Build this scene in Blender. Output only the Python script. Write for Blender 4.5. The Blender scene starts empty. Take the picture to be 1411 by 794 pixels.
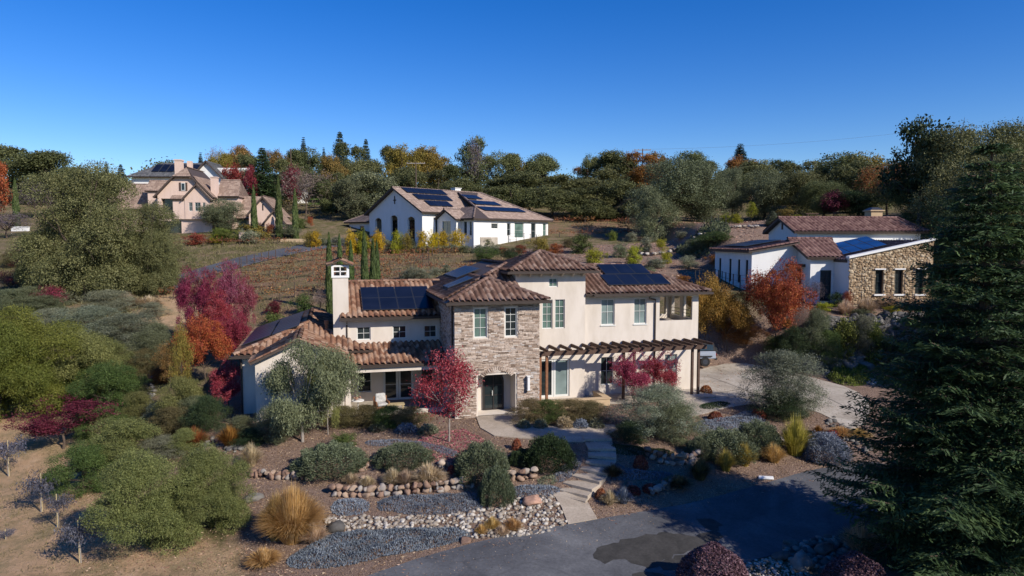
import bpy, bmesh, math, random
import numpy as np
from mathutils import Vector, Matrix
from mathutils.geometry import delaunay_2d_cdt
random.seed(5); RNG = np.random.default_rng(5)
R = math.radians
sc = bpy.context.scene
C = sc.collection
# ------------------------------------------------------------------ camera
F = 940.0; PT = R(4.0); CZ = 10.0
cam = bpy.data.cameras.new('camera'); cam.sensor_width = 36; cam.lens = 36 * F / 1411
cam.clip_end = 8000; cam.clip_start = 0.3
co = bpy.data.objects.new('camera', cam); C.objects.link(co)
co.location = (0, 0, CZ); co.rotation_euler = (R(90) - PT, 0, 0); sc.camera = co
def ray(px, py):
    a = (px - 705.5) / F; b = -(py - 397) / F
    return np.array([a, math.cos(PT) + b * math.sin(PT), b * math.cos(PT) - math.sin(PT)])
def at_z(px, py, z):
    r = ray(px, py); t = (z - CZ) / r[2]; return np.array([0, 0, CZ]) + t * r
def at_y(px, py, Y):
    r = ray(px, py); return np.array([0, 0, CZ]) + Y / r[1] * r
# house frame
HO = at_z(628, 577, 0); HA = R(15)
HU = np.array([math.cos(HA), math.sin(HA)]); HV = np.array([-math.sin(HA), math.cos(HA)])
def hw(u, v): p = HO[:2] + u * HU + v * HV; return p[0], p[1]
# ------------------------------------------------------------------ terrain
cp = []
def CPz(px, py, z): p = at_z(px, py, z); cp.append((p[0], p[1], z))
def CPy(px, py, Y): p = at_y(px, py, Y); cp.append((p[0], p[1], p[2]))
def CPw(x, y, z): cp.append((x, y, z))
for px, py, z in [(0,794,-2.3),(240,794,-2.0),(500,790,-1.8),(790,722,-1.45),(940,790,-1.75),(1200,790,-1.7),(1400,790,-1.7),
    (0,650,-1.9),(100,690,-1.9),(30,585,-1.1),(200,610,-1.0),(350,700,-1.5),(350,650,-1.0),(350,605,-.35),(470,700,-1.35),(640,690,-1.2),
    (470,655,-.75),(640,655,-.65),(600,610,-.15),(480,600,-.2),(690,585,0),(800,700,-1.25),(815,620,-.2),(830,590,-.05),(870,640,-.55),(960,645,-.85),
    (1060,657,-1.15),(1165,650,-1.15),(1000,600,-.45),(1100,600,-.55),(1190,560,-.3),(1000,520,0),(1120,530,-.05),(1040,503,.03),(985,501,.03),(1085,508,.05),(900,590,-.15),
    (313,560,0),(245,560,-.2),(180,580,-.6),(60,560,-1),(1000,740,-1.65),(700,760,-1.55)]: CPz(px, py, z)
for px, py, Y in [(140,415,67),(30,420,64),(300,435,63),(400,430,62),(430,395,72),(300,395,76),(430,340,98),(225,378,84),(560,345,95),
    (700,346,92),(620,332,103),(750,334,99),(800,352,86),(850,370,76),(940,377,72),(980,392,66),(1050,312,98),(930,332,92),(900,350,84),
    (230,470,56),(190,500,52),(100,480,53),(20,480,52),(1100,300,86),(1250,300,86),(1350,300,86),(320,322,106),(250,324,106),(300,336,100),(170,340,100),
    (40,345,95),(40,300,130),(10,272,150),(0,400,72),(460,290,128),(430,282,138),(540,284,132),(830,300,125),(800,320,110),(950,300,118),
    (750,282,142),(1000,292,125),(1200,290,112),(1050,395,60),(1010,440,58),(670,360,78),(560,385,68),(1100,418,58)]: CPy(px, py, Y)
for u, v in [(-12,1),(-12,8),(-12,14),(-6,1),(-6,14),(0,0),(5,0),(0,13),(9,1),(9,12),(17,3),(17,12),(17,8)]: x, y = hw(u, v); CPw(x, y, 0)
# terrace step of the right hand house
WX0, WX1 = 20.8, 46.0
def step(x, y):
    x = np.asarray(x, float); y = np.asarray(y, float)
    yl = 53.0 + 0.02 * (x - 28)
    k = np.clip((y - yl + 1.1) / 2.2, 0, 1); k = k * k * (3 - 2 * k)
    a = np.clip((x - WX0) / 4.0, 0, 1); a = a * a * (3 - 2 * a)
    return 2.9 * k * a
for px, z in [(1060,.15),(1150,.1),(1230,.05)]: p = at_z(px, 508, z); CPw(p[0], min(p[1], 51.5), z)
for x in (24, 30, 37, 45): CPw(x, 55.5, 4.45); CPw(x, 60, 4.6)
for x, y, z in [(22,36,-.7),(30,36,-.5),(30,20,-1.7),(50,30,0),(-30,20,-2.6),(-45,35,-1.5),(-45,55,1),(60,60,5),(45,75,9),(0,190,23),(-120,190,24),
    (120,190,22),(-170,120,16),(170,120,16),(-150,40,-2),(150,40,2),(0,12,-1.9),(20,14,-1.8),(0,400,26),(-300,400,26),(300,400,26),(-300,100,12),(300,100,12),(0,-60,-4),(-200,-60,-6),(200,-60,-4)]: CPw(x, y, z)
cp = np.array(cp)
def phi(d2): return np.sqrt(d2 + 2.0)
P = cp[:, :2]; zz = cp[:, 2] - step(P[:, 0], P[:, 1])
K = phi(((P[:, None, :] - P[None]) ** 2).sum(-1)); n = len(P)
A = np.zeros((n + 3, n + 3)); A[:n, :n] = K - 0.35 * np.eye(n); A[:n, n] = 1; A[:n, n+1:] = P; A[n, :n] = 1; A[n+1:, :n] = P.T
W = np.linalg.solve(A, np.concatenate([zz, [0, 0, 0]]))
def Hraw(x, y):
    x = np.asarray(x, float).ravel(); y = np.asarray(y, float).ravel(); out = np.empty_like(x)
    for i in range(0, len(x), 20000):
        q = np.stack([x[i:i+20000], y[i:i+20000]], 1)
        out[i:i+20000] = phi(((q[:, None, :] - P[None]) ** 2).sum(-1)) @ W[:n] + W[n] + q @ W[n+1:]
    return out + step(x, y)
def stretch(lo, hi, core0, core1, d, g):
    c = list(np.arange(core0, core1 + d / 2, d)); s = d; x = c[-1]
    while x < hi: s *= g; x += s; c.append(x)
    s = d; x = c[0]; pre = []
    while x > lo: s *= g; x -= s; pre.append(x)
    return np.array(pre[::-1] + c)
gx = stretch(-2500, 2500, -48, 48, .6, 1.09); gy = stretch(-300, 3500, 14, 72, .5, 1.06)
GX, GY = np.meshgrid(gx, gy)
rr = np.sqrt(GX ** 2 + (GY - 60) ** 2)
GZ = Hraw(np.clip(GX, -320, 320), np.clip(GY, -80, 420)).reshape(GX.shape)
far = np.clip((rr - 200) / 500, 0, 1); GZ = GZ * (1 - far) + (15 + 5 * np.sin(GX / 230) * np.cos(GY / 310)) * far
def H(x, y):
    x = np.asarray(x, float); y = np.asarray(y, float)
    i = np.clip(np.searchsorted(gx, x) - 1, 0, len(gx) - 2); j = np.clip(np.searchsorted(gy, y) - 1, 0, len(gy) - 2)
    a = (x - gx[i]) / (gx[i+1] - gx[i]); b = (y - gy[j]) / (gy[j+1] - gy[j])
    return (GZ[j, i] * (1-a) + GZ[j, i+1] * a) * (1-b) + (GZ[j+1, i] * (1-a) + GZ[j+1, i+1] * a) * b
def hit(px, py, tmin=12, tmax=300):
    r = ray(px, py); t = np.arange(tmin, tmax, .1)
    x = r[0] * t; y = r[1] * t; z = CZ + r[2] * t; h = H(x, y); k = np.nonzero(z < h)[0]
    k = k[0] if len(k) else len(t) - 1
    return np.array([x[k], y[k], float(h[k])])
# ------------------------------------------------------------------ materials
def mat(name):
    m = bpy.data.materials.new(name); m.use_nodes = True
    return m, m.node_tree.nodes, m.node_tree.links, m.node_tree.nodes['Principled BSDF']
def nd(N, t, **k):
    o = N.new(t)
    for a, b in k.items():
        if a == 'inp':
            for q, w in b.items(): o.inputs[q].default_value = w
        else: setattr(o, a, b)
    return o
def rgba(c): return (c[0], c[1], c[2], 1)
def ramp(N, stops, interp='LINEAR'):
    r = N.new('ShaderNodeValToRGB'); r.color_ramp.interpolation = interp; e = r.color_ramp.elements
    while len(e) < len(stops): e.new(.5)
    for i, (p, c) in enumerate(stops): e[i].position = p; e[i].color = rgba(c)
    return r
def plain(name, c, rough=.8, noise=.15, scale=3, bump=0, bscale=40, metal=0, spec=.3):
    m, N, L, B = mat(name); B.inputs['Roughness'].default_value = rough; B.inputs['Metallic'].default_value = metal
    B.inputs['Specular IOR Level'].default_value = spec
    tc = nd(N, 'ShaderNodeTexCoord'); no = nd(N, 'ShaderNodeTexNoise', inp={'Scale': scale, 'Detail': 6, 'Roughness': .65}); L.new(tc.outputs['Object'], no.inputs['Vector'])
    r = ramp(N, [(.25, [x * (1 - noise) for x in c]), (.75, [x * (1 + noise) for x in c])]); L.new(no.outputs['Fac'], r.inputs['Fac']); L.new(r.outputs['Color'], B.inputs['Base Color'])
    if bump:
        n2 = nd(N, 'ShaderNodeTexNoise', inp={'Scale': bscale, 'Detail': 4}); L.new(tc.outputs['Object'], n2.inputs['Vector'])
        b = nd(N, 'ShaderNodeBump', inp={'Strength': bump, 'Distance': .02}); L.new(n2.outputs['Fac'], b.inputs['Height']); L.new(b.outputs['Normal'], B.inputs['Normal'])
    return m
def foliage(name, c1, c2, c3=None, trans=.25, rough=.6):
    m, N, L, B = mat(name); a = nd(N, 'ShaderNodeAttribute', attribute_name='rnd'); oi = nd(N, 'ShaderNodeObjectInfo')
    r = ramp(N, [(0, c1), (.62, c2), (1, c3 or c2)]); L.new(a.outputs['Fac'], r.inputs['Fac'])
    hs = nd(N, 'ShaderNodeHueSaturation'); mr = nd(N, 'ShaderNodeMapRange', inp={'To Min': .8, 'To Max': 1.18}); L.new(oi.outputs['Random'], mr.inputs['Value']); L.new(mr.outputs['Result'], hs.inputs['Value'])
    mh = nd(N, 'ShaderNodeMapRange', inp={'To Min': .485, 'To Max': .515}); mu = nd(N, 'ShaderNodeMath', operation='MULTIPLY', inp={1: 7.31}); fr = nd(N, 'ShaderNodeMath', operation='FRACT')
    L.new(oi.outputs['Random'], mu.inputs[0]); L.new(mu.outputs[0], fr.inputs[0]); L.new(fr.outputs[0], mh.inputs['Value']); L.new(mh.outputs['Result'], hs.inputs['Hue'])
    L.new(r.outputs['Color'], hs.inputs['Color']); L.new(hs.outputs['Color'], B.inputs['Base Color']); B.inputs['Roughness'].default_value = rough; B.inputs['Specular IOR Level'].default_value = .25
    t = nd(N, 'ShaderNodeBsdfTranslucent'); L.new(hs.outputs['Color'], t.inputs['Color']); mx = nd(N, 'ShaderNodeMixShader', inp={0: trans})
    L.new(B.outputs[0], mx.inputs[1]); L.new(t.outputs[0], mx.inputs[2]); L.new(mx.outputs[0], N['Material Output'].inputs['Surface'])
    return m
def rndmat(name, stops, rough=.85, bump=.3, bscale=30, var=.25):
    """colour chosen per stone through the rnd attribute"""
    m, N, L, B = mat(name); a = nd(N, 'ShaderNodeAttribute', attribute_name='rnd'); r = ramp(N, stops); L.new(a.outputs['Fac'], r.inputs['Fac'])
    tc = nd(N, 'ShaderNodeTexCoord'); no = nd(N, 'ShaderNodeTexNoise', inp={'Scale': bscale * .4, 'Detail': 5}); L.new(tc.outputs['Object'], no.inputs['Vector'])
    hs = nd(N, 'ShaderNodeHueSaturation'); mr = nd(N, 'ShaderNodeMapRange', inp={'From Min': .3, 'From Max': .7, 'To Min': 1 - var, 'To Max': 1 + var}); L.new(no.outputs['Fac'], mr.inputs['Value']); L.new(mr.outputs['Result'], hs.inputs['Value']); L.new(r.outputs['Color'], hs.inputs['Color'])
    L.new(hs.outputs['Color'], B.inputs['Base Color']); B.inputs['Roughness'].default_value = rough; B.inputs['Specular IOR Level'].default_value = .25
    n2 = nd(N, 'ShaderNodeTexNoise', inp={'Scale': bscale, 'Detail': 4}); L.new(tc.outputs['Object'], n2.inputs['Vector'])
    b = nd(N, 'ShaderNodeBump', inp={'Strength': bump, 'Distance': .03}); L.new(n2.outputs['Fac'], b.inputs['Height']); L.new(b.outputs['Normal'], B.inputs['Normal'])
    return m
def tilemat(name, stops, w=.33, c=.42):
    m, N, L, B = mat(name); uv = nd(N, 'ShaderNodeUVMap', uv_map='UVMap'); sp = nd(N, 'ShaderNodeSeparateXYZ'); L.new(uv.outputs[0], sp.inputs[0])
    cmb = nd(N, 'ShaderNodeCombineXYZ')
    for k, s in ((0, w), (1, c)):
        d = nd(N, 'ShaderNodeMath', operation='DIVIDE', inp={1: s}); f = nd(N, 'ShaderNodeMath', operation='FLOOR'); L.new(sp.outputs[k], d.inputs[0]); L.new(d.outputs[0], f.inputs[0]); L.new(f.outputs[0], cmb.inputs[k])
    wn = nd(N, 'ShaderNodeTexWhiteNoise', noise_dimensions='2D'); L.new(cmb.outputs[0], wn.inputs['Vector'])
    r = ramp(N, stops); L.new(wn.outputs['Value'], r.inputs['Fac'])
    tc = nd(N, 'ShaderNodeTexCoord'); no = nd(N, 'ShaderNodeTexNoise', inp={'Scale': 5, 'Detail': 8, 'Roughness': .7}); L.new(tc.outputs['Object'], no.inputs['Vector'])
    mr = nd(N, 'ShaderNodeMapRange', inp={'From Min': .3, 'From Max': .7, 'To Min': .68, 'To Max': 1.25}); L.new(no.outputs['Fac'], mr.inputs['Value'])
    hs = nd(N, 'ShaderNodeHueSaturation'); L.new(mr.outputs['Result'], hs.inputs['Value']); L.new(r.outputs['Color'], hs.inputs['Color']); L.new(hs.outputs['Color'], B.inputs['Base Color'])
    B.inputs['Roughness'].default_value = .85; B.inputs['Specular IOR Level'].default_value = .2
    n2 = nd(N, 'ShaderNodeTexNoise', inp={'Scale': 45}); L.new(tc.outputs['Object'], n2.inputs['Vector']); b = nd(N, 'ShaderNodeBump', inp={'Strength': .3, 'Distance': .01}); L.new(n2.outputs['Fac'], b.inputs['Height']); L.new(b.outputs['Normal'], B.inputs['Normal'])
    return m
def glassmat(name, c, rough=.08):
    m, N, L, B = mat(name); tc = nd(N, 'ShaderNodeTexCoord'); no = nd(N, 'ShaderNodeTexNoise', inp={'Scale': .9, 'Detail': 2}); L.new(tc.outputs['Object'], no.inputs['Vector'])
    r = ramp(N, [(.3, [x * .7 for x in c]), (.7, [x * 1.3 for x in c])]); L.new(no.outputs['Fac'], r.inputs['Fac']); L.new(r.outputs['Color'], B.inputs['Base Color']); B.inputs['Roughness'].default_value = rough; B.inputs['Specular IOR Level'].default_value = .6 if rough < .28 else .3
    b = nd(N, 'ShaderNodeBump', inp={'Strength': .03, 'Distance': .05}); L.new(no.outputs['Fac'], b.inputs['Height']); L.new(b.outputs['Normal'], B.inputs['Normal'])
    return m
M = {}
def stucco(name, c, streak=.1):
    m, N, L, B = mat(name); tc = nd(N, 'ShaderNodeTexCoord'); mp = nd(N, 'ShaderNodeMapping', inp={'Scale': (1.1, 1.1, .35)}); L.new(tc.outputs['Object'], mp.inputs['Vector'])
    no = nd(N, 'ShaderNodeTexNoise', inp={'Scale': 1.3, 'Detail': 8, 'Roughness': .6}); L.new(mp.outputs[0], no.inputs['Vector'])
    r = ramp(N, [(.3, [c[0]*(1-streak), c[1]*(1-streak*1.1), c[2]*(1-streak*1.3)]), (.6, c)]); L.new(no.outputs['Fac'], r.inputs['Fac']); L.new(r.outputs['Color'], B.inputs['Base Color']); B.inputs['Roughness'].default_value = .95; B.inputs['Specular IOR Level'].default_value = .1
    n2 = nd(N, 'ShaderNodeTexNoise', inp={'Scale': 60, 'Detail': 3}); L.new(tc.outputs['Object'], n2.inputs['Vector']); b = nd(N, 'ShaderNodeBump', inp={'Strength': .25, 'Distance': .01}); L.new(n2.outputs['Fac'], b.inputs['Height']); L.new(b.outputs['Normal'], B.inputs['Normal'])
    return m
M['cream'] = stucco('cream_stucco', (.64, .57, .49), .15); M['white'] = stucco('white_stucco', (.74, .73, .70), .07); M['pink'] = stucco('blush_stucco', (.64, .48, .395)); M['tan'] = stucco('tan_stucco', (.50, .37, .23))
M['frame'] = plain('painted_frame', (.62, .62, .58), .5, .05); M['darkframe'] = plain('dark_bronze_metal', (.035, .03, .028), .4, .1)
M['fascia'] = plain('brown_fascia', (.075, .055, .045), .7, .2); M['wood'] = plain('brown_stained_wood', (.085, .05, .035), .75, .35, 6, .4); M['lightwood'] = plain('cedar_wood', (.22, .10, .05), .7, .3, 6, .4)
M['glass'] = glassmat('window_glass', (.02, .028, .03)); M['teal'] = glassmat('teal_reflecting_glass', (.10, .155, .13), .15); M['curtain'] = glassmat('curtained_glass', (.17, .22, .21), .2)
M['gutter'] = plain('gutter_brown', (.05, .037, .03), .5, .1)
M['tile'] = tilemat('barrel_tile', [(0, (.13,.065,.045)), (.3, (.23,.10,.06)), (.55, (.27,.145,.09)), (.8, (.34,.20,.13)), (1, (.38,.25,.18))])
M['tile_or'] = tilemat('barrel_tile_orange', [(0, (.12,.06,.038)), (.35, (.19,.092,.055)), (.6, (.235,.13,.08)), (.85, (.28,.175,.12)), (1, (.34,.235,.17))])
M['tile_br'] = tilemat('barrel_tile_brown', [(0, (.085,.048,.036)), (.35, (.13,.072,.053)), (.6, (.16,.095,.072)), (.85, (.20,.13,.10)), (1, (.25,.175,.14))])
M['tile3'] = tilemat('mauve_tile', [(0, (.10,.05,.045)), (.5, (.155,.085,.075)), (1, (.24,.145,.12))], .4, .42)
M['tile2'] = tilemat('flat_taupe_tile', [(0, (.20,.145,.12)), (.5, (.26,.19,.155)), (1, (.33,.25,.21))], .33, .4)
M['tile1'] = tilemat('flat_tan_tile', [(0, (.23,.16,.125)), (.5, (.30,.21,.165)), (1, (.38,.28,.22))], .4, .45)
M['shingle'] = tilemat('grey_shingle', [(0, (.07,.075,.08)), (.5, (.10,.10,.11)), (1, (.15,.15,.15))], .4, .4)
M['pv'] = glassmat('solar_cell', (.008, .010, .018), .3); M['pvframe'] = plain('panel_frame', (.05, .055, .065), .45, .05, metal=.3)
M['pvsky'] = glassmat('sky_tinted_solar_cell', (.015, .05, .15), .15)  # sky reflection put into the cell colour as blue
M['ledger'] = rndmat('ledger_stone', [(0, (.15,.105,.075)), (.25, (.32,.235,.175)), (.5, (.42,.33,.26)), (.75, (.52,.425,.345)), (.9, (.38,.34,.31)), (1, (.58,.51,.43))])
M['rubble'] = rndmat('tan_field_stone', [(0, (.19,.125,.07)), (.4, (.30,.21,.125)), (.75, (.37,.275,.17)), (1, (.44,.36,.25))], bscale=12)
M['rock'] = rndmat('garden_rock', [(0, (.15,.09,.065)), (.3, (.26,.165,.115)), (.6, (.31,.22,.155)), (.85, (.26,.235,.21)), (1, (.38,.30,.23))], bscale=14)
M['redrock'] = rndmat('reddish_boulder', [(0, (.27,.15,.10)), (1, (.40,.24,.17))], bscale=6)
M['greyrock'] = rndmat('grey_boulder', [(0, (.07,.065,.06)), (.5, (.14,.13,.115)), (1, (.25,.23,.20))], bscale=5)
M['cobble'] = rndmat('pale_cobble', [(0, (.17,.13,.10)), (.35, (.27,.225,.175)), (.7, (.36,.32,.27)), (1, (.50,.46,.40))], bscale=20)
M['bark'] = plain('bark', (.09, .065, .048), .9, .4, 12, .6, 30); M['palebark'] = plain('pale_bark', (.27, .235, .20), .9, .3, 12, .4, 30); M['stake'] = plain('pale_wood_stake', (.45, .36, .2), .8, .2)
FO = {
 'oak': foliage('oak_leaves', (0.054,0.065,0.024), (0.155,0.159,0.061), (0.270,0.257,0.109)),
 'oakdark': foliage('dark_oak_leaves', (0.052,0.065,0.025), (0.131,0.142,0.052), (0.232,0.232,0.091)),
 'olive': foliage('olive_leaves', (0.072,0.086,0.042), (0.163,0.179,0.091), (0.273,0.286,0.164)),
 'greyolive': foliage('grey_olive_leaves', (.10,.115,.07), (.20,.22,.14), (.31,.33,.23)),
 'willow': foliage('feathery_green_leaves', (0.075,0.090,0.025), (0.194,0.200,0.062), (0.325,0.312,0.113)),
 'bright': foliage('bright_green_leaves', (.06,.075,.012), (.155,.175,.03), (.25,.255,.06)),
 'lime': foliage('lime_leaves', (0.130,0.150,0.009), (0.280,0.280,0.018), (0.420,0.380,0.036)),
 'yellow': foliage('yellow_leaves', (0.220,0.160,0.009), (0.500,0.340,0.013), (0.620,0.460,0.036)),
 'green': foliage('green_leaves', (0.033,0.053,0.013), (0.083,0.120,0.030), (0.180,0.225,0.061)),
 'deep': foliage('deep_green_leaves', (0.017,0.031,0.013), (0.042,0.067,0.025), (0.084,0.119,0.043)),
 'conifer': foliage('conifer_needles', (.018,.036,.015), (.055,.092,.034), (.13,.185,.065), .25),
 'firblue': foliage('blue_fir_needles', (0.026,0.042,0.033), (0.058,0.091,0.068), (0.098,0.130,0.099), .1),
 'cypress': foliage('cypress_needles', (0.030,0.050,0.015), (0.074,0.106,0.030), (0.132,0.168,0.054), .1),
 'magenta': foliage('magenta_leaves', (.08,.006,.02), (.22,.022,.055), (.38,.11,.15)),
 'pink': foliage('dusty_pink_leaves', (.12,.015,.035), (.26,.055,.085), (.42,.22,.24)),
 'crimson': foliage('crimson_leaves', (0.130,0.010,0.018), (0.300,0.035,0.054), (0.500,0.190,0.198)),
 'maroon': foliage('maroon_leaves', (0.045,0.006,0.013), (0.110,0.016,0.029), (0.200,0.040,0.054)),
 'redmaple': foliage('red_maple_leaves', (0.120,0.010,0.018), (0.250,0.030,0.041), (0.340,0.090,0.072)),
 'orange': foliage('orange_leaves', (.14,.02,.012), (.32,.06,.025), (.40,.13,.05)),
 'flame': foliage('flame_red_orange_leaves', (.16,.02,.014), (.38,.06,.03), (.48,.19,.05)),
 'rust': foliage('rust_leaves', (0.120,0.042,0.013), (0.288,0.108,0.027), (0.396,0.204,0.054)),
 'gold': foliage('golden_brown_leaves', (0.112,0.100,0.020), (0.263,0.206,0.039), (0.425,0.312,0.068)),
 'autumn': foliage('mixed_autumn_leaves', (.07,.065,.02), (.22,.14,.04), (.36,.19,.06)),
 'goldorange': foliage('golden_orange_leaves', (.12,.075,.018), (.30,.155,.032), (.46,.20,.05)),
 'twig': foliage('bare_twigs', (0.091,0.065,0.053), (0.195,0.143,0.117), (0.325,0.247,0.205), .05),
 'mauve': foliage('mauve_twigs', (0.060,0.045,0.050), (0.130,0.100,0.108), (0.220,0.170,0.171), .05),
 'blue': foliage('blue_grey_drooping_leaves', (0.035,0.035,0.050), (0.085,0.085,0.113), (0.160,0.160,0.198), .1),
 'catmint': foliage('blue_grey_mat_leaves', (.095,.11,.135), (.20,.225,.265), (.33,.36,.40), .1),
 'rosemary': foliage('rosemary_leaves', (.065,.08,.04), (.13,.15,.082), (.21,.235,.145), .15),
 'sage': foliage('sage_shrub_leaves', (0.103,0.109,0.062), (0.196,0.201,0.124), (0.310,0.310,0.207), .1),
 'brownshrub': foliage('brownish_shrub_leaves', (0.056,0.048,0.020), (0.133,0.105,0.044), (0.210,0.168,0.076), .1),
 'redshrub': foliage('red_shrub_leaves', (0.120,0.020,0.013), (0.250,0.060,0.032), (0.330,0.120,0.054), .1),
 'plum': foliage('plum_shrub_leaves', (0.042,0.022,0.026), (0.108,0.054,0.067), (0.204,0.120,0.135), .1),
 'tan': foliage('tan_grass_blades', (.34,.24,.13), (.60,.45,.28), (.76,.63,.45), .35),
 'amber': foliage('amber_grass_blades', (.36,.21,.065), (.60,.38,.13), (.72,.52,.25), .35),
 'fieldgrass': foliage('field_grass_blades', (0.090,0.085,0.032), (0.190,0.155,0.063), (0.300,0.240,0.117), .2),
 'yellowgrass': foliage('yellow_green_grass_blades', (.22,.18,.03), (.46,.37,.07), (.62,.48,.14), .35),
 'vine': foliage('dry_vine_leaves', (0.120,0.040,0.018), (0.260,0.100,0.041), (0.380,0.190,0.072), .1),
 'vinegreen': foliage('fading_vine_leaves', (0.100,0.080,0.032), (0.200,0.160,0.059), (0.300,0.230,0.081), .1),
 'litter': foliage('leaf_litter', (0.170,0.090,0.054), (0.340,0.210,0.135), (0.520,0.380,0.261), .05),
 'pinklitter': foliage('fallen_red_leaves', (0.220,0.040,0.045), (0.360,0.100,0.099), (0.500,0.240,0.207), .05),
}
# ------------------------------------------------------------------ object helpers
def tag(o, label=None, cat=None, group=None, kind=None):
    if label: o['label'] = label
    if cat: o['category'] = cat
    if group: o['group'] = group
    if kind: o['kind'] = kind
    return o
def empty(name, loc=(0, 0, 0), rz=0, label=None, cat=None, group=None):
    o = bpy.data.objects.new(name, None); C.objects.link(o); o.location = loc; o.rotation_euler = (0, 0, rz); o.empty_display_size = .3
    return tag(o, label, cat, group)
def mk(name, me, mats, parent=None, smooth=False):
    o = bpy.data.objects.new(name, me); C.objects.link(o)
    for m in (mats if isinstance(mats, (list, tuple)) else [mats]): me.materials.append(m)
    if parent: o.parent = parent
    if smooth: me.polygons.foreach_set('use_smooth', [True] * len(me.polygons))
    return o
def mesh_np(name, V, Fc, rnd=None):
    """V (n,3), Fc (m,k) index array of equal sized faces"""
    me = bpy.data.meshes.new(name); V = np.asarray(V, np.float32); Fc = np.asarray(Fc, np.int32); m, k = Fc.shape
    me.vertices.add(len(V)); me.vertices.foreach_set('co', V.ravel()); me.loops.add(m * k); me.loops.foreach_set('vertex_index', Fc.ravel())
    me.polygons.add(m); me.polygons.foreach_set('loop_start', np.arange(0, m * k, k, dtype=np.int32)); me.polygons.foreach_set('loop_total', np.full(m, k, np.int32))
    if rnd is not None:
        a = me.attributes.new('rnd', 'FLOAT', 'FACE'); a.data.foreach_set('value', np.asarray(rnd, np.float32))
    me.update(calc_edges=True); return me
class MB:
    def __init__(s): s.v = []; s.f = []; s.r = []; s.m = []
    def poly(s, pts, m=0, r=None):
        i = len(s.v); s.v += [tuple(p) for p in pts]; s.f.append(tuple(range(i, i + len(pts)))); s.r.append(random.random() if r is None else r); s.m.append(m)
    def hexa(s, c, m=0, r=None):
        i = len(s.v); s.v += [tuple(p) for p in c]; r = random.random() if r is None else r
        for q in ((0,3,2,1),(4,5,6,7),(0,1,5,4),(1,2,6,5),(2,3,7,6),(3,0,4,7)): s.f.append(tuple(i + a for a in q)); s.r.append(r); s.m.append(m)
    def box(s, x0, x1, y0, y1, z0, z1, m=0, r=None):
        s.hexa([(x0,y0,z0),(x1,y0,z0),(x1,y1,z0),(x0,y1,z0),(x0,y0,z1),(x1,y0,z1),(x1,y1,z1),(x0,y1,z1)], m, r)
    def bar(s, a, b, w, h, m=0, up=(0, 0, 1)):
        a = Vector(a); b = Vector(b); d = (b - a).normalized(); u = Vector(up)
        if abs(d.dot(u)) > .98: u = Vector((0, 1, 0))
        sx = d.cross(u).normalized() * w / 2; sy = sx.cross(d).normalized() * h / 2
        s.hexa([a-sx-sy, a+sx-sy, a+sx+sy, a-sx+sy, b-sx-sy, b+sx-sy, b+sx+sy, b-sx+sy], m)
    def tube(s, pts, rad, n=8, m=0, cap=True):
        rings = []; pts = [Vector(p) for p in pts]
        for i, p in enumerate(pts):
            d = (pts[min(i+1, len(pts)-1)] - pts[max(i-1, 0)]).normalized(); a = d.orthogonal().normalized(); b = d.cross(a)
            j = len(s.v); rad_i = rad[i] if hasattr(rad, '__len__') else rad
            s.v += [tuple(p + (a * math.cos(t) + b * math.sin(t)) * rad_i) for t in [2 * math.pi * k / n for k in range(n)]]; rings.append(j)
        r = random.random()
        for q in range(len(rings) - 1):
            for k in range(n): s.f.append((rings[q]+k, rings[q]+(k+1) % n, rings[q+1]+(k+1) % n, rings[q+1]+k)); s.r.append(r); s.m.append(m)
        if cap:
            s.f.append(tuple(rings[0]+k for k in range(n))[::-1]); s.f.append(tuple(rings[-1]+k for k in range(n))); s.r += [r, r]; s.m += [m, m]
    def build(s, name, mats, parent=None, smooth=False, bevel=0):
        me = bpy.data.meshes.new(name); me.from_pydata(s.v, [], s.f); a = me.attributes.new('rnd', 'FLOAT', 'FACE'); a.data.foreach_set('value', s.r)
        me.polygons.foreach_set('material_index', s.m); me.update()
        o = mk(name, me, mats, parent, smooth)
        if bevel: b = o.modifiers.new('bevel', 'BEVEL'); b.width = bevel; b.segments = 2; b.limit_method = 'ANGLE'
        return o
def ico(sub=1):
    bm = bmesh.new(); bmesh.ops.create_icosphere(bm, subdivisions=sub, radius=1); V = np.array([v.co[:] for v in bm.verts]); Fc = np.array([[v.index for v in f.verts] for f in bm.faces]); bm.free(); return V, Fc
ICO1, ICO2, ICO3 = ico(1), ico(2), ico(3)
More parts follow.
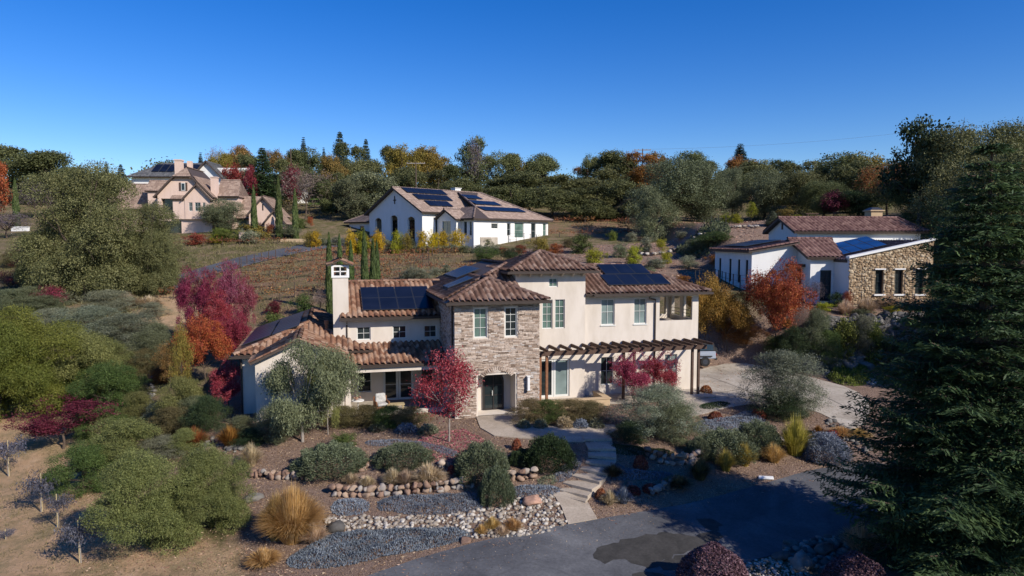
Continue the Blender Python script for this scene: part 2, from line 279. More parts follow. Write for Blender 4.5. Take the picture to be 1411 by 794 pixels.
def stones(name, cen, size, m, parent=None, sub=1, seed=1, flat=.65, smooth=False, rough=.22, chop=None):
    """many stones as one mesh; cen (n,3), size (n,)"""
    rg = np.random.default_rng(seed); V0, F0 = (ICO1, ICO2, ICO3)[sub-1]; Vs = []; Fs = []; rs = []
    for i, (c, s) in enumerate(zip(cen, size)):
        sz = np.array([s * rg.uniform(.8, 1.3), s * rg.uniform(.8, 1.25), s * flat * rg.uniform(.8, 1.25)]) if np.isscalar(s) or np.ndim(s) == 0 else np.asarray(s)
        d = V0.copy()
        for _ in range(chop or (9 if sub > 1 else 4)):   # chop by random planes to give facets
            nn = rg.normal(size=3); nn /= np.linalg.norm(nn); k = rg.uniform(.5, .8) if not chop else rg.uniform(.42, .72); dd = d @ nn; d -= np.outer(np.maximum(dd - k, 0), nn)
        d += rg.normal(scale=rough * .15, size=d.shape); a = rg.uniform(0, 6.28); q = d * sz
        x = q[:, 0] * math.cos(a) - q[:, 1] * math.sin(a); y = q[:, 0] * math.sin(a) + q[:, 1] * math.cos(a); q = np.stack([x, y, q[:, 2]], 1) if np.ndim(s) == 0 else q
        Vs.append(q + c); Fs.append(F0 + i * len(V0)); rs.append(np.full(len(F0), rg.random()))
    return mk(name, mesh_np(name, np.concatenate(Vs), np.concatenate(Fs), np.concatenate(rs)), m, parent, smooth)
def poly_xy(px): return np.array([hit(a, b)[:2] for a, b in px])
def inside(poly, x, y):
    r = np.zeros(np.shape(x), bool); n = len(poly)
    for i in range(n):
        x0, y0 = poly[i]; x1, y1 = poly[(i + 1) % n]
        c = ((y0 > y) != (y1 > y)) & (x < (x1 - x0) * (y - y0) / (y1 - y0 + 1e-12) + x0); r ^= c
    return r
def edge_dist(poly, x, y):
    d = np.full(np.shape(x), 1e9); n = len(poly)
    for i in range(n):
        a = poly[i]; b = poly[(i + 1) % n]; e = b - a; t = np.clip(((x - a[0]) * e[0] + (y - a[1]) * e[1]) / (e @ e + 1e-9), 0, 1)
        d = np.minimum(d, np.hypot(x - a[0] - t * e[0], y - a[1] - t * e[1]))
    return d
def smooth_poly(p, it=2):
    for _ in range(it):
        q = []
        for i in range(len(p)): a = p[i]; b = p[(i + 1) % len(p)]; q += [a * .75 + b * .25, a * .25 + b * .75]
        p = np.array(q)
    return p
def drape(name, xy, off, m, res=.4, skirt=0, jitter=0, smooth=1, kind='structure', zf=None):
    p = smooth_poly(xy, smooth) if smooth else xy; q = []
    for i in range(len(p)):
        a = p[i]; b = p[(i + 1) % len(p)]; k = max(1, int(np.hypot(*(b - a)) / res))
        for j in range(k): q.append(a + (b - a) * j / k + RNG.normal(scale=jitter, size=2) * (jitter > 0))
    q = np.array(q); nb = len(q); x0, y0 = q.min(0); x1, y1 = q.max(0); X, Y = np.meshgrid(np.arange(x0, x1, res), np.arange(y0, y1, res)); X = X.ravel(); Y = Y.ravel()
    ok = inside(q, X, Y); X = X[ok]; Y = Y[ok]; ok = edge_dist(q, X, Y) > res * .4; pts = [Vector(a) for a in q] + [Vector((a, b)) for a, b in zip(X[ok], Y[ok])]
    vs, es, fs = delaunay_2d_cdt(pts, [(i, (i + 1) % nb) for i in range(nb)], [], 1, 1e-5)[:3]
    P2 = np.array([v[:] for v in vs]); Z = H(P2[:, 0], P2[:, 1]) + off; V = np.column_stack([P2, Z]).tolist(); Fc = [list(f) for f in fs]
    if skirt:
        cnt = {}
        for f in Fc:
            for a, b in zip(f, f[1:] + f[:1]): cnt[(a, b)] = 1
        for (a, b) in list(cnt):
            if (b, a) not in cnt:
                i = len(V); V += [[V[b][0], V[b][1], V[b][2] - skirt], [V[a][0], V[a][1], V[a][2] - skirt]]; Fc.append([b, a, i + 1, i])
    me = bpy.data.meshes.new(name); me.from_pydata(V, [], Fc); me.update(); o = mk(name, me, m); bm = bmesh.new(); bm.from_mesh(me); bmesh.ops.recalc_face_normals(bm, faces=bm.faces)
    if sum(f.normal.z for f in bm.faces) < 0: bmesh.ops.reverse_faces(bm, faces=bm.faces)
    bm.to_mesh(me); bm.free(); tag(o, kind=kind); return o
# ------------------------------------------------------------------ roofs
def slope(bm, pts, w=.33, c=.42, amp=.115, sub=12, mi=0, thick=.13):
    """barrel tiled slope: pts[0] to pts[1] is the eave, counter clockwise seen from above"""
    p = [Vector(q) for q in pts]; e = (p[1] - p[0]); e.z = 0; e.normalize(); nrm = Vector((0, 0, 0))
    for i in range(1, len(p) - 1): nrm += (p[i] - p[0]).cross(p[i+1] - p[0])
    nrm.normalize(); nrm = nrm if nrm.z > 0 else -nrm; e = (e - nrm * e.dot(nrm)).normalized(); T = nrm.cross(e)
    S = [(q - p[0]).dot(e) for q in p]; TT = [(q - p[0]).dot(T) for q in p]; s0, s1 = min(S) - .01, max(S) + .01; t1 = max(TT); t0 = min(TT)
    prof_ = lambda q: amp * (max(0.0, 1 - ((q % 1 - .5) / .33) ** 2) ** .5) if amp > .07 else amp * abs(math.sin(math.pi * q))
    tb = bmesh.new(); uvl = tb.loops.layers.uv.new('UVMap'); ss = [s0 + w / sub * k for k in range(int((s1 - s0) / w * sub) + 2)]
    so = random.random() * 97 * w; rows = []; k = 0
    t = t0
    while t < t1 + c: rows += [(t, .03), (t + c - .004, 0)]; t += c
    g = []
    for (t, o) in rows:
        g.append([tb.verts.new(p[0] + e * s + T * t + nrm * (prof_(s / w) + o)) for s in ss])
    for j in range(len(rows) - 1):
        tm = (rows[j][0] + rows[j+1][0]) / 2 if j % 2 == 0 else rows[j][0] - .02
        for i in range(len(ss) - 1):
            f = tb.faces.new((g[j][i], g[j][i+1], g[j+1][i+1], g[j+1][i]))
            sm = (ss[i] + ss[i+1]) / 2
            for l in f.loops: l[uvl].uv = (sm + so, tm + 50 * c)
            f.smooth = True; f.material_index = mi
    cen = sum(p, Vector()) / len(p)
    for i in range(len(p)):
        a, b = p[i], p[(i + 1) % len(p)]; d = (b - a)
        if d.length < 1e-4: continue
        q = d.cross(nrm).normalized()
        if (cen - a).dot(q) > 0: q = -q
        bmesh.ops.bisect_plane(tb, geom=list(tb.verts) + list(tb.edges) + list(tb.faces), plane_co=a, plane_no=q, clear_outer=True)
    me = bpy.data.meshes.new('tmp'); tb.to_mesh(me); tb.free(); bm.from_mesh(me); bpy.data.meshes.remove(me)
    lo = [bm.verts.new(q - nrm * thick) for q in p]; hi = [bm.verts.new(q - nrm * .004) for q in p]
    fs = [bm.faces.new(lo[::-1]), bm.faces.new(hi)] + [bm.faces.new((lo[i], lo[(i+1) % len(p)], hi[(i+1) % len(p)], hi[i])) for i in range(len(p))]
    for f in fs: f.material_index = mi + 1
def ridge(bm, a, b, r=.14, mi=0):
    a = Vector(a); b = Vector(b); d = b - a; L_ = d.length; d.normalize(); sd = d.cross(Vector((0, 0, 1))).normalized(); up = sd.cross(d); uvl = bm.loops.layers.uv.verify(); k = 0; t = 0
    while t < L_:
        t2 = min(t + .42, L_); u = random.random() * 60; rg = []
        for tt, ra in ((t, r * 1.12), (t2 + .02, r * .9)): rg.append([bm.verts.new(a + d * tt + sd * math.cos(q) * ra + up * (math.sin(q) * ra * .85 - .02)) for q in [math.pi * i / 6 for i in range(7)]])
        for i in range(6):
            f = bm.faces.new((rg[0][i], rg[0][i+1], rg[1][i+1], rg[1][i])); f.material_index = mi; f.smooth = True
            for l in f.loops: l[uvl].uv = (u, t)
        t = t2
def roofobj(name, bm, mats, parent):
    me = bpy.data.meshes.new(name); bm.to_mesh(me); bm.free(); return mk(name, me, mats, parent)
def newbm():
    b = bmesh.new(); b.loops.layers.uv.new('UVMap'); return b
def rafter_ends(parent): pass
# wall with rectangular openings
def wall(mb, A_, B_, z0, z1, holes=(), m=0, depth=.16, z1b=None):
    A_ = Vector((A_[0], A_[1])); B_ = Vector((B_[0], B_[1])); d = (B_ - A_); Ln = d.length; d.normalize(); nn = Vector((-d.y, d.x))   # inward
    xs = sorted({0, Ln, *[h[0] for h in holes], *[h[1] for h in holes]}); zs = sorted({z0, z1, *[h[2] for h in holes], *[h[3] for h in holes]})
    P3 = lambda s, z, q=0: (A_.x + d.x * s + nn.x * q, A_.y + d.y * s + nn.y * q, z)
    for i in range(len(xs) - 1):
        for j in range(len(zs) - 1):
            sx = (xs[i] + xs[i+1]) / 2; sz = (zs[j] + zs[j+1]) / 2
            if any(h[0] < sx < h[1] and h[2] < sz < h[3] for h in holes): continue
            mb.poly([P3(xs[i], zs[j]), P3(xs[i+1], zs[j]), P3(xs[i+1], zs[j+1]), P3(xs[i], zs[j+1])], m)
    for (a, b, c, e) in holes:
        mb.poly([P3(a, c), P3(b, c), P3(b, c, depth), P3(a, c, depth)][::-1], m); mb.poly([P3(a, e), P3(b, e), P3(b, e, depth), P3(a, e, depth)], m)
        mb.poly([P3(a, c), P3(a, c, depth), P3(a, e, depth), P3(a, e)][::-1], m); mb.poly([P3(b, c), P3(b, c, depth), P3(b, e, depth), P3(b, e)], m)
def window(parent, A_, B_, s0, s1, z0, z1, nx=2, nz=3, glass='glass', frame='frame', depth=.12, fw=.055, name='window', bar=.022, sill=False, label=None):
    A_ = Vector((A_[0], A_[1])); d = (Vector((B_[0], B_[1])) - A_).normalized(); nn = Vector((-d.y, d.x))
    o = empty('tmp'); bpy.data.objects.remove(o)
    def P3(s, z, q): return (A_.x + d.x * s + nn.x * q, A_.y + d.y * s + nn.y * q, z)
    def bx(mb, a, b, c, e, q0, q1, m=0): mb.hexa([P3(a,c,q0),P3(b,c,q0),P3(b,c,q1),P3(a,c,q1),P3(a,e,q0),P3(b,e,q0),P3(b,e,q1),P3(a,e,q1)], m)
    f = MB(); q0, q1 = depth - .05, depth + .03
    bx(f, s0, s0+fw, z0, z1, q0, q1); bx(f, s1-fw, s1, z0, z1, q0, q1); bx(f, s0+fw, s1-fw, z0, z0+fw, q0, q1); bx(f, s0+fw, s1-fw, z1-fw, z1, q0, q1)
    for i in range(1, nx):
        x = s0 + (s1 - s0) * i / nx; bx(f, x-bar/2, x+bar/2, z0+fw, z1-fw, q0+.022, q1)
    for j in range(1, nz):
        z = z0 + (z1 - z0) * j / nz; bx(f, s0+fw, s1-fw, z-bar/2, z+bar/2, q0+.018, q1-.004)
    if sill: bx(f, s0-.06, s1+.06, z0-.07, z0-.002, -.05, depth)
    w = f.build(name, M[frame], parent)
    g = MB(); g.poly([P3(s0+fw/2, z0+fw/2, depth+.01), P3(s1-fw/2, z0+fw/2, depth+.01), P3(s1-fw/2, z1-fw/2, depth+.01), P3(s0+fw/2, z1-fw/2, depth+.01)]); g.build('pane', M[glass], w)
    if label: w['label'] = label
    return w
def panel(parent, p0, e, t, w, h, cell='pv', name='solar_panel', nx=1, nz=1):
    """panel lying on a slope: p0 lower left, e along, t upslope (unit)"""
    p0 = Vector(p0); e = Vector(e).normalized(); t = Vector(t).normalized(); n = e.cross(t); n = n if n.z > 0 else -n; p0 = p0 + n * .16
    mb = MB(); b = .025
    def hx(a, c, x0, x1, y0, y1, z0, z1, m): mb.hexa([p0+e*x0+t*y0+n*z0, p0+e*x1+t*y0+n*z0, p0+e*x1+t*y1+n*z0, p0+e*x0+t*y1+n*z0, p0+e*x0+t*y0+n*z1, p0+e*x1+t*y0+n*z1, p0+e*x1+t*y1+n*z1, p0+e*x0+t*y1+n*z1], m)
    hx(0, 0, 0, w, 0, h, 0, .035, 1)
    for i in range(nx):
        for j in range(nz): hx(0, 0, w*i/nx+b, w*(i+1)/nx-b, h*j/nz+b, h*(j+1)/nz-b, .02, .04, 0)
    return mb.build(name, [M[cell], M['pvframe']], parent)
def barrier_polys(mb, pts, m=0):
    mb.poly(pts, m)
# ------------------------------------------------------------------ world, sun
SAZ, SEL = R(50), R(33)      # sun to the right of and behind the camera
SV = Vector((math.sin(SAZ) * math.cos(SEL), -math.cos(SAZ) * math.cos(SEL), math.sin(SEL)))
wd = bpy.data.worlds.new('World'); sc.world = wd; wd.use_nodes = True; WN = wd.node_tree.nodes
sky = WN.new('ShaderNodeTexSky'); sky.sky_type = 'NISHITA'; sky.sun_disc = False; sky.sun_elevation = SEL; sky.sun_rotation = math.atan2(SV.x, SV.y); sky.altitude = 300
sky.air_density = 1.0; sky.dust_density = .15; sky.ozone_density = 4.5
hsv = WN.new('ShaderNodeHueSaturation'); hsv.inputs['Saturation'].default_value = 1.36; hsv.inputs['Hue'].default_value = .517; wd.node_tree.links.new(sky.outputs[0], hsv.inputs['Color']); wd.node_tree.links.new(hsv.outputs[0], WN['Background'].inputs['Color']); WN['Background'].inputs['Strength'].default_value = .115
sl = bpy.data.lights.new('sun', 'SUN'); sl.energy = 4.6; sl.angle = R(.53); sl.color = (1, .93, .83); so = bpy.data.objects.new('sun', sl); C.objects.link(so); so.rotation_euler = SV.to_track_quat('Z', 'Y').to_euler()
sc.view_settings.view_transform = 'Standard'; sc.view_settings.look = 'None'; sc.view_settings.exposure = .3; sc.view_settings.gamma = 1
sc.cycles.max_bounces = 5; sc.cycles.diffuse_bounces = 2; sc.cycles.glossy_bounces = 2; sc.cycles.transmission_bounces = 2; sc.cycles.transparent_max_bounces = 4
# ------------------------------------------------------------------ ground
Vt = np.stack([GX.ravel(), GY.ravel(), GZ.ravel()], 1); nx_, ny_ = len(gx), len(gy)
ii, jj = np.meshgrid(np.arange(nx_ - 1), np.arange(ny_ - 1)); b0 = (jj * nx_ + ii).ravel()
gme = mesh_np('ground', Vt, np.stack([b0, b0 + 1, b0 + 1 + nx_, b0 + nx_], 1))
def pp(*l): return poly_xy(l)
ZV = pp((225,395),(440,342),(560,340),(690,352),(760,372),(640,385),(560,400),(440,415),(420,440),(300,450),(215,410))       # brown vineyard
ZG = pp((395,318),(395,282),(560,276),(560,300),(480,316)); ZL = pp((425,283),(560,283),(540,272),(420,272))
ZB = pp((755,325),(755,296),(880,296),(960,300),(960,315),(880,330))
ZS = pp((-40,800),(-40,560),(60,560),(130,640),(140,700),(330,760),(330,800))          # sandy slope, lower left
ZS2 = pp((190,425),(230,400),(330,415),(350,440),(240,450),(180,440))
ZM = pp((330,800),(330,640),(300,600),(330,560),(460,560),(720,560),(980,530),(1160,560),(1180,650),(1000,700),(800,760),(600,810))
ZR = pp((700,392),(690,345),(900,335),(1060,302),(1090,330),(985,385),(960,400))
ZR2 = pp((960,560),(960,440),(1060,440),(1300,420),(1320,540),(1200,520),(1040,492))
def zone(poly, soft=.8):
    ins = inside(poly, Vt[:, 0], Vt[:, 1]); d = edge_dist(poly, Vt[:, 0], Vt[:, 1]); return np.clip(.5 + np.where(ins, d, -d) / (2 * soft), 0, 1)
z1 = np.maximum(np.maximum(zone(ZM), zone(ZR2)), zone(ZR, 2)*.9); z2 = np.maximum(zone(ZV, 1.5), zone(ZB, 1)); z3 = np.maximum(zone(ZS, 1.5), zone(ZS2, 1.2))
z1 = np.maximum(z1, zone(np.array([hw(*q) for q in [(-14,-2),(19,-2),(19,16),(-14,16)]]), 2)); zl = zone(ZL, .5)
# east of the drive all is bark mulch
z1 = np.maximum(z1, np.clip((Vt[:, 0] - 9) / 3, 0, 1) * np.clip((60 - Vt[:, 1]) / 4, 0, 1) * np.clip((Vt[:, 1] + 0) / 3, 0, 1))
ca = gme.color_attributes.new('zone', 'FLOAT_COLOR', 'POINT'); ca.data.foreach_set('color', np.stack([z1, z2, z3, zl], 1).astype(np.float32).ravel())
m, N, L, B = mat('garden_and_field_ground'); M['ground'] = m
at = nd(N, 'ShaderNodeVertexColor', layer_name='zone'); sp = nd(N, 'ShaderNodeSeparateColor'); L.new(at.outputs['Color'], sp.inputs[0]); ge = nd(N, 'ShaderNodeNewGeometry')
def noise(s, d=8, r=.65): q = nd(N, 'ShaderNodeTexNoise', inp={'Scale': s, 'Detail': d, 'Roughness': r}); L.new(ge.outputs['Position'], q.inputs['Vector']); return q.outputs['Fac']
def cr(f, st): q = ramp(N, st); L.new(f, q.inputs['Fac']); return q.outputs['Color']
def mixc(f, a, b, bt='MIX'):
    q = nd(N, 'ShaderNodeMix', data_type='RGBA', blend_type=bt)
    if isinstance(f, float): q.inputs['Factor'].default_value = f
    else: L.new(f, q.inputs['Factor'])
    L.new(a, q.inputs[6]); L.new(b, q.inputs[7]); return q.outputs[2]
n1, n2, n3, n4, n5 = noise(.16), noise(.9), noise(7), noise(32, 4), noise(.42, 10, .75)
base = mixc(n2, cr(n1, [(.35, (.12,.11,.055)), (.5, (.22,.165,.10)), (.65, (.27,.18,.11))]), cr(n3, [(.3, (.11,.09,.045)), (.7, (.33,.24,.155))]))
mulch = mixc(n3, cr(n4, [(.35, (.085,.053,.038)), (.5, (.235,.155,.115)), (.62, (.52,.40,.31))]), cr(n2, [(.3, (.14,.09,.065)), (.7, (.34,.23,.17))]))
vin = mixc(n2, cr(n1, [(.35, (.20,.17,.09)), (.5, (.24,.155,.095)), (.62, (.28,.15,.095))]), cr(n3, [(.3, (.12,.08,.045)), (.7, (.36,.235,.15))]))
sand = mixc(n3, cr(n1, [(.38, (.55,.36,.22)), (.6, (.43,.31,.17))]), cr(n2, [(.35, (.33,.24,.125)), (.55, (.53,.34,.205)), (.7, (.64,.45,.31))]))
lawn = cr(n3, [(.3, (.06,.11,.02)), (.7, (.10,.17,.03))])
def soft(o):   # break up the zone border with noise
    a = nd(N, 'ShaderNodeMath', operation='MULTIPLY_ADD', inp={1: .9, 2: -.45}); L.new(n2, a.inputs[0]); b = nd(N, 'ShaderNodeMath', operation='ADD'); L.new(o, b.inputs[0]); L.new(a.outputs[0], b.inputs[1])
    c = nd(N, 'ShaderNodeMapRange', inp={'From Min': .35, 'From Max': .65}); L.new(b.outputs[0], c.inputs['Value']); return c.outputs['Result']
base = mixc(cr(n5, [(.46, (0,0,0)), (.54, (1,1,1))]), base, cr(n3, [(.3, (.075,.07,.03)), (.7, (.19,.165,.075))])); vin = mixc(cr(n5, [(.47, (0,0,0)), (.56, (.8,.8,.8))]), vin, cr(n3, [(.3, (.09,.085,.04)), (.7, (.22,.19,.09))])); sand = mixc(cr(n5, [(.5, (0,0,0)), (.6, (.7,.7,.7))]), sand, cr(n3, [(.3, (.15,.13,.06)), (.7, (.33,.27,.15))]))
c = mixc(soft(sp.outputs[0]), base, mulch); c = mixc(soft(sp.outputs[1]), c, vin); c = mixc(soft(sp.outputs[2]), c, sand); c = mixc(at.outputs['Alpha'], c, lawn)
L.new(c, B.inputs['Base Color']); B.inputs['Roughness'].default_value = 1; B.inputs['Specular IOR Level'].default_value = .05
bp = nd(N, 'ShaderNodeBump', inp={'Strength': .9, 'Distance': .06}); L.new(n4, bp.inputs['Height']); bp2 = nd(N, 'ShaderNodeBump', inp={'Strength': .7, 'Distance': .25}); L.new(n3, bp2.inputs['Height']); L.new(bp2.outputs[0], bp.inputs['Normal']); L.new(bp.outputs[0], B.inputs['Normal'])
tag(mk('ground', gme, m, smooth=True), kind='structure')
# paved surfaces
def paved(name, stops, s1=.35, s2=9, bump=.25, rough=.9, cracks=None):
    m, N, L, B = mat(name); ge = nd(N, 'ShaderNodeNewGeometry')
    a = nd(N, 'ShaderNodeTexNoise', inp={'Scale': s1, 'Detail': 8, 'Roughness': .6, 'Distortion': .6}); b = nd(N, 'ShaderNodeTexNoise', inp={'Scale': s2, 'Detail': 6, 'Roughness': .7})
    for q in (a, b): L.new(ge.outputs['Position'], q.inputs['Vector'])
    r = ramp(N, stops); L.new(a.outputs['Fac'], r.inputs['Fac']); hs = nd(N, 'ShaderNodeHueSaturation'); mr = nd(N, 'ShaderNodeMapRange', inp={'From Min': .3, 'From Max': .7, 'To Min': .78, 'To Max': 1.2}); L.new(b.outputs['Fac'], mr.inputs['Value']); L.new(mr.outputs['Result'], hs.inputs['Value'])
    L.new(r.outputs['Color'], hs.inputs['Color']); L.new(hs.outputs['Color'], B.inputs['Base Color']); B.inputs['Roughness'].default_value = rough; B.inputs['Specular IOR Level'].default_value = .2
    if cracks:
        dn = nd(N, 'ShaderNodeTexNoise', inp={'Scale': 1.2, 'Detail': 6}); L.new(ge.outputs['Position'], dn.inputs['Vector']); va = nd(N, 'ShaderNodeMix', data_type='RGBA', inp={0: .22}); L.new(ge.outputs['Position'], va.inputs[6]); L.new(dn.outputs['Color'], va.inputs[7])
        vo = nd(N, 'ShaderNodeTexVoronoi', feature='DISTANCE_TO_EDGE', inp={'Scale': cracks}); L.new(va.outputs[2], vo.inputs['Vector']); rc = ramp(N, [(.004, (.45,.45,.45)), (.016, (1,1,1))]); L.new(vo.outputs['Distance'], rc.inputs['Fac']); mm = nd(N, 'ShaderNodeMix', data_type='RGBA', blend_type='MULTIPLY', inp={0: .22}); L.new(hs.outputs['Color'], mm.inputs[6]); L.new(rc.outputs['Color'], mm.inputs[7]); L.new(mm.outputs[2], B.inputs['Base Color'])
    c = nd(N, 'ShaderNodeTexNoise', inp={'Scale': 60, 'Detail': 3}); L.new(ge.outputs['Position'], c.inputs['Vector']); bb = nd(N, 'ShaderNodeBump', inp={'Strength': bump, 'Distance': .01}); L.new(c.outputs['Fac'], bb.inputs['Height']); L.new(bb.outputs[0], B.inputs['Normal']); return m
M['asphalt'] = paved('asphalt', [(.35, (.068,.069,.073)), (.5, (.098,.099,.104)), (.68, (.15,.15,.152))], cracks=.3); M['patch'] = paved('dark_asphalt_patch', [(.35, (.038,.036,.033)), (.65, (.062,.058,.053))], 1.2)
M['concrete'] = paved('concrete', [(.35, (.30,.255,.20)), (.5, (.38,.33,.265)), (.7, (.46,.41,.34))], .6, 5); M['step'] = paved('aggregate_concrete', [(.35, (.33,.27,.205)), (.65, (.43,.36,.28))], .9, 12)
M['farasphalt'] = paved('lane_asphalt', [(.35, (.07,.075,.09)), (.65, (.10,.105,.12))], .3)
drape('driveway', pp((400,835),(560,776),(680,742),(790,722),(880,708),(960,694),(1050,668),(1110,650),(1165,641),(1215,636),(1260,660),(1250,700),(1195,722),(1150,742),(1090,760),(1030,775),(985,800),(940,840)), .03, M['asphalt'], .5, .12, .01)
drape('driveway_extension', np.array([[9.5,20.5],[14,21],[26,17],[40,10],[42,15],[30,24],[19.5,29],[16.5,30]]), .022, M['asphalt'], .6, .1)
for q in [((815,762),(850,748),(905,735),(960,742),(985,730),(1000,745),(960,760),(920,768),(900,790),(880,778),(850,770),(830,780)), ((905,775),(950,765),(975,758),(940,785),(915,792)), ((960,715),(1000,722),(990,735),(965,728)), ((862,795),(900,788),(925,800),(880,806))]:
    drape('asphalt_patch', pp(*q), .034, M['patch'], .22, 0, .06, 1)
drape('concrete_forecourt', pp((955,512),(985,502),(1040,501),(1085,512),(1130,524),(1175,536),(1200,556),(1196,580),(1172,596),(1150,580),(1120,566),(1070,556),(1010,560),(960,574),(925,580),(925,555),(955,540)), .03, M['concrete'], .5, .12)
for a, b in [((975,520),(1075,560)), ((1040,503),(1190,575)), ((960,548),(1120,522))]:
    p0, p1 = hit(*a)[:2], hit(*b)[:2]; d = (p1 - p0) / np.hypot(*(p1 - p0)); nn = np.array([-d[1], d[0]]) * .022
    drape('expansion_joint', np.array([p0 - nn, p1 - nn, p1 + nn, p0 + nn]), .036, M['patch'], .5, 0, 0, 0)
drape('back_lane', pp((205,390),(300,363),(395,343),(470,330),(500,328),(520,334),(440,344),(370,359),(290,380),(225,406)), .2, M['farasphalt'], 1.0, .1)
# garden path with steps
drape('entry_landing', pp((653,568),(716,565),(746,588),(790,592),(846,584),(852,596),(812,606),(800,612),(730,606),(665,601)), .05, M['step'], .35, .15, 0, 1)
pc = np.array([hit(a, b)[:2] for a, b in ((818,598),(829,620),(828,640),(814,658),(794,676),(784,688))]); wdt = np.array([1.5, 1.35, 1.35, 1.4, 1.5, 1.6])
tq = np.linspace(0, 5, 10); kk = np.arange(6)
def cr3(v, t):
    i = int(min(t, 4)); f = t - i; p = [v[max(i-1, 0)], v[i], v[i+1], v[min(i+2, 5)]]; return .5 * (2*p[1] + (p[2]-p[0])*f + (2*p[0]-5*p[1]+4*p[2]-p[3])*f*f + (3*p[1]-p[0]-3*p[2]+p[3])*f**3)
cc_ = np.array([cr3(pc, t) for t in tq]); ww_ = np.interp(tq, kk, wdt); tn = np.gradient(cc_, axis=0); tn /= np.hypot(tn[:, 0], tn[:, 1])[:, None]; sn = np.stack([-tn[:, 1], tn[:, 0]], 1)
zt0 = float(H(*cc_[0])) + .07; zt1 = float(H(*cc_[-1])) + .05; mb = MB()
for i in range(9):
    z = zt0 + (zt1 - zt0) * i / 8; A0, B0 = cc_[i] - sn[i] * ww_[i] / 2, cc_[i] + sn[i] * ww_[i] / 2; A1, B1 = cc_[i+1] - sn[i+1] * ww_[i+1] / 2, cc_[i+1] + sn[i+1] * ww_[i+1] / 2
    A1 = A1 + tn[i+1] * .04; B1 = B1 + tn[i+1] * .04; q = [A0, B0, B1, A1]; mb.hexa([(p[0], p[1], z - .4) for p in q] + [(p[0], p[1], z) for p in q])
tag(mb.build('path_steps', M['step'], bevel=.015), kind='structure')
drape('path_apron', pp((762,682),(800,676),(813,700),(823,717),(783,725),(774,702)), .05, M['step'], .3, .15, 0, 0)
# fallen leaves, loose stuff
def scatter(name, poly, dens, size, m, seed, up=0, zoff=.02, lab=None, patch=0.0):
    rg = np.random.default_rng(seed); x0, y0 = poly.min(0); x1, y1 = poly.max(0); n = int((x1 - x0) * (y1 - y0) * dens); X = rg.uniform(x0, x1, n); Y = rg.uniform(y0, y1, n); ok = inside(poly, X, Y)
    if patch: ok &= (np.sin(X * 1.7 + 2 * np.sin(Y * .9)) * np.cos(Y * 1.3 + np.sin(X * .7)) + rg.normal(scale=.4, size=n)) > patch - .5
    X = X[ok]; Y = Y[ok]; n = len(X); cen = np.stack([X, Y, H(X, Y) + zoff], 1); a = rg.normal(size=(n, 3)); a[:, 2] *= .35 + up * 3; b = rg.normal(size=(n, 3)); a /= np.linalg.norm(a, axis=1)[:, None]; b -= (b * a).sum(1)[:, None] * a; b /= np.linalg.norm(b, axis=1)[:, None]
    if up: a[:, 2] = np.abs(a[:, 2])
    s = size * rg.uniform(.6, 1.4, (n, 1)); V = np.stack([cen + b * s * .25, cen + a * s * (1 if not up else .5) , cen - b * s * .25, cen - a * s * (1 if not up else 0)], 1).reshape(-1, 3)
    if up: V = np.stack([cen + b * s * .12, cen + a * s * 1.0, cen - b * s * .12], 1).reshape(-1, 3); Fc = np.arange(n * 3).reshape(n, 3)
    else: Fc = np.arange(n * 4).reshape(n, 4)
    o = mk(name, mesh_np(name, V, Fc, rg.random(n)), m); tag(o, lab, name.replace('_', ' '), None, 'stuff'); return o
scatter('leaf_litter', ZM, 75, .055, FO['litter'], 3, lab='brown leaf litter and bark chips strewn over the front garden beds')
scatter('slope_litter', pp((100,790),(90,700),(60,640),(150,600),(330,590),(350,700),(400,790)), 45, .055, FO['litter'], 20, lab='brown litter and twigs around the feathery shrubs at lower left')
scatter('fallen_leaves', pp((565,625),(580,600),(640,592),(665,605),(680,625),(640,650),(590,645)), 150, .07, FO['pinklitter'], 4, zoff=.03, lab='pink carpet of fallen leaves under the small crimson tree')
scatter('sparse_grass', ZS, 60, .10, FO['fieldgrass'], 5, up=1, lab='short dry grass on the sandy slope at lower left', patch=.45)
scatter('field_grass', ZV, 26, .24, FO['fieldgrass'], 6, up=1, lab='dry grass between the vineyard rows', patch=.5)
scatter('hillside_grass', pp((0,420),(0,350),(200,340),(400,325),(480,335),(230,390),(200,440),(100,440)), 20, .34, FO['fieldgrass'], 7, up=1, lab='dry grass on the hillside round the big oak', patch=.4)
scatter('bank_litter', ZR, 9, .16, FO['litter'], 8, lab='dry brown litter on the bank behind the main house', patch=.4)
scatter('bank_leaves', ZR2, 10, .12, FO['litter'], 9, lab='fallen leaves on the bank below the stone house', patch=.4)
scatter('drive_leaves', pp((500,792),(790,722),(950,694),(1160,645),(1165,655),(960,705),(800,733),(620,775),(560,798)), 9, .06, FO['litter'], 19, zoff=.045, lab='few dry leaves blown along the edge of the asphalt drive')
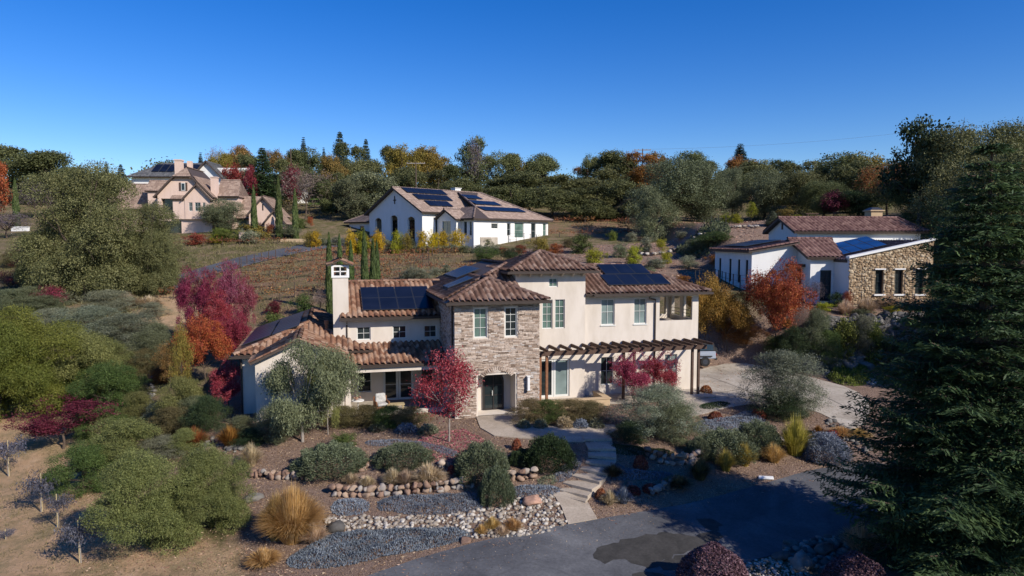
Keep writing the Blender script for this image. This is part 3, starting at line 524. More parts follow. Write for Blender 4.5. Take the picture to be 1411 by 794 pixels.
# cobbles
def cobbles(name, poly, dens, s0, s1, m, seed, lab, kind='stuff'):
    rg = np.random.default_rng(seed); x0, y0 = poly.min(0); x1, y1 = poly.max(0); n = int((x1 - x0) * (y1 - y0) * dens); X = rg.uniform(x0, x1, n); Y = rg.uniform(y0, y1, n); ok = inside(poly, X, Y); X = X[ok]; Y = Y[ok]
    s = rg.uniform(s0, s1, len(X)) * rg.choice([.7, 1, 1.25], len(X)); o = stones(name, np.stack([X, Y, H(X, Y) + s * .25], 1), s, m, seed=seed, flat=.7); tag(o, lab, 'cobbles', None, kind); return o
CB1 = pp((446,735),(448,714),(520,712),(600,712),(660,704),(706,690),(742,682),(764,684),(782,724),(742,737),(690,742),(655,744),(610,730),(530,730))
cobbles('cobble_bed', CB1, 52, .07, .115, M['cobble'], 11, 'pale river cobbles between the low stone wall and the drive')
cobbles('gravel_bed', pp((1020,785),(1035,775),(1065,768),(1100,782),(1125,800),(1040,810)), 110, .045, .075, M['cobble'], 12, 'pale pebbles beside the purple dome shrub at the drive edge')
cobbles('dry_creek', pp((150,602),(168,588),(190,566),(203,545),(204,515),(214,482),(226,480),(214,512),(214,545),(202,570),(180,598)), 12, .09, .17, M['greyrock'], 13, 'dry creek of pale stones winding down the left garden')
cobbles('creek_stones', pp((1040,500),(1080,490),(1150,500),(1215,520),(1205,532),(1130,515),(1080,505)), 12, .1, .2, M['cobble'], 14, 'pale stones in the bed along the forecourt')
cobbles('slate_chips', pp((255,640),(270,610),(330,600),(360,610),(330,625),(270,645)), 18, .1, .17, M['greyrock'], 15, 'grey stones in the shaded bed left of the house')
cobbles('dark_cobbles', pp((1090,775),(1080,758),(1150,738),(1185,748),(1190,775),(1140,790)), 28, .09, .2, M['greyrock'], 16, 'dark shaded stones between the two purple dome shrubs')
cobbles('edging_stones', pp((1150,575),(1175,598),(1205,620),(1195,630),(1160,606),(1138,584)), 14, .1, .2, M['greyrock'], 17, 'grey edging stones along the forecourt curve')
# low dry stone walls
def stonewall(px, h, label, m='rock', s=.19, rows=2, seed=1, thick=.3):
    pts = [hit(a, b) for a, b in px]; rg = np.random.default_rng(seed); cen = []; sz = []
    for (a, b) in zip(pts[:-1], pts[1:]):
        Ln = np.hypot(*(b - a)[:2]); k = max(2, int(Ln / (s * 1.25)))
        for r in range(rows):
            for i in range(k):
                t = (i + rg.uniform(.1, .9)) / k; q = a * (1 - t) + b * t; g = float(H(q[0], q[1])); cen.append((q[0] + rg.normal(scale=.03), q[1] + r * .05 + rg.normal(scale=.03), g + s * .4 + r * h / rows)); sz.append(s * rg.uniform(.85, 1.3))
    o = stones('stone_wall', cen, sz, M[m], sub=2, seed=seed, flat=.85, chop=10); tag(o, label, 'stone wall')
stonewall([(455,684),(500,686),(540,684),(590,680),(657,672)], .5, 'low dry stone retaining wall above the cobble bed, longest of the garden walls', seed=21)
stonewall([(345,657),(380,660),(420,660),(447,662)], .3, 'short row of rounded stones behind the big tan grass clump', seed=22, rows=2)
stonewall([(694,666),(712,664),(738,660)], .65, 'small stone wall segment just left of the path steps', seed=23, s=.2)
stonewall([(604,646),(622,643)], .35, 'tiny stack of stones between two rosemary mounds', seed=24, rows=2)
stonewall([(890,630),(915,640),(945,641),(972,632)], .6, 'curved low stone wall below the large grey green bush', seed=25, s=.2)
stonewall([(500,652),(508,640),(520,634)], .2, 'few ochre stones at the edge of the left rosemary mound', seed=26, rows=1, s=.13)
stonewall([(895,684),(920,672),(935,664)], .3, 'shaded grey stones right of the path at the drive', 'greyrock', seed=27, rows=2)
def boulder(px, py, s, m, label, seed, name='boulder'):
    p = hit(px, py); o = stones(name, [(0, 0, 0)], [1.0], M[m], sub=3, seed=seed, flat=.7); o.location = (p[0], p[1], p[2] + s * .22); o.scale = (s, s * .9, s * .95); tag(o, label, 'boulder')
for i, q in enumerate([(681,697,.36,'redrock','square reddish boulder at the right end of the low stone wall'),(735,694,.42,'redrock','reddish boulder among grey mats near the path foot'),(462,730,.38,'greyrock','pale boulder at the left end of the cobble bed'),
    (350,690,.4,'greyrock','pale boulder behind the big tan grass clump'),(500,660,.2,'rock','small pale boulder beside tan grasses'),(1108,782,.55,'greyrock','largest dark boulder between the purple dome shrubs'),
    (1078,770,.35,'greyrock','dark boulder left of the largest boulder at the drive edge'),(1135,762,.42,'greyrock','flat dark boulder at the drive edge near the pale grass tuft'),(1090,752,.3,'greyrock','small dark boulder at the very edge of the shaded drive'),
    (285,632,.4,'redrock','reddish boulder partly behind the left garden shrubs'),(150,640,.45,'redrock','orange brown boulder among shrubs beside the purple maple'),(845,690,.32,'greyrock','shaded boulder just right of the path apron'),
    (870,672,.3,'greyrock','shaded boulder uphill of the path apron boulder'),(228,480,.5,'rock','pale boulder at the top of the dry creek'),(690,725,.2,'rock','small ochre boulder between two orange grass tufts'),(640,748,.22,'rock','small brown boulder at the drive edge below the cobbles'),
    (1076,607,.25,'rock','brown boulder behind the tall yellow grass')]): boulder(*q, seed=40 + i)
p = hit(1055, 660); mb = MB(); mb.hexa([(-.38,-.12,0),(.32,-.2,0),(.4,.1,0),(-.3,.16,0),(-.36,-.1,.08),(.3,-.18,.07),(.38,.08,.08),(-.28,.14,.09)]); o = mb.build('flat_stone', M['white'], bevel=.02); o.location = (p[0], p[1], p[2] + .02); tag(o, 'flat white slab lying at the edge of the drive in the sun', 'stone slab')
# big rubble retaining wall below the stone house
rg = np.random.default_rng(77); cen = []; sz = []
for i in range(430):
    x = rg.uniform(21, 41); y = 53.0 + .02 * (x - 28) + rg.uniform(-1.25, .95); z = float(H(x, y)); cen.append((x, y - .15, z + .1)); s = rg.uniform(.4, .85); sz.append(s)
o = stones('rubble_wall', cen, sz, M['greyrock'], sub=3, seed=78, flat=.8, chop=14); tag(o, 'tall grey boulder retaining wall below the stone sided house', 'retaining wall')
cen = []; sz = []
for t in np.linspace(0, 1, 60): q = hit(885 + 160 * t, 352 - 42 * t + 6 * math.sin(t * 7)); cen.append((q[0] + rg.normal(scale=.3), q[1] + rg.normal(scale=.3), q[2] + .2)); sz.append(rg.uniform(.16, .34))
o = stones('stone_edging', cen, sz, M['cobble'], sub=2, seed=79); tag(o, 'pale rock edging running up the bank behind the main house', 'rock edging')
# ------------------------------------------------------------------ main house (local frame: u along the front, v into depth)
hx, hy = hw(0, 0)
house = empty('stucco_house', (hx, hy, 0), HA, 'large cream stucco house with stone entry tower and red tile roofs in the middle', 'house')
def hwall(name, segs, m='cream', parent=house, extra=None, mats=None, depth=.16):
    mb = MB()
    for s in segs: wall(mb, *s[:4], holes=s[4] if len(s) > 4 else (), depth=depth)
    if extra: extra(mb)
    return mb.build(name, mats or M[m], parent)
s38 = .38
# --- stone entry tower
hs = [(1.06, 1.82, 4.53, 6.2), (2.86, 3.56, 4.53, 6.2), (1.28, 3.48, -.3, 2.38)]
def rec(mb):
    for q in ([(1.28,.16,-.3),(1.28,1.2,-.3),(1.28,1.2,2.38),(1.28,.16,2.38)], [(3.48,.16,-.3),(3.48,1.2,-.3),(3.48,1.2,2.38),(3.48,.16,2.38)], [(1.28,.16,2.38),(3.48,.16,2.38),(3.48,1.2,2.38),(1.28,1.2,2.38)], [(1.28,-.02,.085),(3.48,-.02,.085),(3.48,1.2,.085),(1.28,1.2,.085)]): mb.poly(q)
    wall(mb, (1.28, 1.2), (3.48, 1.2), -.3, 2.38, [(.57, 1.75, -.3, 2.2)])
hwall('entry_tower', [((0,0),(4.85,0),-1,6.6,hs), ((0,6),(0,0),-1,6.6), ((4.85,0),(4.85,3.1),-1,6.6)], extra=rec)
# ledger stone veneer as real stones
mb = MB(); rg = np.random.default_rng(3); z = -.4; hole2 = [(1.0,1.88,4.47,6.26), (2.8,3.62,4.47,6.26), (1.2,3.56,-.5,2.46)]
def veneer(mb, L0, L1, zt, holes, P3, hmin=.05, hmax=.105, wmin=.12, wmax=.45):
    z = -.4
    while z < zt:
        h = rg.uniform(hmin, hmax); h = min(h, zt - z) if zt - z > .03 else .03; s = L0
        while s < L1:
            w = rg.uniform(wmin, wmax); e = min(s + w, L1); segs = [(s, e)]
            for (a, b, c, d_) in holes:
                if z + h > c and z < d_:
                    ns = []
                    for (p, q) in segs:
                        if q <= a or p >= b: ns.append((p, q))
                        else:
                            if p < a: ns.append((p, a))
                            if q > b: ns.append((b, q))
                    segs = ns
            for (p, q) in segs:
                if q - p < .03: continue
                o = .03 + rg.uniform(0, .045); g = .006; r = float(np.clip(rg.normal(.5, .24), 0, 1)); tl = rg.normal(scale=.006)
                c = [P3(p+g, z+g, .01), P3(q-g, z+g, .01), P3(q-g, z+h-g, .01), P3(p+g, z+h-g, .01), P3(p+g, z+g, -o), P3(q-g, z+g+tl, -o-.008), P3(q-g, z+h-g, -o), P3(p+g, z+h-g+tl, -o+.008)]
                mb.hexa(c, 0, r)
            s = e
        z += h
veneer(mb, -.05, 4.9, 6.45, hole2, lambda s, z, q: (s, q, z)); veneer(mb, -.05, 3.1, 6.45, [], lambda s, z, q: (4.85 - q, s, z)); veneer(mb, 0, 5.5, 6.45, [], lambda s, z, q: (q, s, z))
mb.build('ledger_stone_cladding', M['ledger'], house)
mb = MB()   # shallow arch of thin stones over the entry
for k in range(17):
    a = math.pi * (.22 + .56 * k / 16); cx, cz_, r0, r1 = 2.4, 1.72, .92, 1.14; da = .032; P = lambda r, t, q: (cx - math.cos(t) * r * 1.1, q, cz_ + math.sin(t) * r)
    mb.hexa([P(r0,a-da,.0),P(r1,a-da,0),P(r1,a-da,-.09),P(r0,a-da,-.09),P(r0,a+da,.0),P(r1,a+da,0),P(r1,a+da,-.09),P(r0,a+da,-.09)], 0, random.uniform(.2, .75))
mb.build('entry_arch', M['ledger'], house)
window(house, (0,0), (1,0), 1.06, 1.82, 4.53, 6.2, 2, 3, 'teal'); window(house, (0,0), (1,0), 2.86, 3.56, 4.53, 6.2, 2, 4, 'glass')
# arched front door
d = MB(); pts = [(1.85, -.0), (3.03, -.0), (3.03, 1.72)] + [(2.44 + .59 * math.cos(t), 1.72 + .46 * math.sin(t)) for t in np.linspace(0, math.pi, 12)][1:-1] + [(1.85, 1.72)]
d.poly([(a, 1.14, b + .05) for a, b in pts]); 
for i in range(len(pts)): a, b = pts[i]; c_, e_ = pts[(i + 1) % len(pts)]; d.bar((a, 1.12, b + .05), (c_, 1.12, e_ + .05), .07, .1)
d.bar((2.44,1.11,.05),(2.44,1.11,2.2),.05,.06)
dr = d.build('front_door', M['darkframe'], house); g = MB()
for (a, b, c_, e_) in [(1.93,2.40,1.0,1.5),(2.48,2.95,1.0,1.5),(1.93,2.40,1.56,2.05),(2.48,2.95,1.56,2.05),(1.93,2.40,.2,.92),(2.48,2.95,.2,.92)]: g.poly([(a,1.125,c_),(b,1.125,c_),(b,1.125,e_),(a,1.125,e_)])
g.build('pane', M['glass'], dr); g = MB(); g.bar((2.36,1.02,.95),(2.36,1.02,1.25),.03,.03); g.bar((2.36,1.02,1.1),(2.36,1.12,1.1),.03,.03); g.build('door_handle', M['frame'], dr)
g = MB(); g.box(4.12,4.26,-.30,-.08,1.45,2.2); g.box(4.09,4.29,-.33,-.05,2.2,2.24); g.box(4.09,4.29,-.33,-.05,1.42,1.45); g.box(4.15,4.23,-.08,.03,1.7,1.9); w = g.build('wall_lantern', M['white'], house, bevel=.01)
bm = newbm(); e = -.5; zt = 6.6
slope(bm, [(e,e,zt),(5.35,e,zt),(2.42,2.43,zt+s38*2.93)]); slope(bm, [(5.35,e,zt),(5.35,3.0,zt),(5.35,3.0,zt+.01),(2.42,3.9,zt+s38*2.93),(2.42,2.43,zt+s38*2.93)]) if False else None
slope(bm, [(5.35,e,zt),(5.35,2.98,zt),(2.42,2.98,zt+s38*2.93),(2.42,2.43,zt+s38*2.93)])
zr = zt + s38 * 2.93; W0 = 4.4
slope(bm, [(e,13,zt),(e,e,zt),(2.42,2.43,zr),(2.42,3.73,zr),(4.4,5.7,zt+s38*4.9),(4.4,13,zt+s38*4.9)])
slope(bm, [(.1,.8,zt-.0),(4.4,.8,zt),(4.4,5.7,zt+s38*4.9)])
slope(bm, [(9.3,13,zt),(4.4,13,zt+s38*4.9),(4.4,8.2,zt+s38*4.9),(9.3,8.2,zt)][:1] + [(4.4,13,zt+s38*4.9),(4.4,8.2,zt+s38*4.9),(9.3,8.2,zt)]) if False else slope(bm, [(9.3,8.2,zt),(9.3,13,zt),(4.4,13,zt+s38*4.9),(4.4,8.2,zt+s38*4.9)])
slope(bm, [(2.42,2.98,zr-.02),(4.2,2.98,zr-.02-s38*1.78),(2.42,3.7,zr-.01)]) if False else None
for a, b in [((e,e,zt),(2.42,2.43,zr)), ((5.35,e,zt),(2.42,2.43,zr)), ((2.42,2.43,zr),(2.42,3.9,zr)), ((2.42,3.73,zr),(4.4,5.7,zt+s38*4.9)), ((4.4,5.7,zt+s38*4.9),(4.4,13,zt+s38*4.9))]: ridge(bm, (a[0],a[1],a[2]+.08), (b[0],b[1],b[2]+.08))
rf = roofobj('tower_roof', bm, [M['tile_br'], M['fascia']], house)
g = MB(); g.box(e-.1,5.45,e-.12,e,zt-.16,zt-.02); g.box(e-.12,e,e,13,zt-.16,zt-.02); g.box(5.35,5.45,e,2.9,zt-.16,zt-.02); g.tube([(-.12,.3,zt-.2),(-.12,.3,4)],.05); g.build('gutter', M['gutter'], rf)
hwall('rear_block', [((0,13),(0,4),-1,6.5), ((9,13),(0,13),-1,6.5), ((4.3,3.0),(4.3,3.02),-1,6.5)])
# solar panels on the west slope
ew = (0, -1, 0); tw = Vector((1, 0, s38)).normalized()
def wz(u): return zt + s38 * (u + .5)
for k in range(2): panel(house, (.35, 6.0 - 1.03 * k, wz(.35)), ew, tw, 1.0, 1.7)
for k in range(5): panel(house, (1.5, 12.4 - 1.03 * k, wz(1.5)), ew, tw, 1.0, 1.7)
panel(house, (3.25, 11.4, wz(3.25)), ew, tw, 1.7, 1.0) if False else None
# --- tall stucco tower
def flare(mb): pass
hwall('tall_tower', [((4.3,3),(8.87,3),-1,8.1,[(1.72,2.4,4.49,6.31),(2.55,3.21,4.49,6.31),(2.15,2.74,7.1,7.66),(1.5,3.55,.15,2.57)]), ((4.3,8),(4.3,3),6,8.1), ((8.87,3),(8.87,8),-1,8.1), ((8.87,8),(4.3,8),6,8.1)])
TA, TB = (4.3,3), (8.87,3)
window(house, TA, TB, 1.72, 2.4, 4.49, 6.31, 2, 4, 'teal'); window(house, TA, TB, 2.55, 3.21, 4.49, 6.31, 2, 4, 'teal'); window(house, TA, TB, 2.15, 2.74, 7.1, 7.66, 2, 2, 'teal')
fd = window(house, TA, TB, 1.5, 2.5, .15, 2.57, 1, 1, 'glass', fw=.12, name='patio_door'); window(house, TA, TB, 2.52, 3.55, .15, 2.57, 1, 1, 'curtain', fw=.12, name='patio_door')
bm = newbm(); z8 = 8.12; a0, a1, b0_, b1_ = 3.72, 9.45, 2.42, 8.6; ca_, cb_ = (a0+a1)/2, b0_+(a1-a0)/2; zp = z8 + .40 * (a1-a0)/2
slope(bm, [(a0,b0_,z8),(a1,b0_,z8),(ca_,cb_,zp)]); slope(bm, [(a1,b0_,z8),(a1,b1_,z8),(ca_,b1_-2.9,zp),(ca_,cb_,zp)]); slope(bm, [(a0,b1_,z8),(a0,b0_,z8),(ca_,cb_,zp),(ca_,b1_-2.9,zp)]); slope(bm, [(a1,b1_,z8),(a0,b1_,z8),(ca_,b1_-2.9,zp)])
for q in [(a0,b0_),(a1,b0_)]: ridge(bm, (q[0],q[1],z8+.08), (ca_,cb_,zp+.08))
rf = roofobj('tall_tower_roof', bm, [M['tile_br'], M['fascia']], house)
g = MB(); g.box(a0-.1,a1+.1,b0_-.11,b0_,z8-.16,z8-.03); g.box(a0-.11,a0,b0_,b1_,z8-.16,z8-.03); g.box(a1,a1+.11,b0_,b1_,z8-.16,z8-.03); g.build('gutter', M['gutter'], rf)
for k in range(7):
    g = MB(); u = 4.45 + .70 * k; g.hexa([(u,3.0,7.72),(u+.1,3.0,7.72),(u+.1,3.0,8.0),(u,3.0,8.0),(u,2.72,7.9),(u+.1,2.72,7.9),(u+.1,2.5,8.0),(u,2.5,8.0)]); g.build('corbel', M['cream'], rf)
# --- right wing
RA, RB = (8.87,3.4), (17.1,3.4)
def logg(mb):
    for q in ([(13.9,3.56,4.45),(17.1,3.56,4.45),(17.1,7.0,4.45),(13.9,7.0,4.45)], [(13.9,3.56,4.45),(13.9,7,4.45),(13.9,7,6.5),(13.9,3.56,6.5)], [(13.9,3.56,6.48),(17.1,3.56,6.48),(17.1,7,6.48),(13.9,7,6.48)]): mb.poly(q)
    wall(mb, (13.9,7),(17.1,7), 4.4, 6.5, [(.5,1.3,4.72,6.3),(1.7,2.7,4.72,6.3)], depth=.25); wall(mb, (16.9,7),(16.9,3.56), 4.4, 6.5, [(.3,1.45,4.72,6.3),(1.85,3.1,4.72,6.3)])
hwall('right_wing', [(RA,RB,-1,6.55,[(1.25,2.19,4.55,6.22),(3.55,4.44,4.55,6.22),(5.38,7.78,4.7,6.3),(1.25,2.15,.63,2.46),(5.8,6.72,.42,2.44)]), ((17.1,3.4),(17.1,7.1),-1,6.55,[(.3,1.65,4.72,6.3),(2.05,3.3,4.72,6.3)]), ((17.1,7.1),(17.1,11),-1,4.5), ((13.9,7.1),(13.9,11),4.4,6.5), ((17.1,11),(9,11),-1,6.5), ((8.87,3),(8.87,3.4),-1,6.5)], extra=logg)
g = MB(); g.poly([(13.9,7.0,4.48),(17.1,7.0,4.48),(17.1,11,4.48),(13.9,11,4.48)]); g.build('balcony_deck', M['concrete'], house)
for s0, s1 in ((1.25,2.19),(3.55,4.44)): window(house, RA, RB, s0, s1, 4.55, 6.22, 2, 2, 'curtain', sill=True)
window(house, RA, RB, 1.25, 2.15, .63, 2.46, 2, 2, 'glass'); window(house, RA, RB, 5.8, 6.72, .42, 2.44, 2, 4, 'curtain')
g = MB()
for v in (3.75, 5.35): 
    for zz_ in (4.78, 5.0, 5.25): g.bar((16.95, v, zz_), (16.95, v + 1.35, zz_), .03, .03)
g.build('balcony_rail', M['darkframe'], house)
bm = newbm(); z6 = 6.6; r0, r1, q0, q1 = 8.87, 17.72, 2.85, 11.5; hv = (q1 - q0) / 2; vr = q0 + hv; zr2 = z6 + .38 * hv
slope(bm, [(r0,q0,z6),(r1,q0,z6),(r1-hv,vr,zr2),(r0,vr,zr2)]); slope(bm, [(r1,q0,z6),(r1,q1,z6),(r1-hv,vr,zr2)]); slope(bm, [(r1,q1,z6),(r0-.0,q1,z6),(r0,vr,zr2),(r1-hv,vr,zr2)])
for a, b in [((r1,q0,z6),(r1-hv,vr,zr2)), ((r1,q1,z6),(r1-hv,vr,zr2)), ((r0+.5,vr,zr2),(r1-hv,vr,zr2))]: ridge(bm, (a[0],a[1],a[2]+.08), (b[0],b[1],b[2]+.08))
rf = roofobj('right_wing_roof', bm, [M['tile_br'], M['fascia']], house)
g = MB(); g.box(r0+.5,r1+.1,q0-.12,q0,z6-.16,z6-.02); g.box(r1,r1+.12,q0,q1,z6-.16,z6-.02); g.build('gutter', M['gutter'], rf)
g = MB(); g.tube([(13.3,2.82,6.45),(13.3,3.0,6.25),(13.9,3.3,6.12),(13.9,3.32,5.9),(13.9,3.32,.1)],.05); g.build('downspout', M['gutter'], house)
tf = Vector((0, 1, .38)).normalized(); ef = (1, 0, 0)
def rz_(v): return z6 + .38 * (v - q0)
for k in range(4): panel(house, (10.75 + 1.12*k, 3.75, rz_(3.75)), ef, tf, 1.1, 1.68)
for k in range(3): panel(house, (11.2 + 1.12*k, 5.4, rz_(5.4)), ef, tf, 1.1, 1.68)
# --- left wing, upper storey
LA, LB = (-6.0,5.2), (0,5.2)
hwall('left_wing', [(LA,LB,-1,5.3,[(.84,1.67,3.9,4.72),(3.01,3.86,3.9,4.72),(4.95,5.75,3.9,4.68),(2.4,4.26,.05,2.0),(.85,1.68,.65,2.0),(4.75,5.55,.9,2.0)]), ((-6.0,14),(-6.0,5.2),-1,5.3), ((0,14),(-6,14),-1,5.3)],
    extra=lambda mb: (mb.poly([(-6.0,5.2,5.3),(-6.0,9.6,6.95),(-6.0,14,5.3)]), mb.poly([(-6.0,5.2,5.29),(-6.0,5.2,5.3),(-6.0,14,5.3)])))
for s0, s1 in ((.84,1.67),(3.01,3.86)): window(house, LA, LB, s0, s1, 3.9, 4.72, 2, 2, 'glass')
window(house, LA, LB, 4.95, 5.75, 3.9, 4.68, 2, 2, 'glass')
window(house, LA, LB, 2.4, 3.32, .05, 2.0, 1, 2, 'glass', fw=.13, name='french_door'); window(house, LA, LB, 3.34, 4.26, .05, 2.0, 1, 2, 'glass', fw=.13, name='french_door'); window(house, LA, LB, .85, 1.68, .65, 2.0, 1, 2, 'glass'); window(house, LA, LB, 4.75, 5.55, .9, 2.0, 1, 2, 'glass')
bm = newbm(); ze = 5.32
slope(bm, [(-6.15,4.7,ze),(.1,4.7,ze),(.9,9.6,ze+s38*4.9),(-5.5,9.6,ze+s38*4.9)][:2] + [(.1,9.6,ze+s38*4.9),(-6.15,9.6,ze+s38*4.9)]); slope(bm, [(.1,14.5,ze),(-6.15,14.5,ze),(-6.15,9.6,ze+s38*4.9),(.1,9.6,ze+s38*4.9)])
slope(bm, [(-.6,14.5,ze+.01),(-.6,14.5,ze+.02),(1.3,9.6,ze+s38*4.9)]) if False else None
ridge(bm, (-6.15,9.6,ze+s38*4.9+.08), (.6,9.6,ze+s38*4.9+.08))
rf = roofobj('left_wing_roof', bm, [M['tile_or'], M['fascia']], house)
g = MB(); g.box(-6.2,.0,4.58,4.7,ze-.16,ze-.02); g.tube([(-5.75,4.62,5.2),(-5.75,4.7,5.0),(-5.75,5.12,4.85),(-5.75,5.12,3.75)],.045); g.build('gutter', M['gutter'], rf)
for j in range(2):
    for k in range(4): panel(house, (-4.78 + 1.1*k, 5.35 + 1.57*j, ze + s38*(.65 + 1.57*j)), ef, tf, 1.08, 1.66)
# porch roof
bm = newbm(); zp0 = 2.86
slope(bm, [(-6.3,2.15,zp0),(.0,2.15,zp0),(.0,5.2,zp0+.26*3.05),(-6.3,5.2,zp0+.26*3.05)]); rf = roofobj('porch_roof', bm, [M['tile_or'], M['fascia']], house)
g = MB(); g.box(-6.1,-.08,2.2,2.4,zp0-.42,zp0-.15); g.build('porch_beam', M['cream'], house)
g = MB(); g.box(-6.1,-.08,2.04,2.15,zp0-.15,zp0-.02); g.build('gutter', M['gutter'], rf)
g = MB(); g.box(-6.0,0,1.9,5.2,-.5,.05); g.build('porch_floor', M['concrete'], house)
for u in (-5.95, -.35): g = MB(); g.box(u,u+.3,2.18,2.46,0,2.45); g.build('porch_post', M['cream'], house)
g = MB(); g.box(-5.6,-.4,1.75,2.0,-.4,.22); g.build('porch_parapet', M['cream'], house)
# --- west wing with front gable
hwall('west_wing', [((-10.73,2),(-6.03,2),-1,3.35,[(2.55,3.35,.9,2.6)]), ((-10.73,3.9),(-10.73,2),-1,3.35), ((-6.03,2),(-6.03,5.2),-1,3.35), ((-11.6,15),(-11.6,3.9),-1,3.3,[(2,3,1,2.2),(6,7,1,2.2)]), ((-11.6,3.9),(-10.73,3.9),-1,3.3), ((-5,15),(-11.6,15),-1,3.3)],
    extra=lambda mb: mb.poly([(-10.73,2,3.35),(-6.03,2,3.35),(-8.38,2,4.35)]))
window(house, (-10.73,2), (-6.03,2), 2.55, 3.35, .9, 2.6, 2, 3, 'glass')
bm = newbm(); zg = 3.42; ug = -8.38; zgr = 3.36 + .43 * 2.6
slope(bm, [(-11.0,5.5,zg-.05),(-11.0,1.6,zg-.05),(ug,1.6,zgr+.1),(ug,6.2,zgr+.1)]); slope(bm, [(-5.76,1.6,zg-.05),(-5.76,5.5,zg-.05),(ug,6.2,zgr+.1),(ug,1.6,zgr+.1)])
ridge(bm, (ug,1.55,zgr+.17), (ug,6.1,zgr+.17)); ridge(bm, (-11.0,1.66,zg+.0), (ug,1.66,zgr+.14), .1); ridge(bm, (-5.76,1.66,zg+.0), (ug,1.66,zgr+.14), .1)
ew0, zw = -12.05, 3.5; ur, vr_ = -8.0, 7.0; zwr = zw + 1.36
slope(bm, [(ew0,15.4,zw),(ew0,3.5,zw),(ur,vr_,zwr),(ur,15.4,zwr)]); slope(bm, [(ew0,3.5,zw),(-4.3,3.5,zw),(ur,vr_,zwr)][:2] + [(-6.05,5.25,zw+.68),(ur,vr_,zwr)])
slope(bm, [(-6.05,5.25,zw+.68),(-6.05,15.4,zw+.68),(ur,15.4,zwr),(ur,vr_,zwr)])
ridge(bm, (ew0,3.5,zw+.08), (ur,vr_,zwr+.08)); ridge(bm, (ur,vr_,zwr+.08), (ur,15.4,zwr+.08))
rf = roofobj('west_wing_roof', bm, [M['tile_or'], M['fascia']], house)
g = MB(); g.box(ew0-.1,-11.05,3.38,3.5,zw-.16,zw-.02); g.box(ew0-.12,ew0,3.5,15.4,zw-.16,zw-.02); g.tube([(-11.75,3.45,zw-.1),(-11.65,3.8,zw-.4),(-11.65,3.8,0)],.045); g.build('gutter', M['gutter'], rf)
sw = 1.36 / 4.05; tw2 = Vector((1, 0, sw)).normalized()
for k in range(8):
    for j in range(2): panel(house, (-11.75 + 1.68*j, 14.2 - 1.05*k, zw + sw*(.3 + 1.68*j)), ew, tw2, 1.02, 1.66)
# chimney
g = MB(); g.box(-6.54,-5.62,5.15,6.25,3.2,7.75); ch = g.build('chimney', M['cream'], house)
g = MB(); x0,x1,y0,y1,za,zb = -6.6,-5.56,5.09,6.31,7.75,8.5; t = .14
g.box(x0,x1,y0,y1,za,za+.12); g.box(x0,x1,y0,y1,zb-.1,zb)
for a, b in ((x0,y0),(x1-t,y0),(x0,y1-t),(x1-t,y1-t)): g.box(a,a+t,b,b+t,za+.12,zb-.1)
g.box((x0+x1)/2-.03,(x0+x1)/2+.03,y0+.02,y0+.1,za+.12,zb-.1); g.box(x0+t,x1-t,y0+.02,y0+.1,(za+zb)/2-.03,(za+zb)/2+.03); g.box((x0+x1)/2-.03,(x0+x1)/2+.03,y1-.1,y1-.02,za+.12,zb-.1)
g.box(x0+.25,x1-.25,y0+.3,y1-.3,za+.1,zb-.2,1); g.build('chimney_cap', [M['white'], M['darkframe']], ch)
bm = newbm(); xm = (x0+x1)/2
slope(bm, [(x0-.25,y1+.25,zb),(x0-.25,y0-.25,zb),(xm,y0-.25,zb+.36),(xm,y1+.25,zb+.36)], thick=.07); slope(bm, [(x1+.25,y0-.25,zb),(x1+.25,y1+.25,zb),(xm,y1+.25,zb+.36),(xm,y0-.25,zb+.36)], thick=.07); ridge(bm, (xm,y0-.27,zb+.42),(xm,y1+.27,zb+.42), .1)
roofobj('cap_roof', bm, [M['tile_or'], M['fascia']], ch)
g = MB(); g.tube([(-6.95,6.0,4.0),(-6.95,6.0,4.9)],.09,12); g.tube([(-6.95,6.0,4.85),(-6.95,6.0,5.1)],.14,12); g.build('roof_vent', M['lightwood'], house)
# --- pergola
pg = empty('pergola', (hx, hy, 0), HA, 'long dark brown timber pergola along the front of the cream house', 'pergola')
for u, v in ((5.5,1.75),(5.92,1.75),(11.0,1.8),(11.72,1.8),(15.85,1.9),(16.3,1.9)): g = MB(); g.box(u-.075,u+.075,v-.075,v+.075,-.4,3.02); g.build('post', M['lightwood'] if u < 6 else M['wood'], pg, bevel=.01)
for v in (1.62, 1.88): g = MB(); g.box(4.95,16.7,v-.05,v+.05,3.02,3.28); g.build('beam', M['wood'], pg)
g = MB(); g.box(8.9,16.9,3.28,3.385,3.02,3.28); g.build('ledger_board', M['wood'], pg)
for k in range(17):
    u = 5.0 + .735 * k; ye = 3.34 if u > 8.9 else 2.96; g = MB(); g.hexa([(u-.045,1.05,3.36),(u+.045,1.05,3.36),(u+.045,ye,3.285),(u-.045,ye,3.285),(u-.045,.95,3.5),(u+.045,.95,3.5),(u+.045,ye,3.5),(u-.045,ye,3.5)]); g.build('rafter', M['wood'], pg)
# --- patio low walls
g = MB(); g.box(5.3,9.6,.62,.92,-.6,.42); g.box(9.3,9.6,.922,2.6,-.6,.43); g.box(5.25,9.66,.57,.97,.42,.48); g.box(9.25,9.66,.972,2.65,.43,.49)
o = g.build('patio_wall', M['tan']); o.location = (hx, hy, 0); o.rotation_euler = (0, 0, HA); tag(o, 'low tan stucco seat wall round the patio below the pergola', 'low wall')
g = MB(); g.box(4.9,17,.92,3.4,-.3,.04); o = g.build('patio', M['concrete']); o.location = (hx, hy, 0); o.rotation_euler = (0, 0, HA); tag(o, kind='structure')
M['greycloth'] = plain('grey_striped_cloth', (.42, .41, .39), .9, .35, 9)
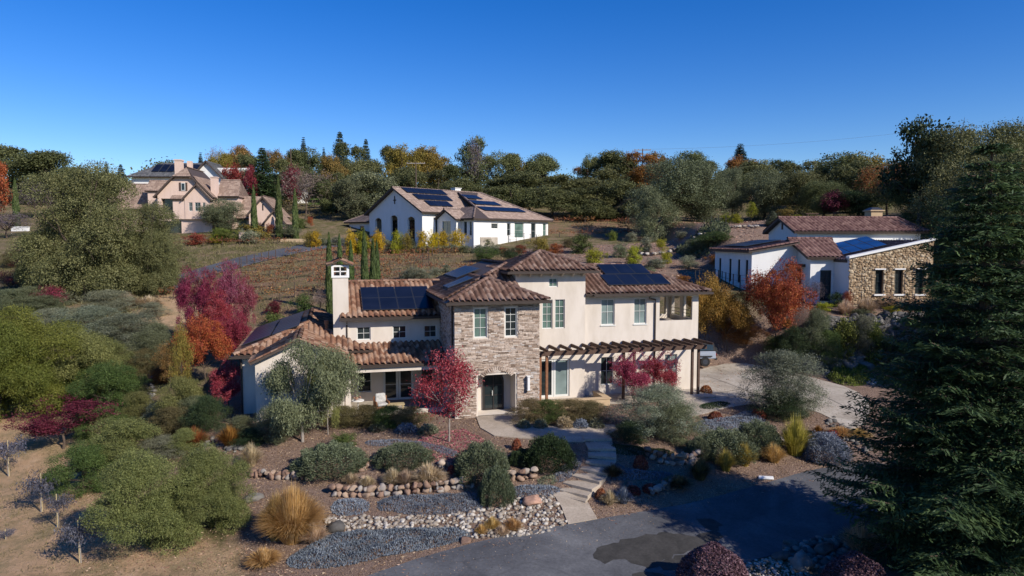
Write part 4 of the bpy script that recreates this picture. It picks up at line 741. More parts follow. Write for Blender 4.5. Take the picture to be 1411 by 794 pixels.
# --- porch furniture
def at_h(name, u, v, z, label, cat, rz=0): x, y = hw(u, v); return empty(name, (x, y, z), HA + rz, label, cat)
t = at_h('armchair', -3.9, 2.75, .05, 'porch armchair with grey and white draped cushion', 'armchair', .2)
g = MB(); g.box(-.35,.35,-.3,.35,.12,.3); g.box(-.4,-.33,-.33,.35,0,.58); g.box(.33,.4,-.33,.35,0,.58); g.box(-.4,.4,.3,.38,0,.8); g.build('chair_frame', M['lightwood'], t, bevel=.015)
g = MB(); g.box(-.32,.32,-.34,.28,.3,.47); g.build('seat_cushion', M['greycloth'], t, bevel=.09); g = MB(); g.hexa([(-.33,.12,.45),(.33,.12,.45),(.33,.3,.45),(-.33,.3,.45),(-.3,.2,.98),(.3,.2,.98),(.3,.36,.98),(-.3,.36,.98)]); g.build('back_cushion', M['greycloth'], t, bevel=.09)
t = at_h('side_table', -5.25, 2.75, .05, 'small round white table on the porch left of the armchair', 'side table')
g = MB(); g.tube([(0,0,.66),(0,0,.7)],.36,20); g.build('table_top', M['white'], t); g = MB(); g.tube([(0,0,0),(0,0,.04)],.2,16); g.tube([(0,0,.04),(0,0,.66)],.03,8); g.build('table_leg', M['white'], t)
rgp = np.random.default_rng(8); V0, F0 = ICO1
fl = stones('flower_bowl', [(rgp.normal(scale=.1), rgp.normal(scale=.1), .1 + abs(rgp.normal(scale=.05))) for _ in range(14)], [.06]*14, M['redrock'], seed=5); fx, fy = hw(-5.25, 2.75); fl.location = (fx, fy, .75); tag(fl, 'bowl of dried blooms on the white porch table', 'flower bowl')
t = at_h('coffee_table', -3.1, 2.5, .05, 'low pale wooden table beside the porch armchair', 'coffee table'); g = MB(); g.box(-.5,.5,-.25,.25,.36,.42); g.build('table_top', M['stake'], t)
for a in (-.42,.42):
    for b in (-.18,.18): g = MB(); g.box(a-.03,a+.03,b-.03,b+.03,0,.36); g.build('leg', M['stake'], t)
# --- parked off-road vehicle behind the right corner
p = at_z(972, 503, .03); car = empty('parked_car', (p[0] - .02, p[1] - .9, .06), R(4), 'silver off-road car with spare wheel on its tail, mostly hidden behind the house corner', 'car')
M['carpaint'] = plain('silver_blue_paint', (.30,.34,.40), .25, .03, spec=.6); M['rubber'] = plain('tyre_rubber', (.018,.018,.018), .8, .1); M['softtop'] = plain('black_soft_top', (.02,.02,.022), .7, .1); M['redlamp'] = plain('red_lamp', (.35,.01,.01), .2, .05)
g = MB(); g.box(-3.7,.62,.05,1.75,.62,1.12); g.box(-3.6,-2.2,.12,1.68,1.12,1.22); g.box(-2.15,.6,.08,1.72,1.122,1.2); g.build('body', M['carpaint'], car, bevel=.05)
g = MB(); g.hexa([(-2.1,.1,1.2),(.58,.1,1.2),(.58,1.7,1.2),(-2.1,1.7,1.2),(-1.7,.2,1.82),(.5,.2,1.84),(.5,1.6,1.84),(-1.7,1.6,1.82)]); g.build('soft_top', M['softtop'], car, bevel=.06)
for x0, x1 in ((-1.75,-.8),(-.7,.42)): g = MB(); g.hexa([(x0,.1,1.27),(x1,.1,1.27),(x1,.14,1.27),(x0,.14,1.27),(x0+.08,.165,1.72),(x1-.03,.165,1.72),(x1-.03,.2,1.72),(x0+.08,.2,1.72)]); g.build('side_window', M['glass'], car)
def wheel(parent, c, ax, name='wheel'):
    c = Vector(c); ax = Vector(ax); g = MB(); g.tube([c - ax*.13, c - ax*.11, c + ax*.11, c + ax*.13], [.33,.38,.38,.33], 24); w = g.build(name, M['rubber'], parent, smooth=False); g = MB(); g.tube([c - ax*.14, c - ax*.135], .21, 16); g.tube([c - ax*.15, c - ax*.14], .07, 10); g.build('rim', M['pvframe'], w)
for x in (-2.9, -.25):
    for y, s in ((.12, 1), (1.68, -1)): wheel(car, (x, y, .38), (0, s, 0))
wheel(car, (.82, .95, 1.05), (-1, 0, 0), 'spare_wheel')
for x in (-2.9,-.25): g = MB(); g.box(x-.55,x+.55,-.06,.06,.78,.86); g.build('fender', M['softtop'], car, bevel=.02)
g = MB(); g.box(.6,.75,.1,1.7,.5,.66); g.build('bumper', M['softtop'], car, bevel=.02); g = MB(); g.box(.6,.66,.1,.26,.85,1.05); g.build('tail_lamp', M['redlamp'], car)
# ------------------------------------------------------------------ neighbouring houses
def simple_roof(house_, name, quads, ridges, tm, w=.33, c=.4, amp=.03, sub=3, thick=.22, fas='fascia', rr_=.16):
    bm = newbm()
    for q in quads: slope(bm, q, w=w, c=c, amp=amp, sub=sub, thick=thick)
    for a, b in ridges: ridge(bm, (a[0],a[1],a[2]+.05), (b[0],b[1],b[2]+.05), rr_)
    return roofobj(name, bm, [M[tm], M[fas]], house_)
def gable_end(mb, a, b, z, zp, frac=.5): mb.poly([(a[0],a[1],z),(b[0],b[1],z),(a[0]+(b[0]-a[0])*frac, a[1]+(b[1]-a[1])*frac, zp)])
# --- white house with solar panels (centre back)
p = at_y(582, 327, 97); h2 = empty('white_house', (p[0], p[1], p[2]), R(46), 'long white single storey house with arched entry and grey brown roof on the rise behind', 'house')
g = MB(); zE = 3.9; zR = 7.5
wall(g, (0,13),(0,0),-3,zE,[(1.5,3.2,-1,3.0),(5.5,7.2,-1,3.3),(9.6,11.3,-1,3.0)], depth=.35); gable_end(g, (0,13), (0,0), zE, zR-.15); wall(g, (0,0),(4,0),-3,zE,[(2.4,3.6,.2,2.6)]); wall(g,(4,0),(4,-1),-3,zE); wall(g,(17,13),(0,13),-3,zE); wall(g,(3.4,13),(3.4,.05),-3,zE); g.poly([(.3,0.1,3.6),(3.4,0.1,3.6),(3.4,12.9,3.6),(.3,12.9,3.6)])
g.build('main_block', M['white'], h2)
for a, b in ((1.5,3.2),(5.5,7.2),(9.6,11.3)): window(h2, (3.4,13),(3.4,0), a-.3, b+.3, -.8, 2.7, 2, 2, 'glass', depth=-.06)
for yc, zt_ in ((13-2.35,3.0),(13-6.35,3.3),(13-10.45,3.0)):   # arched heads
    g = MB(); n = 10; g.poly([(-.02, yc-.85, zt_+.02), (-.02, yc-.85, zt_-.55)] + [(-.02, yc - .85*math.cos(math.pi*k/n), zt_-.6+.55*math.sin(math.pi*k/n)) for k in range(1, n)] + [(-.02, yc+.85, zt_-.55), (-.02, yc+.85, zt_+.02)]); g.build('arch_head', M['white'], h2)
g = MB(); g.box(-.06,.0,6.3,6.5,4.9,6.1); g.box(-.06,0,6.05,6.75,5.4,5.55); g.build('gable_ornament', M['darkframe'], h2)
window(h2, (0,0),(4,0), 2.4, 3.6, .2, 2.6, 1, 1, 'glass')
g = MB(); wall(g, (2.7,0),(2.7,-4.2),-3,2.6,[(1.2,3.0,-.8,2.3)]); gable_end(g,(2.7,0),(2.7,-4.2),2.6,3.9); wall(g,(2.7,-4.2),(3.7,-4.2),-3,2.6); g.build('middle_block', M['white'], h2); window(h2, (2.7,0),(2.7,-4.2), 1.2, 3.0, -.8, 2.3, 2, 1, 'teal')
RL = ((3.4,4.8,1.2,2.0),(6.6,7.4,.2,2.1),(8.2,10.2,-.1,2.2),(11.8,12.9,-.3,2.2),(14.5,15.3,-.1,2.2))
g = MB(); wall(g,(3.7,-6.7),(19.4,-6.7),-3,2.7,RL); wall(g,(3.7,-1),(3.7,-6.7),-3,2.7,[(3.6,4.3,.2,2.2),(4.8,5.3,.2,2.2)]); wall(g,(19.4,-6.7),(19.4,13),-3,2.7); g.build('right_block', M['white'], h2)
for (a, b, c_, e_), gl in zip(RL, ('glass','glass','teal','glass','teal')): window(h2,(3.7,-6.7),(19.4,-6.7),a,b,c_,e_,1,2,gl,fw=.1)
for a, b in ((3.6,4.3),(4.8,5.3)): window(h2,(3.7,-1),(3.7,-6.7),a,b,.2,2.2,1,1,'glass')
g = MB(); g.box(4.9,8.3,-6.80,-6.7,-2.5,.0); g.build('garage_recess', M['concrete'], h2)
g = MB(); wall(g,(1.5,21),(1.5,13),-3,2.6,[(3,4.3,-1,1.9)]); wall(g,(8,21),(1.5,21),-3,2.6); g.build('left_annex', M['white'], h2); window(h2,(1.5,21),(1.5,13),3,4.3,-1,1.9,1,1,'glass')
zr_ = 7.35; q = .7
simple_roof(h2, 'roof', [[(-.6,-q,zE-.35),(17,-q,zE-.35),(17,6.3,zr_),(-.6,6.3,zr_)], [(17.5,13.7,zE-.35),(-.6,13.7,zE-.35),(-.6,6.3,zr_),(17,6.3,zr_)],
    [(3.1,-7.3,2.6),(20,-7.3,2.6),(17,6.0,zr_-.05),(12,6.0,zr_-.05),(8.5,-1.9,4.52)], [(20,-7.3,2.6),(20,13.7,2.6),(17,6.0,zr_-.05)], [(3.1,3,2.6),(3.1,-7.3,2.6),(8.5,-1.9,4.52),(8.5,3,4.52)],
    [(5.2,-4.7,2.5),(2.2,-4.7,2.5),(2.2,-2.1,4.0),(5.2,-2.1,4.0)][:0] or [(2.2,-4.7,2.5),(5.2,-4.7,2.5),(5.2,-2.1,4.0),(2.2,-2.1,4.0)], [(5.2,.4,2.5),(2.2,.4,2.5),(2.2,-2.1,4.0),(5.2,-2.1,4.0)],
    [(.9,21.7,2.5),(.9,13,2.5),(4.6,13,4.3),(4.6,18,4.3)], [(8.6,21.7,2.5),(.9,21.7,2.5),(4.6,18,4.3)], [(8.6,13.2,2.5),(8.6,21.7,2.5),(4.6,18,4.3),(4.6,13.2,4.3)]],
    [((-.6,6.3,zr_),(17,6.3,zr_)), ((20,-7.3,2.6),(17,6.0,zr_)), ((3.1,-7.3,2.6),(8.5,-1.9,4.52)), ((2.2,-2.1,4.0),(5.2,-2.1,4.0)), ((8.5,-1.9,4.52),(11.8,5.6,7.2)), ((.9,21.7,2.5),(4.6,18,4.3))], 'tile2')
g = MB(); g.box(12.2,13.4,6.8,7.8,6.5,7.9); g.box(12.1,13.5,6.7,7.9,7.9,8.0); g.build('chimney', M['white'], h2)
tq = Vector((0, 7.0, zr_-zE+.35)).normalized(); kz = (zr_-zE+.35)/7.0
for j, (u0, n) in enumerate(((2.2,4),(1.5,6),(.9,7))): 
    for k in range(n): panel(h2, (u0+1.12*k, .9+1.85*j, zE-.35+kz*(1.6+1.85*j)), (1,0,0), tq, 1.08, 1.75)
te = Vector((0, 13.3, 4.7)).normalized(); ke = 4.7/13.3
for j, (u0, n) in enumerate(((8.5,8),(9.5,5),(10.5,3))):
    for k in range(n): panel(h2, (u0+1.12*k, -4.0+3.0*j, 2.6+ke*(3.3+3.0*j)), (1,0,0), te, 1.08, 2.0)
# --- stone sided house (right)
p = at_y(1169, 417, 57); h3 = empty('stone_sided_house', (p[0], p[1], p[2]), R(3), 'low house with tan stone wall, mauve tile roofs and sky-tinted solar array on the right', 'house')
g = MB(); wl = [(2.25,2.95,.7,2.75),(3.95,4.65,.7,2.75),(5.75,6.45,.7,2.75)]
wall(g,(0,0),(7.2,0),-1.2,3.6,wl,depth=.3); g.poly([(0,0,3.6),(7.2,0,3.6),(7.2,0,5.25),(0,0,3.75)]); g.build('stone_wall_core', M['rubble'], h3)
# irregular rubble veneer
cen = []; sz = []; rg = np.random.default_rng(12)
for zc in np.arange(-.6, 5.6, .165):
    s = rg.uniform(0, .3)
    while s < 7.1:
        w_ = rg.uniform(.14, .34)
        if zc < 3.72 + s * .21 and not any(a-.12 < s < b+.12 and c_-.1 < zc < e_+.12 for a, b, c_, e_ in wl): cen.append((s, rg.uniform(-.02,.02), zc + rg.normal(scale=.03))); sz.append((w_*.6, .04, rg.uniform(.08,.11)))
        s += w_
V0, F0 = ICO1; Vs = []; Fs = []; rs = []
for i, (c_, s_) in enumerate(zip(cen, sz)):
    dd = V0.copy(); dd = np.sign(dd) * np.abs(dd) ** .3; dd += rg.normal(scale=.09, size=dd.shape); Vs.append(dd * np.array(s_) + c_); Fs.append(F0 + i * len(V0)); rs.append(np.full(len(F0), rg.random()))
mk('stone_cladding', mesh_np('stone_cladding', np.concatenate(Vs), np.concatenate(Fs), np.concatenate(rs)), M['rubble'], h3)
for a, b, c_, e_ in wl: window(h3,(0,0),(8.5,0),a,b,c_,e_,1,2,'glass','darkframe',depth=.24); g = MB(); g.box(a-.15,b+.15,-.17,.05,c_-.13,c_-.002); g.build('window_sill', M['white'], h3); g = MB(); g.box(a-.12,b+.12,-.14,.04,e_+.002,e_+.1); g.build('window_head', M['white'], h3)
for a, b, c_, e_ in wl:   # wire trellises standing proud of the wall
    g = MB()
    for x in (a-.62, a-.38): g.bar((x,-.55,c_-.1),(x,-.55,e_+.25),.02,.02)
    for k in range(6): g.bar((a-.66,-.55,c_+k*.4),(a-.34,-.55,c_+k*.4),.018,.018)
    g.bar((a-.5,-.55,e_+.2),(a-.5,.0,e_+.2),.03,.03); g.bar((a-.5,-.55,e_-.8),(a-.5,.0,e_-.8),.02,.02); g.build('wire_trellis', M['darkframe'], h3)
g = MB(); g.hexa([(-.15,-.2,3.7),(7.4,-.2,5.27),(7.4,.35,5.27),(-.15,.35,3.7),(-.15,-.2,3.88),(7.4,-.2,5.45),(7.4,.35,5.45),(-.15,.35,3.88)]); g.build('wall_coping', M['white'], h3)
g = MB(); wall(g,(0,3),(0,0),-1.2,3.7); g.build('stone_wing_side', M['white'], h3); g = MB(); wall(g,(7.2,0),(7.2,10),-1.2,5.0); g.build('stone_wing_side', M['white'], h3)
simple_roof(h3, 'stone_wing_roof', [[(-.1,9.4,3.55),(-.1,.36,3.55),(7.3,.36,5.14),(7.3,9.4,5.14)]], [], 'tile3', .4, .42, .11, 6)
e3 = Vector((1,0,.215)).normalized(); t3 = Vector((0,.975,.22))
for k in range(4):
    for j in range(2): q = Vector((.7,3.0,3.72)) + e3*(1.12*k) + t3*(1.72*j); panel(h3, q, e3, t3, 1.08, 1.68, 'pvsky')
# front gable mass
g = MB(); wall(g,(-2.1,9.5),(-2.1,2.5),-1.2,3.8,[(.8,1.5,0,2.6),(3.6,5.4,-.2,2.7)],depth=.8); gable_end(g,(-2.1,9.5),(-2.1,2.5),3.8,5.2); wall(g,(-2.1,2.5),(0,2.5),-1.2,3.8,[(.9,1.9,-.1,2.6)]); g.build('front_block', M['white'], h3)
window(h3,(-2.1,2.5),(0,2.5),.9,1.9,-.1,2.6,2,4,'glass','darkframe',name='glazed_door'); window(h3,(-2.1,9.5),(-2.1,2.5),3.7,5.3,-.2,2.5,2,2,'glass',depth=.7); window(h3,(-2.1,9.5),(-2.1,2.5),.8,1.5,0,2.6,1,2,'glass',depth=.7)
g = MB(); g.box(-2.16,-2.1,5.75,6.25,4.2,4.6); g.build('gable_vent', M['darkframe'], h3)
g = MB(); g.box(-3.2,-2.1,3.4,8.8,2.85,3.1); g.build('porch_lintel', M['wood'], h3)
for v in (3.6,6.0,8.5): g = MB(); g.box(-3.1,-2.9,v-.1,v+.1,-1.2,2.85); g.build('porch_post', M['lightwood'], h3)
simple_roof(h3, 'front_roof', [[(-2.6,2.0,3.75),(.6,2.0,3.75),(1.6,6,5.35),(-2.6,6,5.35)], [(.6,10,3.75),(-2.6,10,3.75),(-2.6,6,5.35),(1.6,6,5.35)]], [((-2.6,6,5.35),(1.6,6,5.35))], 'tile3', .4, .42, .11, 6)
g = MB(); wall(g,(0,16),(0,9.5),-1.2,6.1); gable_end(g,(0,16),(0,9.5),6.1,7.4); wall(g,(0,9.5),(12.4,9.5),-1.2,6.1); wall(g,(12.4,9.5),(12.4,16),-1.2,6.1); gable_end(g,(12.4,9.5),(12.4,16),6.1,7.4); wall(g,(12.4,16),(0,16),-1.2,6.1); g.build('main_block', M['white'], h3)
g = MB(); g.box(-.06,0,12.6,12.9,6.3,7.0); g.build('gable_slot', M['darkframe'], h3)
simple_roof(h3, 'main_roof', [[(-.5,9,6.05),(12.9,9,6.05),(12.0,12.75,7.5),(-.5,12.75,7.5)], [(12.9,16.5,6.05),(-.5,16.5,6.05),(-.5,12.75,7.5),(12.0,12.75,7.5)], [(12.9,9,6.05),(12.9,16.5,6.05),(12.0,12.75,7.5)]], [((-.5,12.75,7.5),(12.0,12.75,7.5)), ((12.9,9,6.05),(12.0,12.75,7.5))], 'tile3', .4, .42, .11, 6)
g = MB(); g.box(9.4,10.6,13.0,14.2,6.5,8.2); g.box(9.25,10.75,12.85,14.35,8.2,8.32); g.hexa([(9.3,12.9,8.32),(10.7,12.9,8.32),(10.7,14.3,8.32),(9.3,14.3,8.32),(9.7,13.3,8.6),(10.3,13.3,8.6),(10.3,13.9,8.6),(9.7,13.9,8.6)],1); g.build('chimney', [M['tan'], M['pvframe']], h3)
g = MB(); wall(g,(-6.3,14.5),(-6.3,5),-2,4.3,[(1.2,1.8,1.2,3.4),(4,4.6,1.2,3.4),(6.2,6.8,1.2,3.4),(8.1,8.7,1.2,3.4)]); wall(g,(-6.3,5),(-2.1,5),-2,4.3); g.poly([(-6.3,5,4.3),(-2.1,5,4.3),(-2.1,5,5.0)]); wall(g,(-2,14.5),(-6.3,14.5),-2,4.3); g.build('left_annex', M['white'], h3)
for a in (1.2,4,6.2,8.1): window(h3,(-6.3,14.5),(-6.3,5),a,a+.6,1.2,3.4,1,1,'glass','darkframe')
simple_roof(h3, 'annex_roof', [[(-6.8,15,4.3),(-6.8,4.6,4.3),(-2.1,4.6,5.1),(-2.1,15,5.1)]], [((-6.8,4.6,4.28),(-2.1,4.6,5.08))], 'tile3', .4, .42, .11, 6)
t4 = Vector((4.7,0,.8)).normalized()
for k in range(5):
    for j in range(2): panel(h3, (-6.0+1.75*j, 12.8-1.1*k, 4.3+.17*(.8+1.75*j)+.05), (0,-1,0), t4, 1.05, 1.7, 'pv')
# --- pink chateau style house (left back)
p = at_y(219, 326, 107); h1 = empty('gabled_villa', (p[0], p[1], p[2]), R(6), 'large blush stucco villa with steep clipped gables and tan roofs at upper left', 'house'); h1.scale = (.86, .9, 1)
g = MB(); Wm = 9.4
wall(g,(0,0),(Wm,0),-2,6.6,[(.6,2.6,3.7,5.9),(5.55,6.25,3.9,5.2),(6.5,7.4,3.9,5.2),(7.7,8.15,3.9,5.2),(.5,4.0,-.6,2.4)],depth=.9); g.poly([(0,0,6.6),(Wm,0,6.6),(6.0,0,9.3),(3.1,0,9.3)]); wall(g,(0,10),(0,0),-2,6.6); wall(g,(Wm,0),(Wm,10),-2,6.6); g.build('main_block', M['pink'], h1)
for a, b in ((5.55,6.25),(6.5,7.4),(7.7,8.15)): window(h1,(0,0),(Wm,0),a,b,3.9,5.2,2,2,'glass',depth=.8)
window(h1,(0,0),(Wm,0),.6,2.6,3.7,5.9,1,1,'glass','darkframe',depth=.8,name='balcony_door'); window(h1,(0,0),(Wm,0),.5,4.0,-.6,2.4,2,1,'glass','darkframe',depth=.8,name='loggia_door')
g = MB()
for k in range(12): g.bar((.62+.18*k,.05,3.72),(.62+.18*k,.05,4.6),.03,.03)
g.bar((.6,.05,4.6),(2.62,.05,4.6),.05,.05); g.build('balcony_rail', M['darkframe'], h1)
g = MB()
for k in range(18): g.bar((.5+.2*k,-.1,-.6),(.5+.2*k,-.1,.4),.03,.03)
g.bar((.5,-.1,.4),(4.0,-.1,.4),.05,.05); g.build('terrace_rail', M['darkframe'], h1)
g = MB(); g.box(4.2,4.9,-.13,-.03,7.15,8.35,1); g.box(4.3,4.8,-.16,-.13,7.25,8.25,0); w = g.build('gable_window', [M['glass'], M['frame']], h1); 
for a in (3.85,4.95): g = MB(); g.box(a,a+.3,-.12,-.02,7.15,8.4); g.build('shutter', M['wood'], h1)
# projecting gable bay
g = MB(); wall(g,(4.9,-.6),(9.3,-.6),2.7,5.9,[(.7,1.35,3.95,5.3),(1.75,2.75,3.95,5.3),(3.1,3.6,3.95,5.3)]); gable_end(g,(4.9,-.6),(9.3,-.6),5.9,8.0); wall(g,(4.9,0),(4.9,-.6),2.7,5.9); wall(g,(9.3,-.6),(9.3,0),2.7,5.9); g.poly([(4.9,-.6,2.7),(9.3,-.6,2.7),(9.3,0,2.7),(4.9,0,2.7)]); wall(g,(2.8,-.5),(4.9,-.5),2.7,5.9); wall(g,(2.8,0),(2.8,-.5),2.7,5.9); g.build('bay', M['pink'], h1)
for a, b in ((.7,1.35),(1.75,2.75),(3.1,3.6)): window(h1,(4.9,-.6),(9.3,-.6),a,b,3.95,5.3,2,2,'glass')
simple_roof(h1, 'roof', [[(-.6,10.5,6.1),(-.6,-.7,6.1),(3.0,-.7,9.4),(3.0,.2,9.4),(4.6,1.6,10.9),(4.6,10.5,10.9)], [(Wm+.6,-.7,6.1),(Wm+.6,10.5,6.1),(4.6,10.5,10.9),(4.6,1.6,10.9),(6.1,.2,9.4),(6.1,-.7,9.4)], [(2.9,-.75,9.3),(6.2,-.75,9.3),(4.6,1.6,10.9)],
    [(4.4,.5,5.7),(4.4,-1.1,5.7),(7.1,-1.1,8.2),(7.1,2.4,8.2)], [(9.8,-1.1,5.7),(9.8,.5,5.7),(7.1,2.4,8.2),(7.1,-1.1,8.2)], [(2.5,-.9,5.8),(4.9,-.9,5.8),(4.9,.3,6.6),(2.5,.3,6.6)]], [((4.6,1.6,10.9),(4.6,10.5,10.9)), ((7.1,-1.1,8.2),(7.1,2.4,8.2))], 'tile1', .4, .45, .03, 3)
g = MB(); g.box(1.9,3.1,3.2,4.4,8,12.1); g.box(1.8,3.2,3.1,4.5,12.1,12.3); g.build('chimney', M['pink'], h1); g = MB(); g.box(3.6,4.4,4.6,5.4,9.5,12.2); g.build('chimney', M['pink'], h1); g = MB(); g.box(8.9,10.0,1.2,2.3,6,9.3); g.box(8.8,10.1,1.1,2.4,9.3,9.45); g.build('chimney', M['pink'], h1)
g = MB(); wall(g,(-2.6,2.2),(-.2,2.2),4.5,7.4); wall(g,(-2.6,6),(-2.6,2.2),4.5,7.4,[(1.2,2.4,5.6,7.0)]); gable_end(g,(-2.6,6),(-2.6,2.2),7.4,8.7); g.build('dormer', M['pink'], h1)
simple_roof(h1, 'dormer_roof', [[(-3.0,1.8,7.2),(1.6,1.8,7.2),(2.8,4.1,8.9),(-3.0,4.1,8.9)], [(1.6,6.4,7.2),(-3.0,6.4,7.2),(-3.0,4.1,8.9),(2.8,4.1,8.9)]], [((-3,4.1,8.9),(2.6,4.1,8.9))], 'tile1', .4, .45, .03, 3)
g = MB(); wall(g,(-9,4),(-.2,4),-2,4.6); wall(g,(-9,12),(-9,4),-2,4.6); gable_end(g,(-9,12),(-9,4),4.6,7.5); wall(g,(-11,1),(-7.0,1),-2,3.6); gable_end(g,(-11,1),(-7.0,1),3.6,5.9); wall(g,(-7,1),(-7,4),-2,3.6); g.build('left_block', M['pink'], h1)
simple_roof(h1, 'left_roof', [[(-9.5,3.4,4.4),(0,3.4,4.4),(0,8,8.6),(-9.5,8,8.6)], [(0,12.6,4.4),(-9.5,12.6,4.4),(-9.5,8,8.6),(0,8,8.6)], [(-11.4,7,3.4),(-11.4,.4,3.4),(-9,.4,6.1),(-9,7,6.1)], [(-6.6,.4,3.4),(-6.6,4,3.4),(-9,7,6.1),(-9,.4,6.1)]], [((-9.5,8,8.6),(0,8,8.6)), ((-9,.4,6.1),(-9,7,6.1))], 'tile1', .4, .45, .03, 3)
g = MB(); wall(g,(Wm,2),(16.2,2),-2,4.2,[(4.0,5.6,.2,2.9)]); g.build('middle_wing', M['pink'], h1); window(h1,(Wm,2),(16.2,2),4.0,5.6,.2,2.9,2,3,'teal')
simple_roof(h1, 'middle_roof', [[(Wm+.2,1.4,6.4),(13.8,1.4,6.4),(13.0,5.5,9.2),(Wm,5.5,9.2)], [(13.2,1.3,2.9),(18.4,1.3,2.9),(18.0,5.5,6.6),(13.2,5.5,6.6)], [(13.8,1.4,6.3),(13.8,9,6.3),(13.0,5.5,9.2)], [(13.5,9.4,6.3),(Wm,9.4,6.3),(Wm,5.5,9.2),(13,5.5,9.2)], [(18.4,10,2.9),(13.2,10,2.9),(13.2,5.5,6.6),(18,5.5,6.6)]], [((Wm,5.5,9.2),(13,5.5,9.2))], 'tile1', .4, .45, .03, 3)
g = MB(); wall(g,(Wm,2.05),(13.5,2.05),4,6.4); wall(g,(13.5,2.05),(13.5,9),-2,6.4); g.build('middle_wall', M['pink'], h1)
g = MB(); wall(g,(16.2,-1),(21.4,-1),-2,3.6,[(1.0,1.9,-.8,1.5)]); gable_end(g,(16.2,-1),(21.4,-1),3.6,6.1); wall(g,(16.2,6),(16.2,-1),-2,3.6); wall(g,(21.4,-1),(21.4,6),-2,3.6); wall(g,(19.2,-2),(22.8,-2),-2,2.2,[(1.4,2.3,-.5,1.2),(3.0,3.5,-.5,1.2)]); gable_end(g,(19.2,-2),(22.8,-2),2.2,4.0); wall(g,(22.8,-2),(22.8,4),-2,2.2); wall(g,(19.2,-1),(19.2,-2),-2,2.2); g.build('right_wing', M['pink'], h1)
window(h1,(16.2,-1),(21.4,-1),1.0,1.9,-.8,1.5,1,1,'glass','darkframe',name='side_door'); window(h1,(19.2,-2),(22.8,-2),1.4,2.3,-.5,1.2,2,2,'glass'); window(h1,(19.2,-2),(22.8,-2),3.0,3.5,-.5,1.2,1,2,'glass')
g = MB(); g.box(18.6,18.8,-1.06,-1,4.1,5.1); g.build('gable_slot', M['darkframe'], h1)
simple_roof(h1, 'right_roof', [[(15.7,7,3.2),(15.7,-1.6,3.2),(18.8,-1.6,6.3),(18.8,7,6.3)], [(21.9,-1.6,3.2),(21.9,7,3.2),(18.8,7,6.3),(18.8,-1.6,6.3)], [(18.8,3,1.9),(18.8,-2.5,1.9),(21,-2.5,4.2),(21,3,4.2)], [(23.2,-2.5,1.9),(23.2,3,1.9),(21,3,4.2),(21,-2.5,4.2)]], [((18.8,-1.6,6.3),(18.8,7,6.3)), ((21,-2.5,4.2),(21,3,4.2))], 'tile1', .4, .45, .03, 3)
# garden walls of the villa
def wbox(name, px0, px1, Y, top, h, th, m, label, cat, cap=None):
    a = at_y(px0, top, Y); b = at_y(px1, top, Y); gz_ = float(H(a[0], Y)); a[2] = min(a[2], gz_ + h * .45); g = MB(); g.box(0, b[0]-a[0], 0, th, -h, 0)
    if cap: g.box(-.06, b[0]-a[0]+.06, -.06, th+.06, .002, .1)
    o = g.build(name, M[m], bevel=.02); o.location = (a[0], a[1], a[2]); tag(o, label, cat); return o
wbox('garden_wall', 288, 330, 103, 331, 2.5, .5, 'tan', 'tan garden wall with clipped hedge behind it in front of the villa', 'garden wall', 1); wbox('garden_wall', 386, 420, 101, 322, 1.0, .4, 'tan', 'long low tan wall right of the two villa gate pillars', 'garden wall')
for i, (x, l) in enumerate(((329,'left one of the two pale pillars before the villa'),(341,'right one of the two pale pillars before the villa'))): wbox('pillar', x, x+6, 101, 321, 3, .6, 'pink', l, 'pillar', 1)
wbox('garden_wall', 15, 38, 112, 313, 1.6, .5, 'white', 'short white wall on the far left hillside', 'garden wall', 1)
for i, (x, l) in enumerate(((424,'left stone pillar with flower urn near the white house'),(436,'right stone pillar with flower urn near the white house'))): wbox('pillar', x, x+6, 99, 317, 2, .6, 'tan', l, 'pillar', 1)
# --- dark roofed house on the crest
p = at_y(190, 250, 140); h4 = empty('crest_house', (p[0], p[1], p[2]), R(3), 'house with dark grey roofs and white gables on the crest behind the villa', 'house')
g = MB(); wall(g,(-1,0),(13,0),-6,1.0); wall(g,(14.8,2),(22,2),-6,3.0); gable_end(g,(11.0,-.5),(17.0,-.5),.6,3.9); wall(g,(11,-.5),(17,-.5),-6,.6); gable_end(g,(18,1),(25,1),-2.2,2.2); wall(g,(18,1),(25,1),-6,-2.2); wall(g,(27,0),(34,0),-6,-.5); g.build('walls', M['white'], h4)
simple_roof(h4, 'roof', [[(-2,-1,.9),(11.5,-1,.9),(13,4,4.2),(3.5,4,4.2)], [(10.5,7,.4),(10.5,-1.2,.4),(14,-1.2,4.2),(14,7,4.2)], [(17.5,-1.2,.4),(17.5,7,.4),(14,7,4.2),(14,-1.2,4.2)], [(17.6,0,-.2),(22.0,0,-.2),(24,5,2.4),(17.6,5,2.4)], [(17.4,7,-2.4),(17.4,.4,-2.4),(21.5,.4,2.4),(21.5,7,2.4)], [(25.6,.4,-2.4),(25.6,7,-2.4),(21.5,7,2.4),(21.5,.4,2.4)], [(24,-1,-1),(35,-1,-1),(33,4,1.6),(24,4,1.6)]], [], 'shingle', .4, .4, .02, 3)
tt = Vector((0,5,3.3)).normalized()
for k in range(6): panel(h4, (2.5+1.5*k, .5, .9+.99), (1,0,0), tt, 1.4, 3.2)
for k in range(3): panel(h4, (18.3+1.3*k, .8, .4), (1,0,0), Vector((0,5,2.6)).normalized(), 1.25, 3)
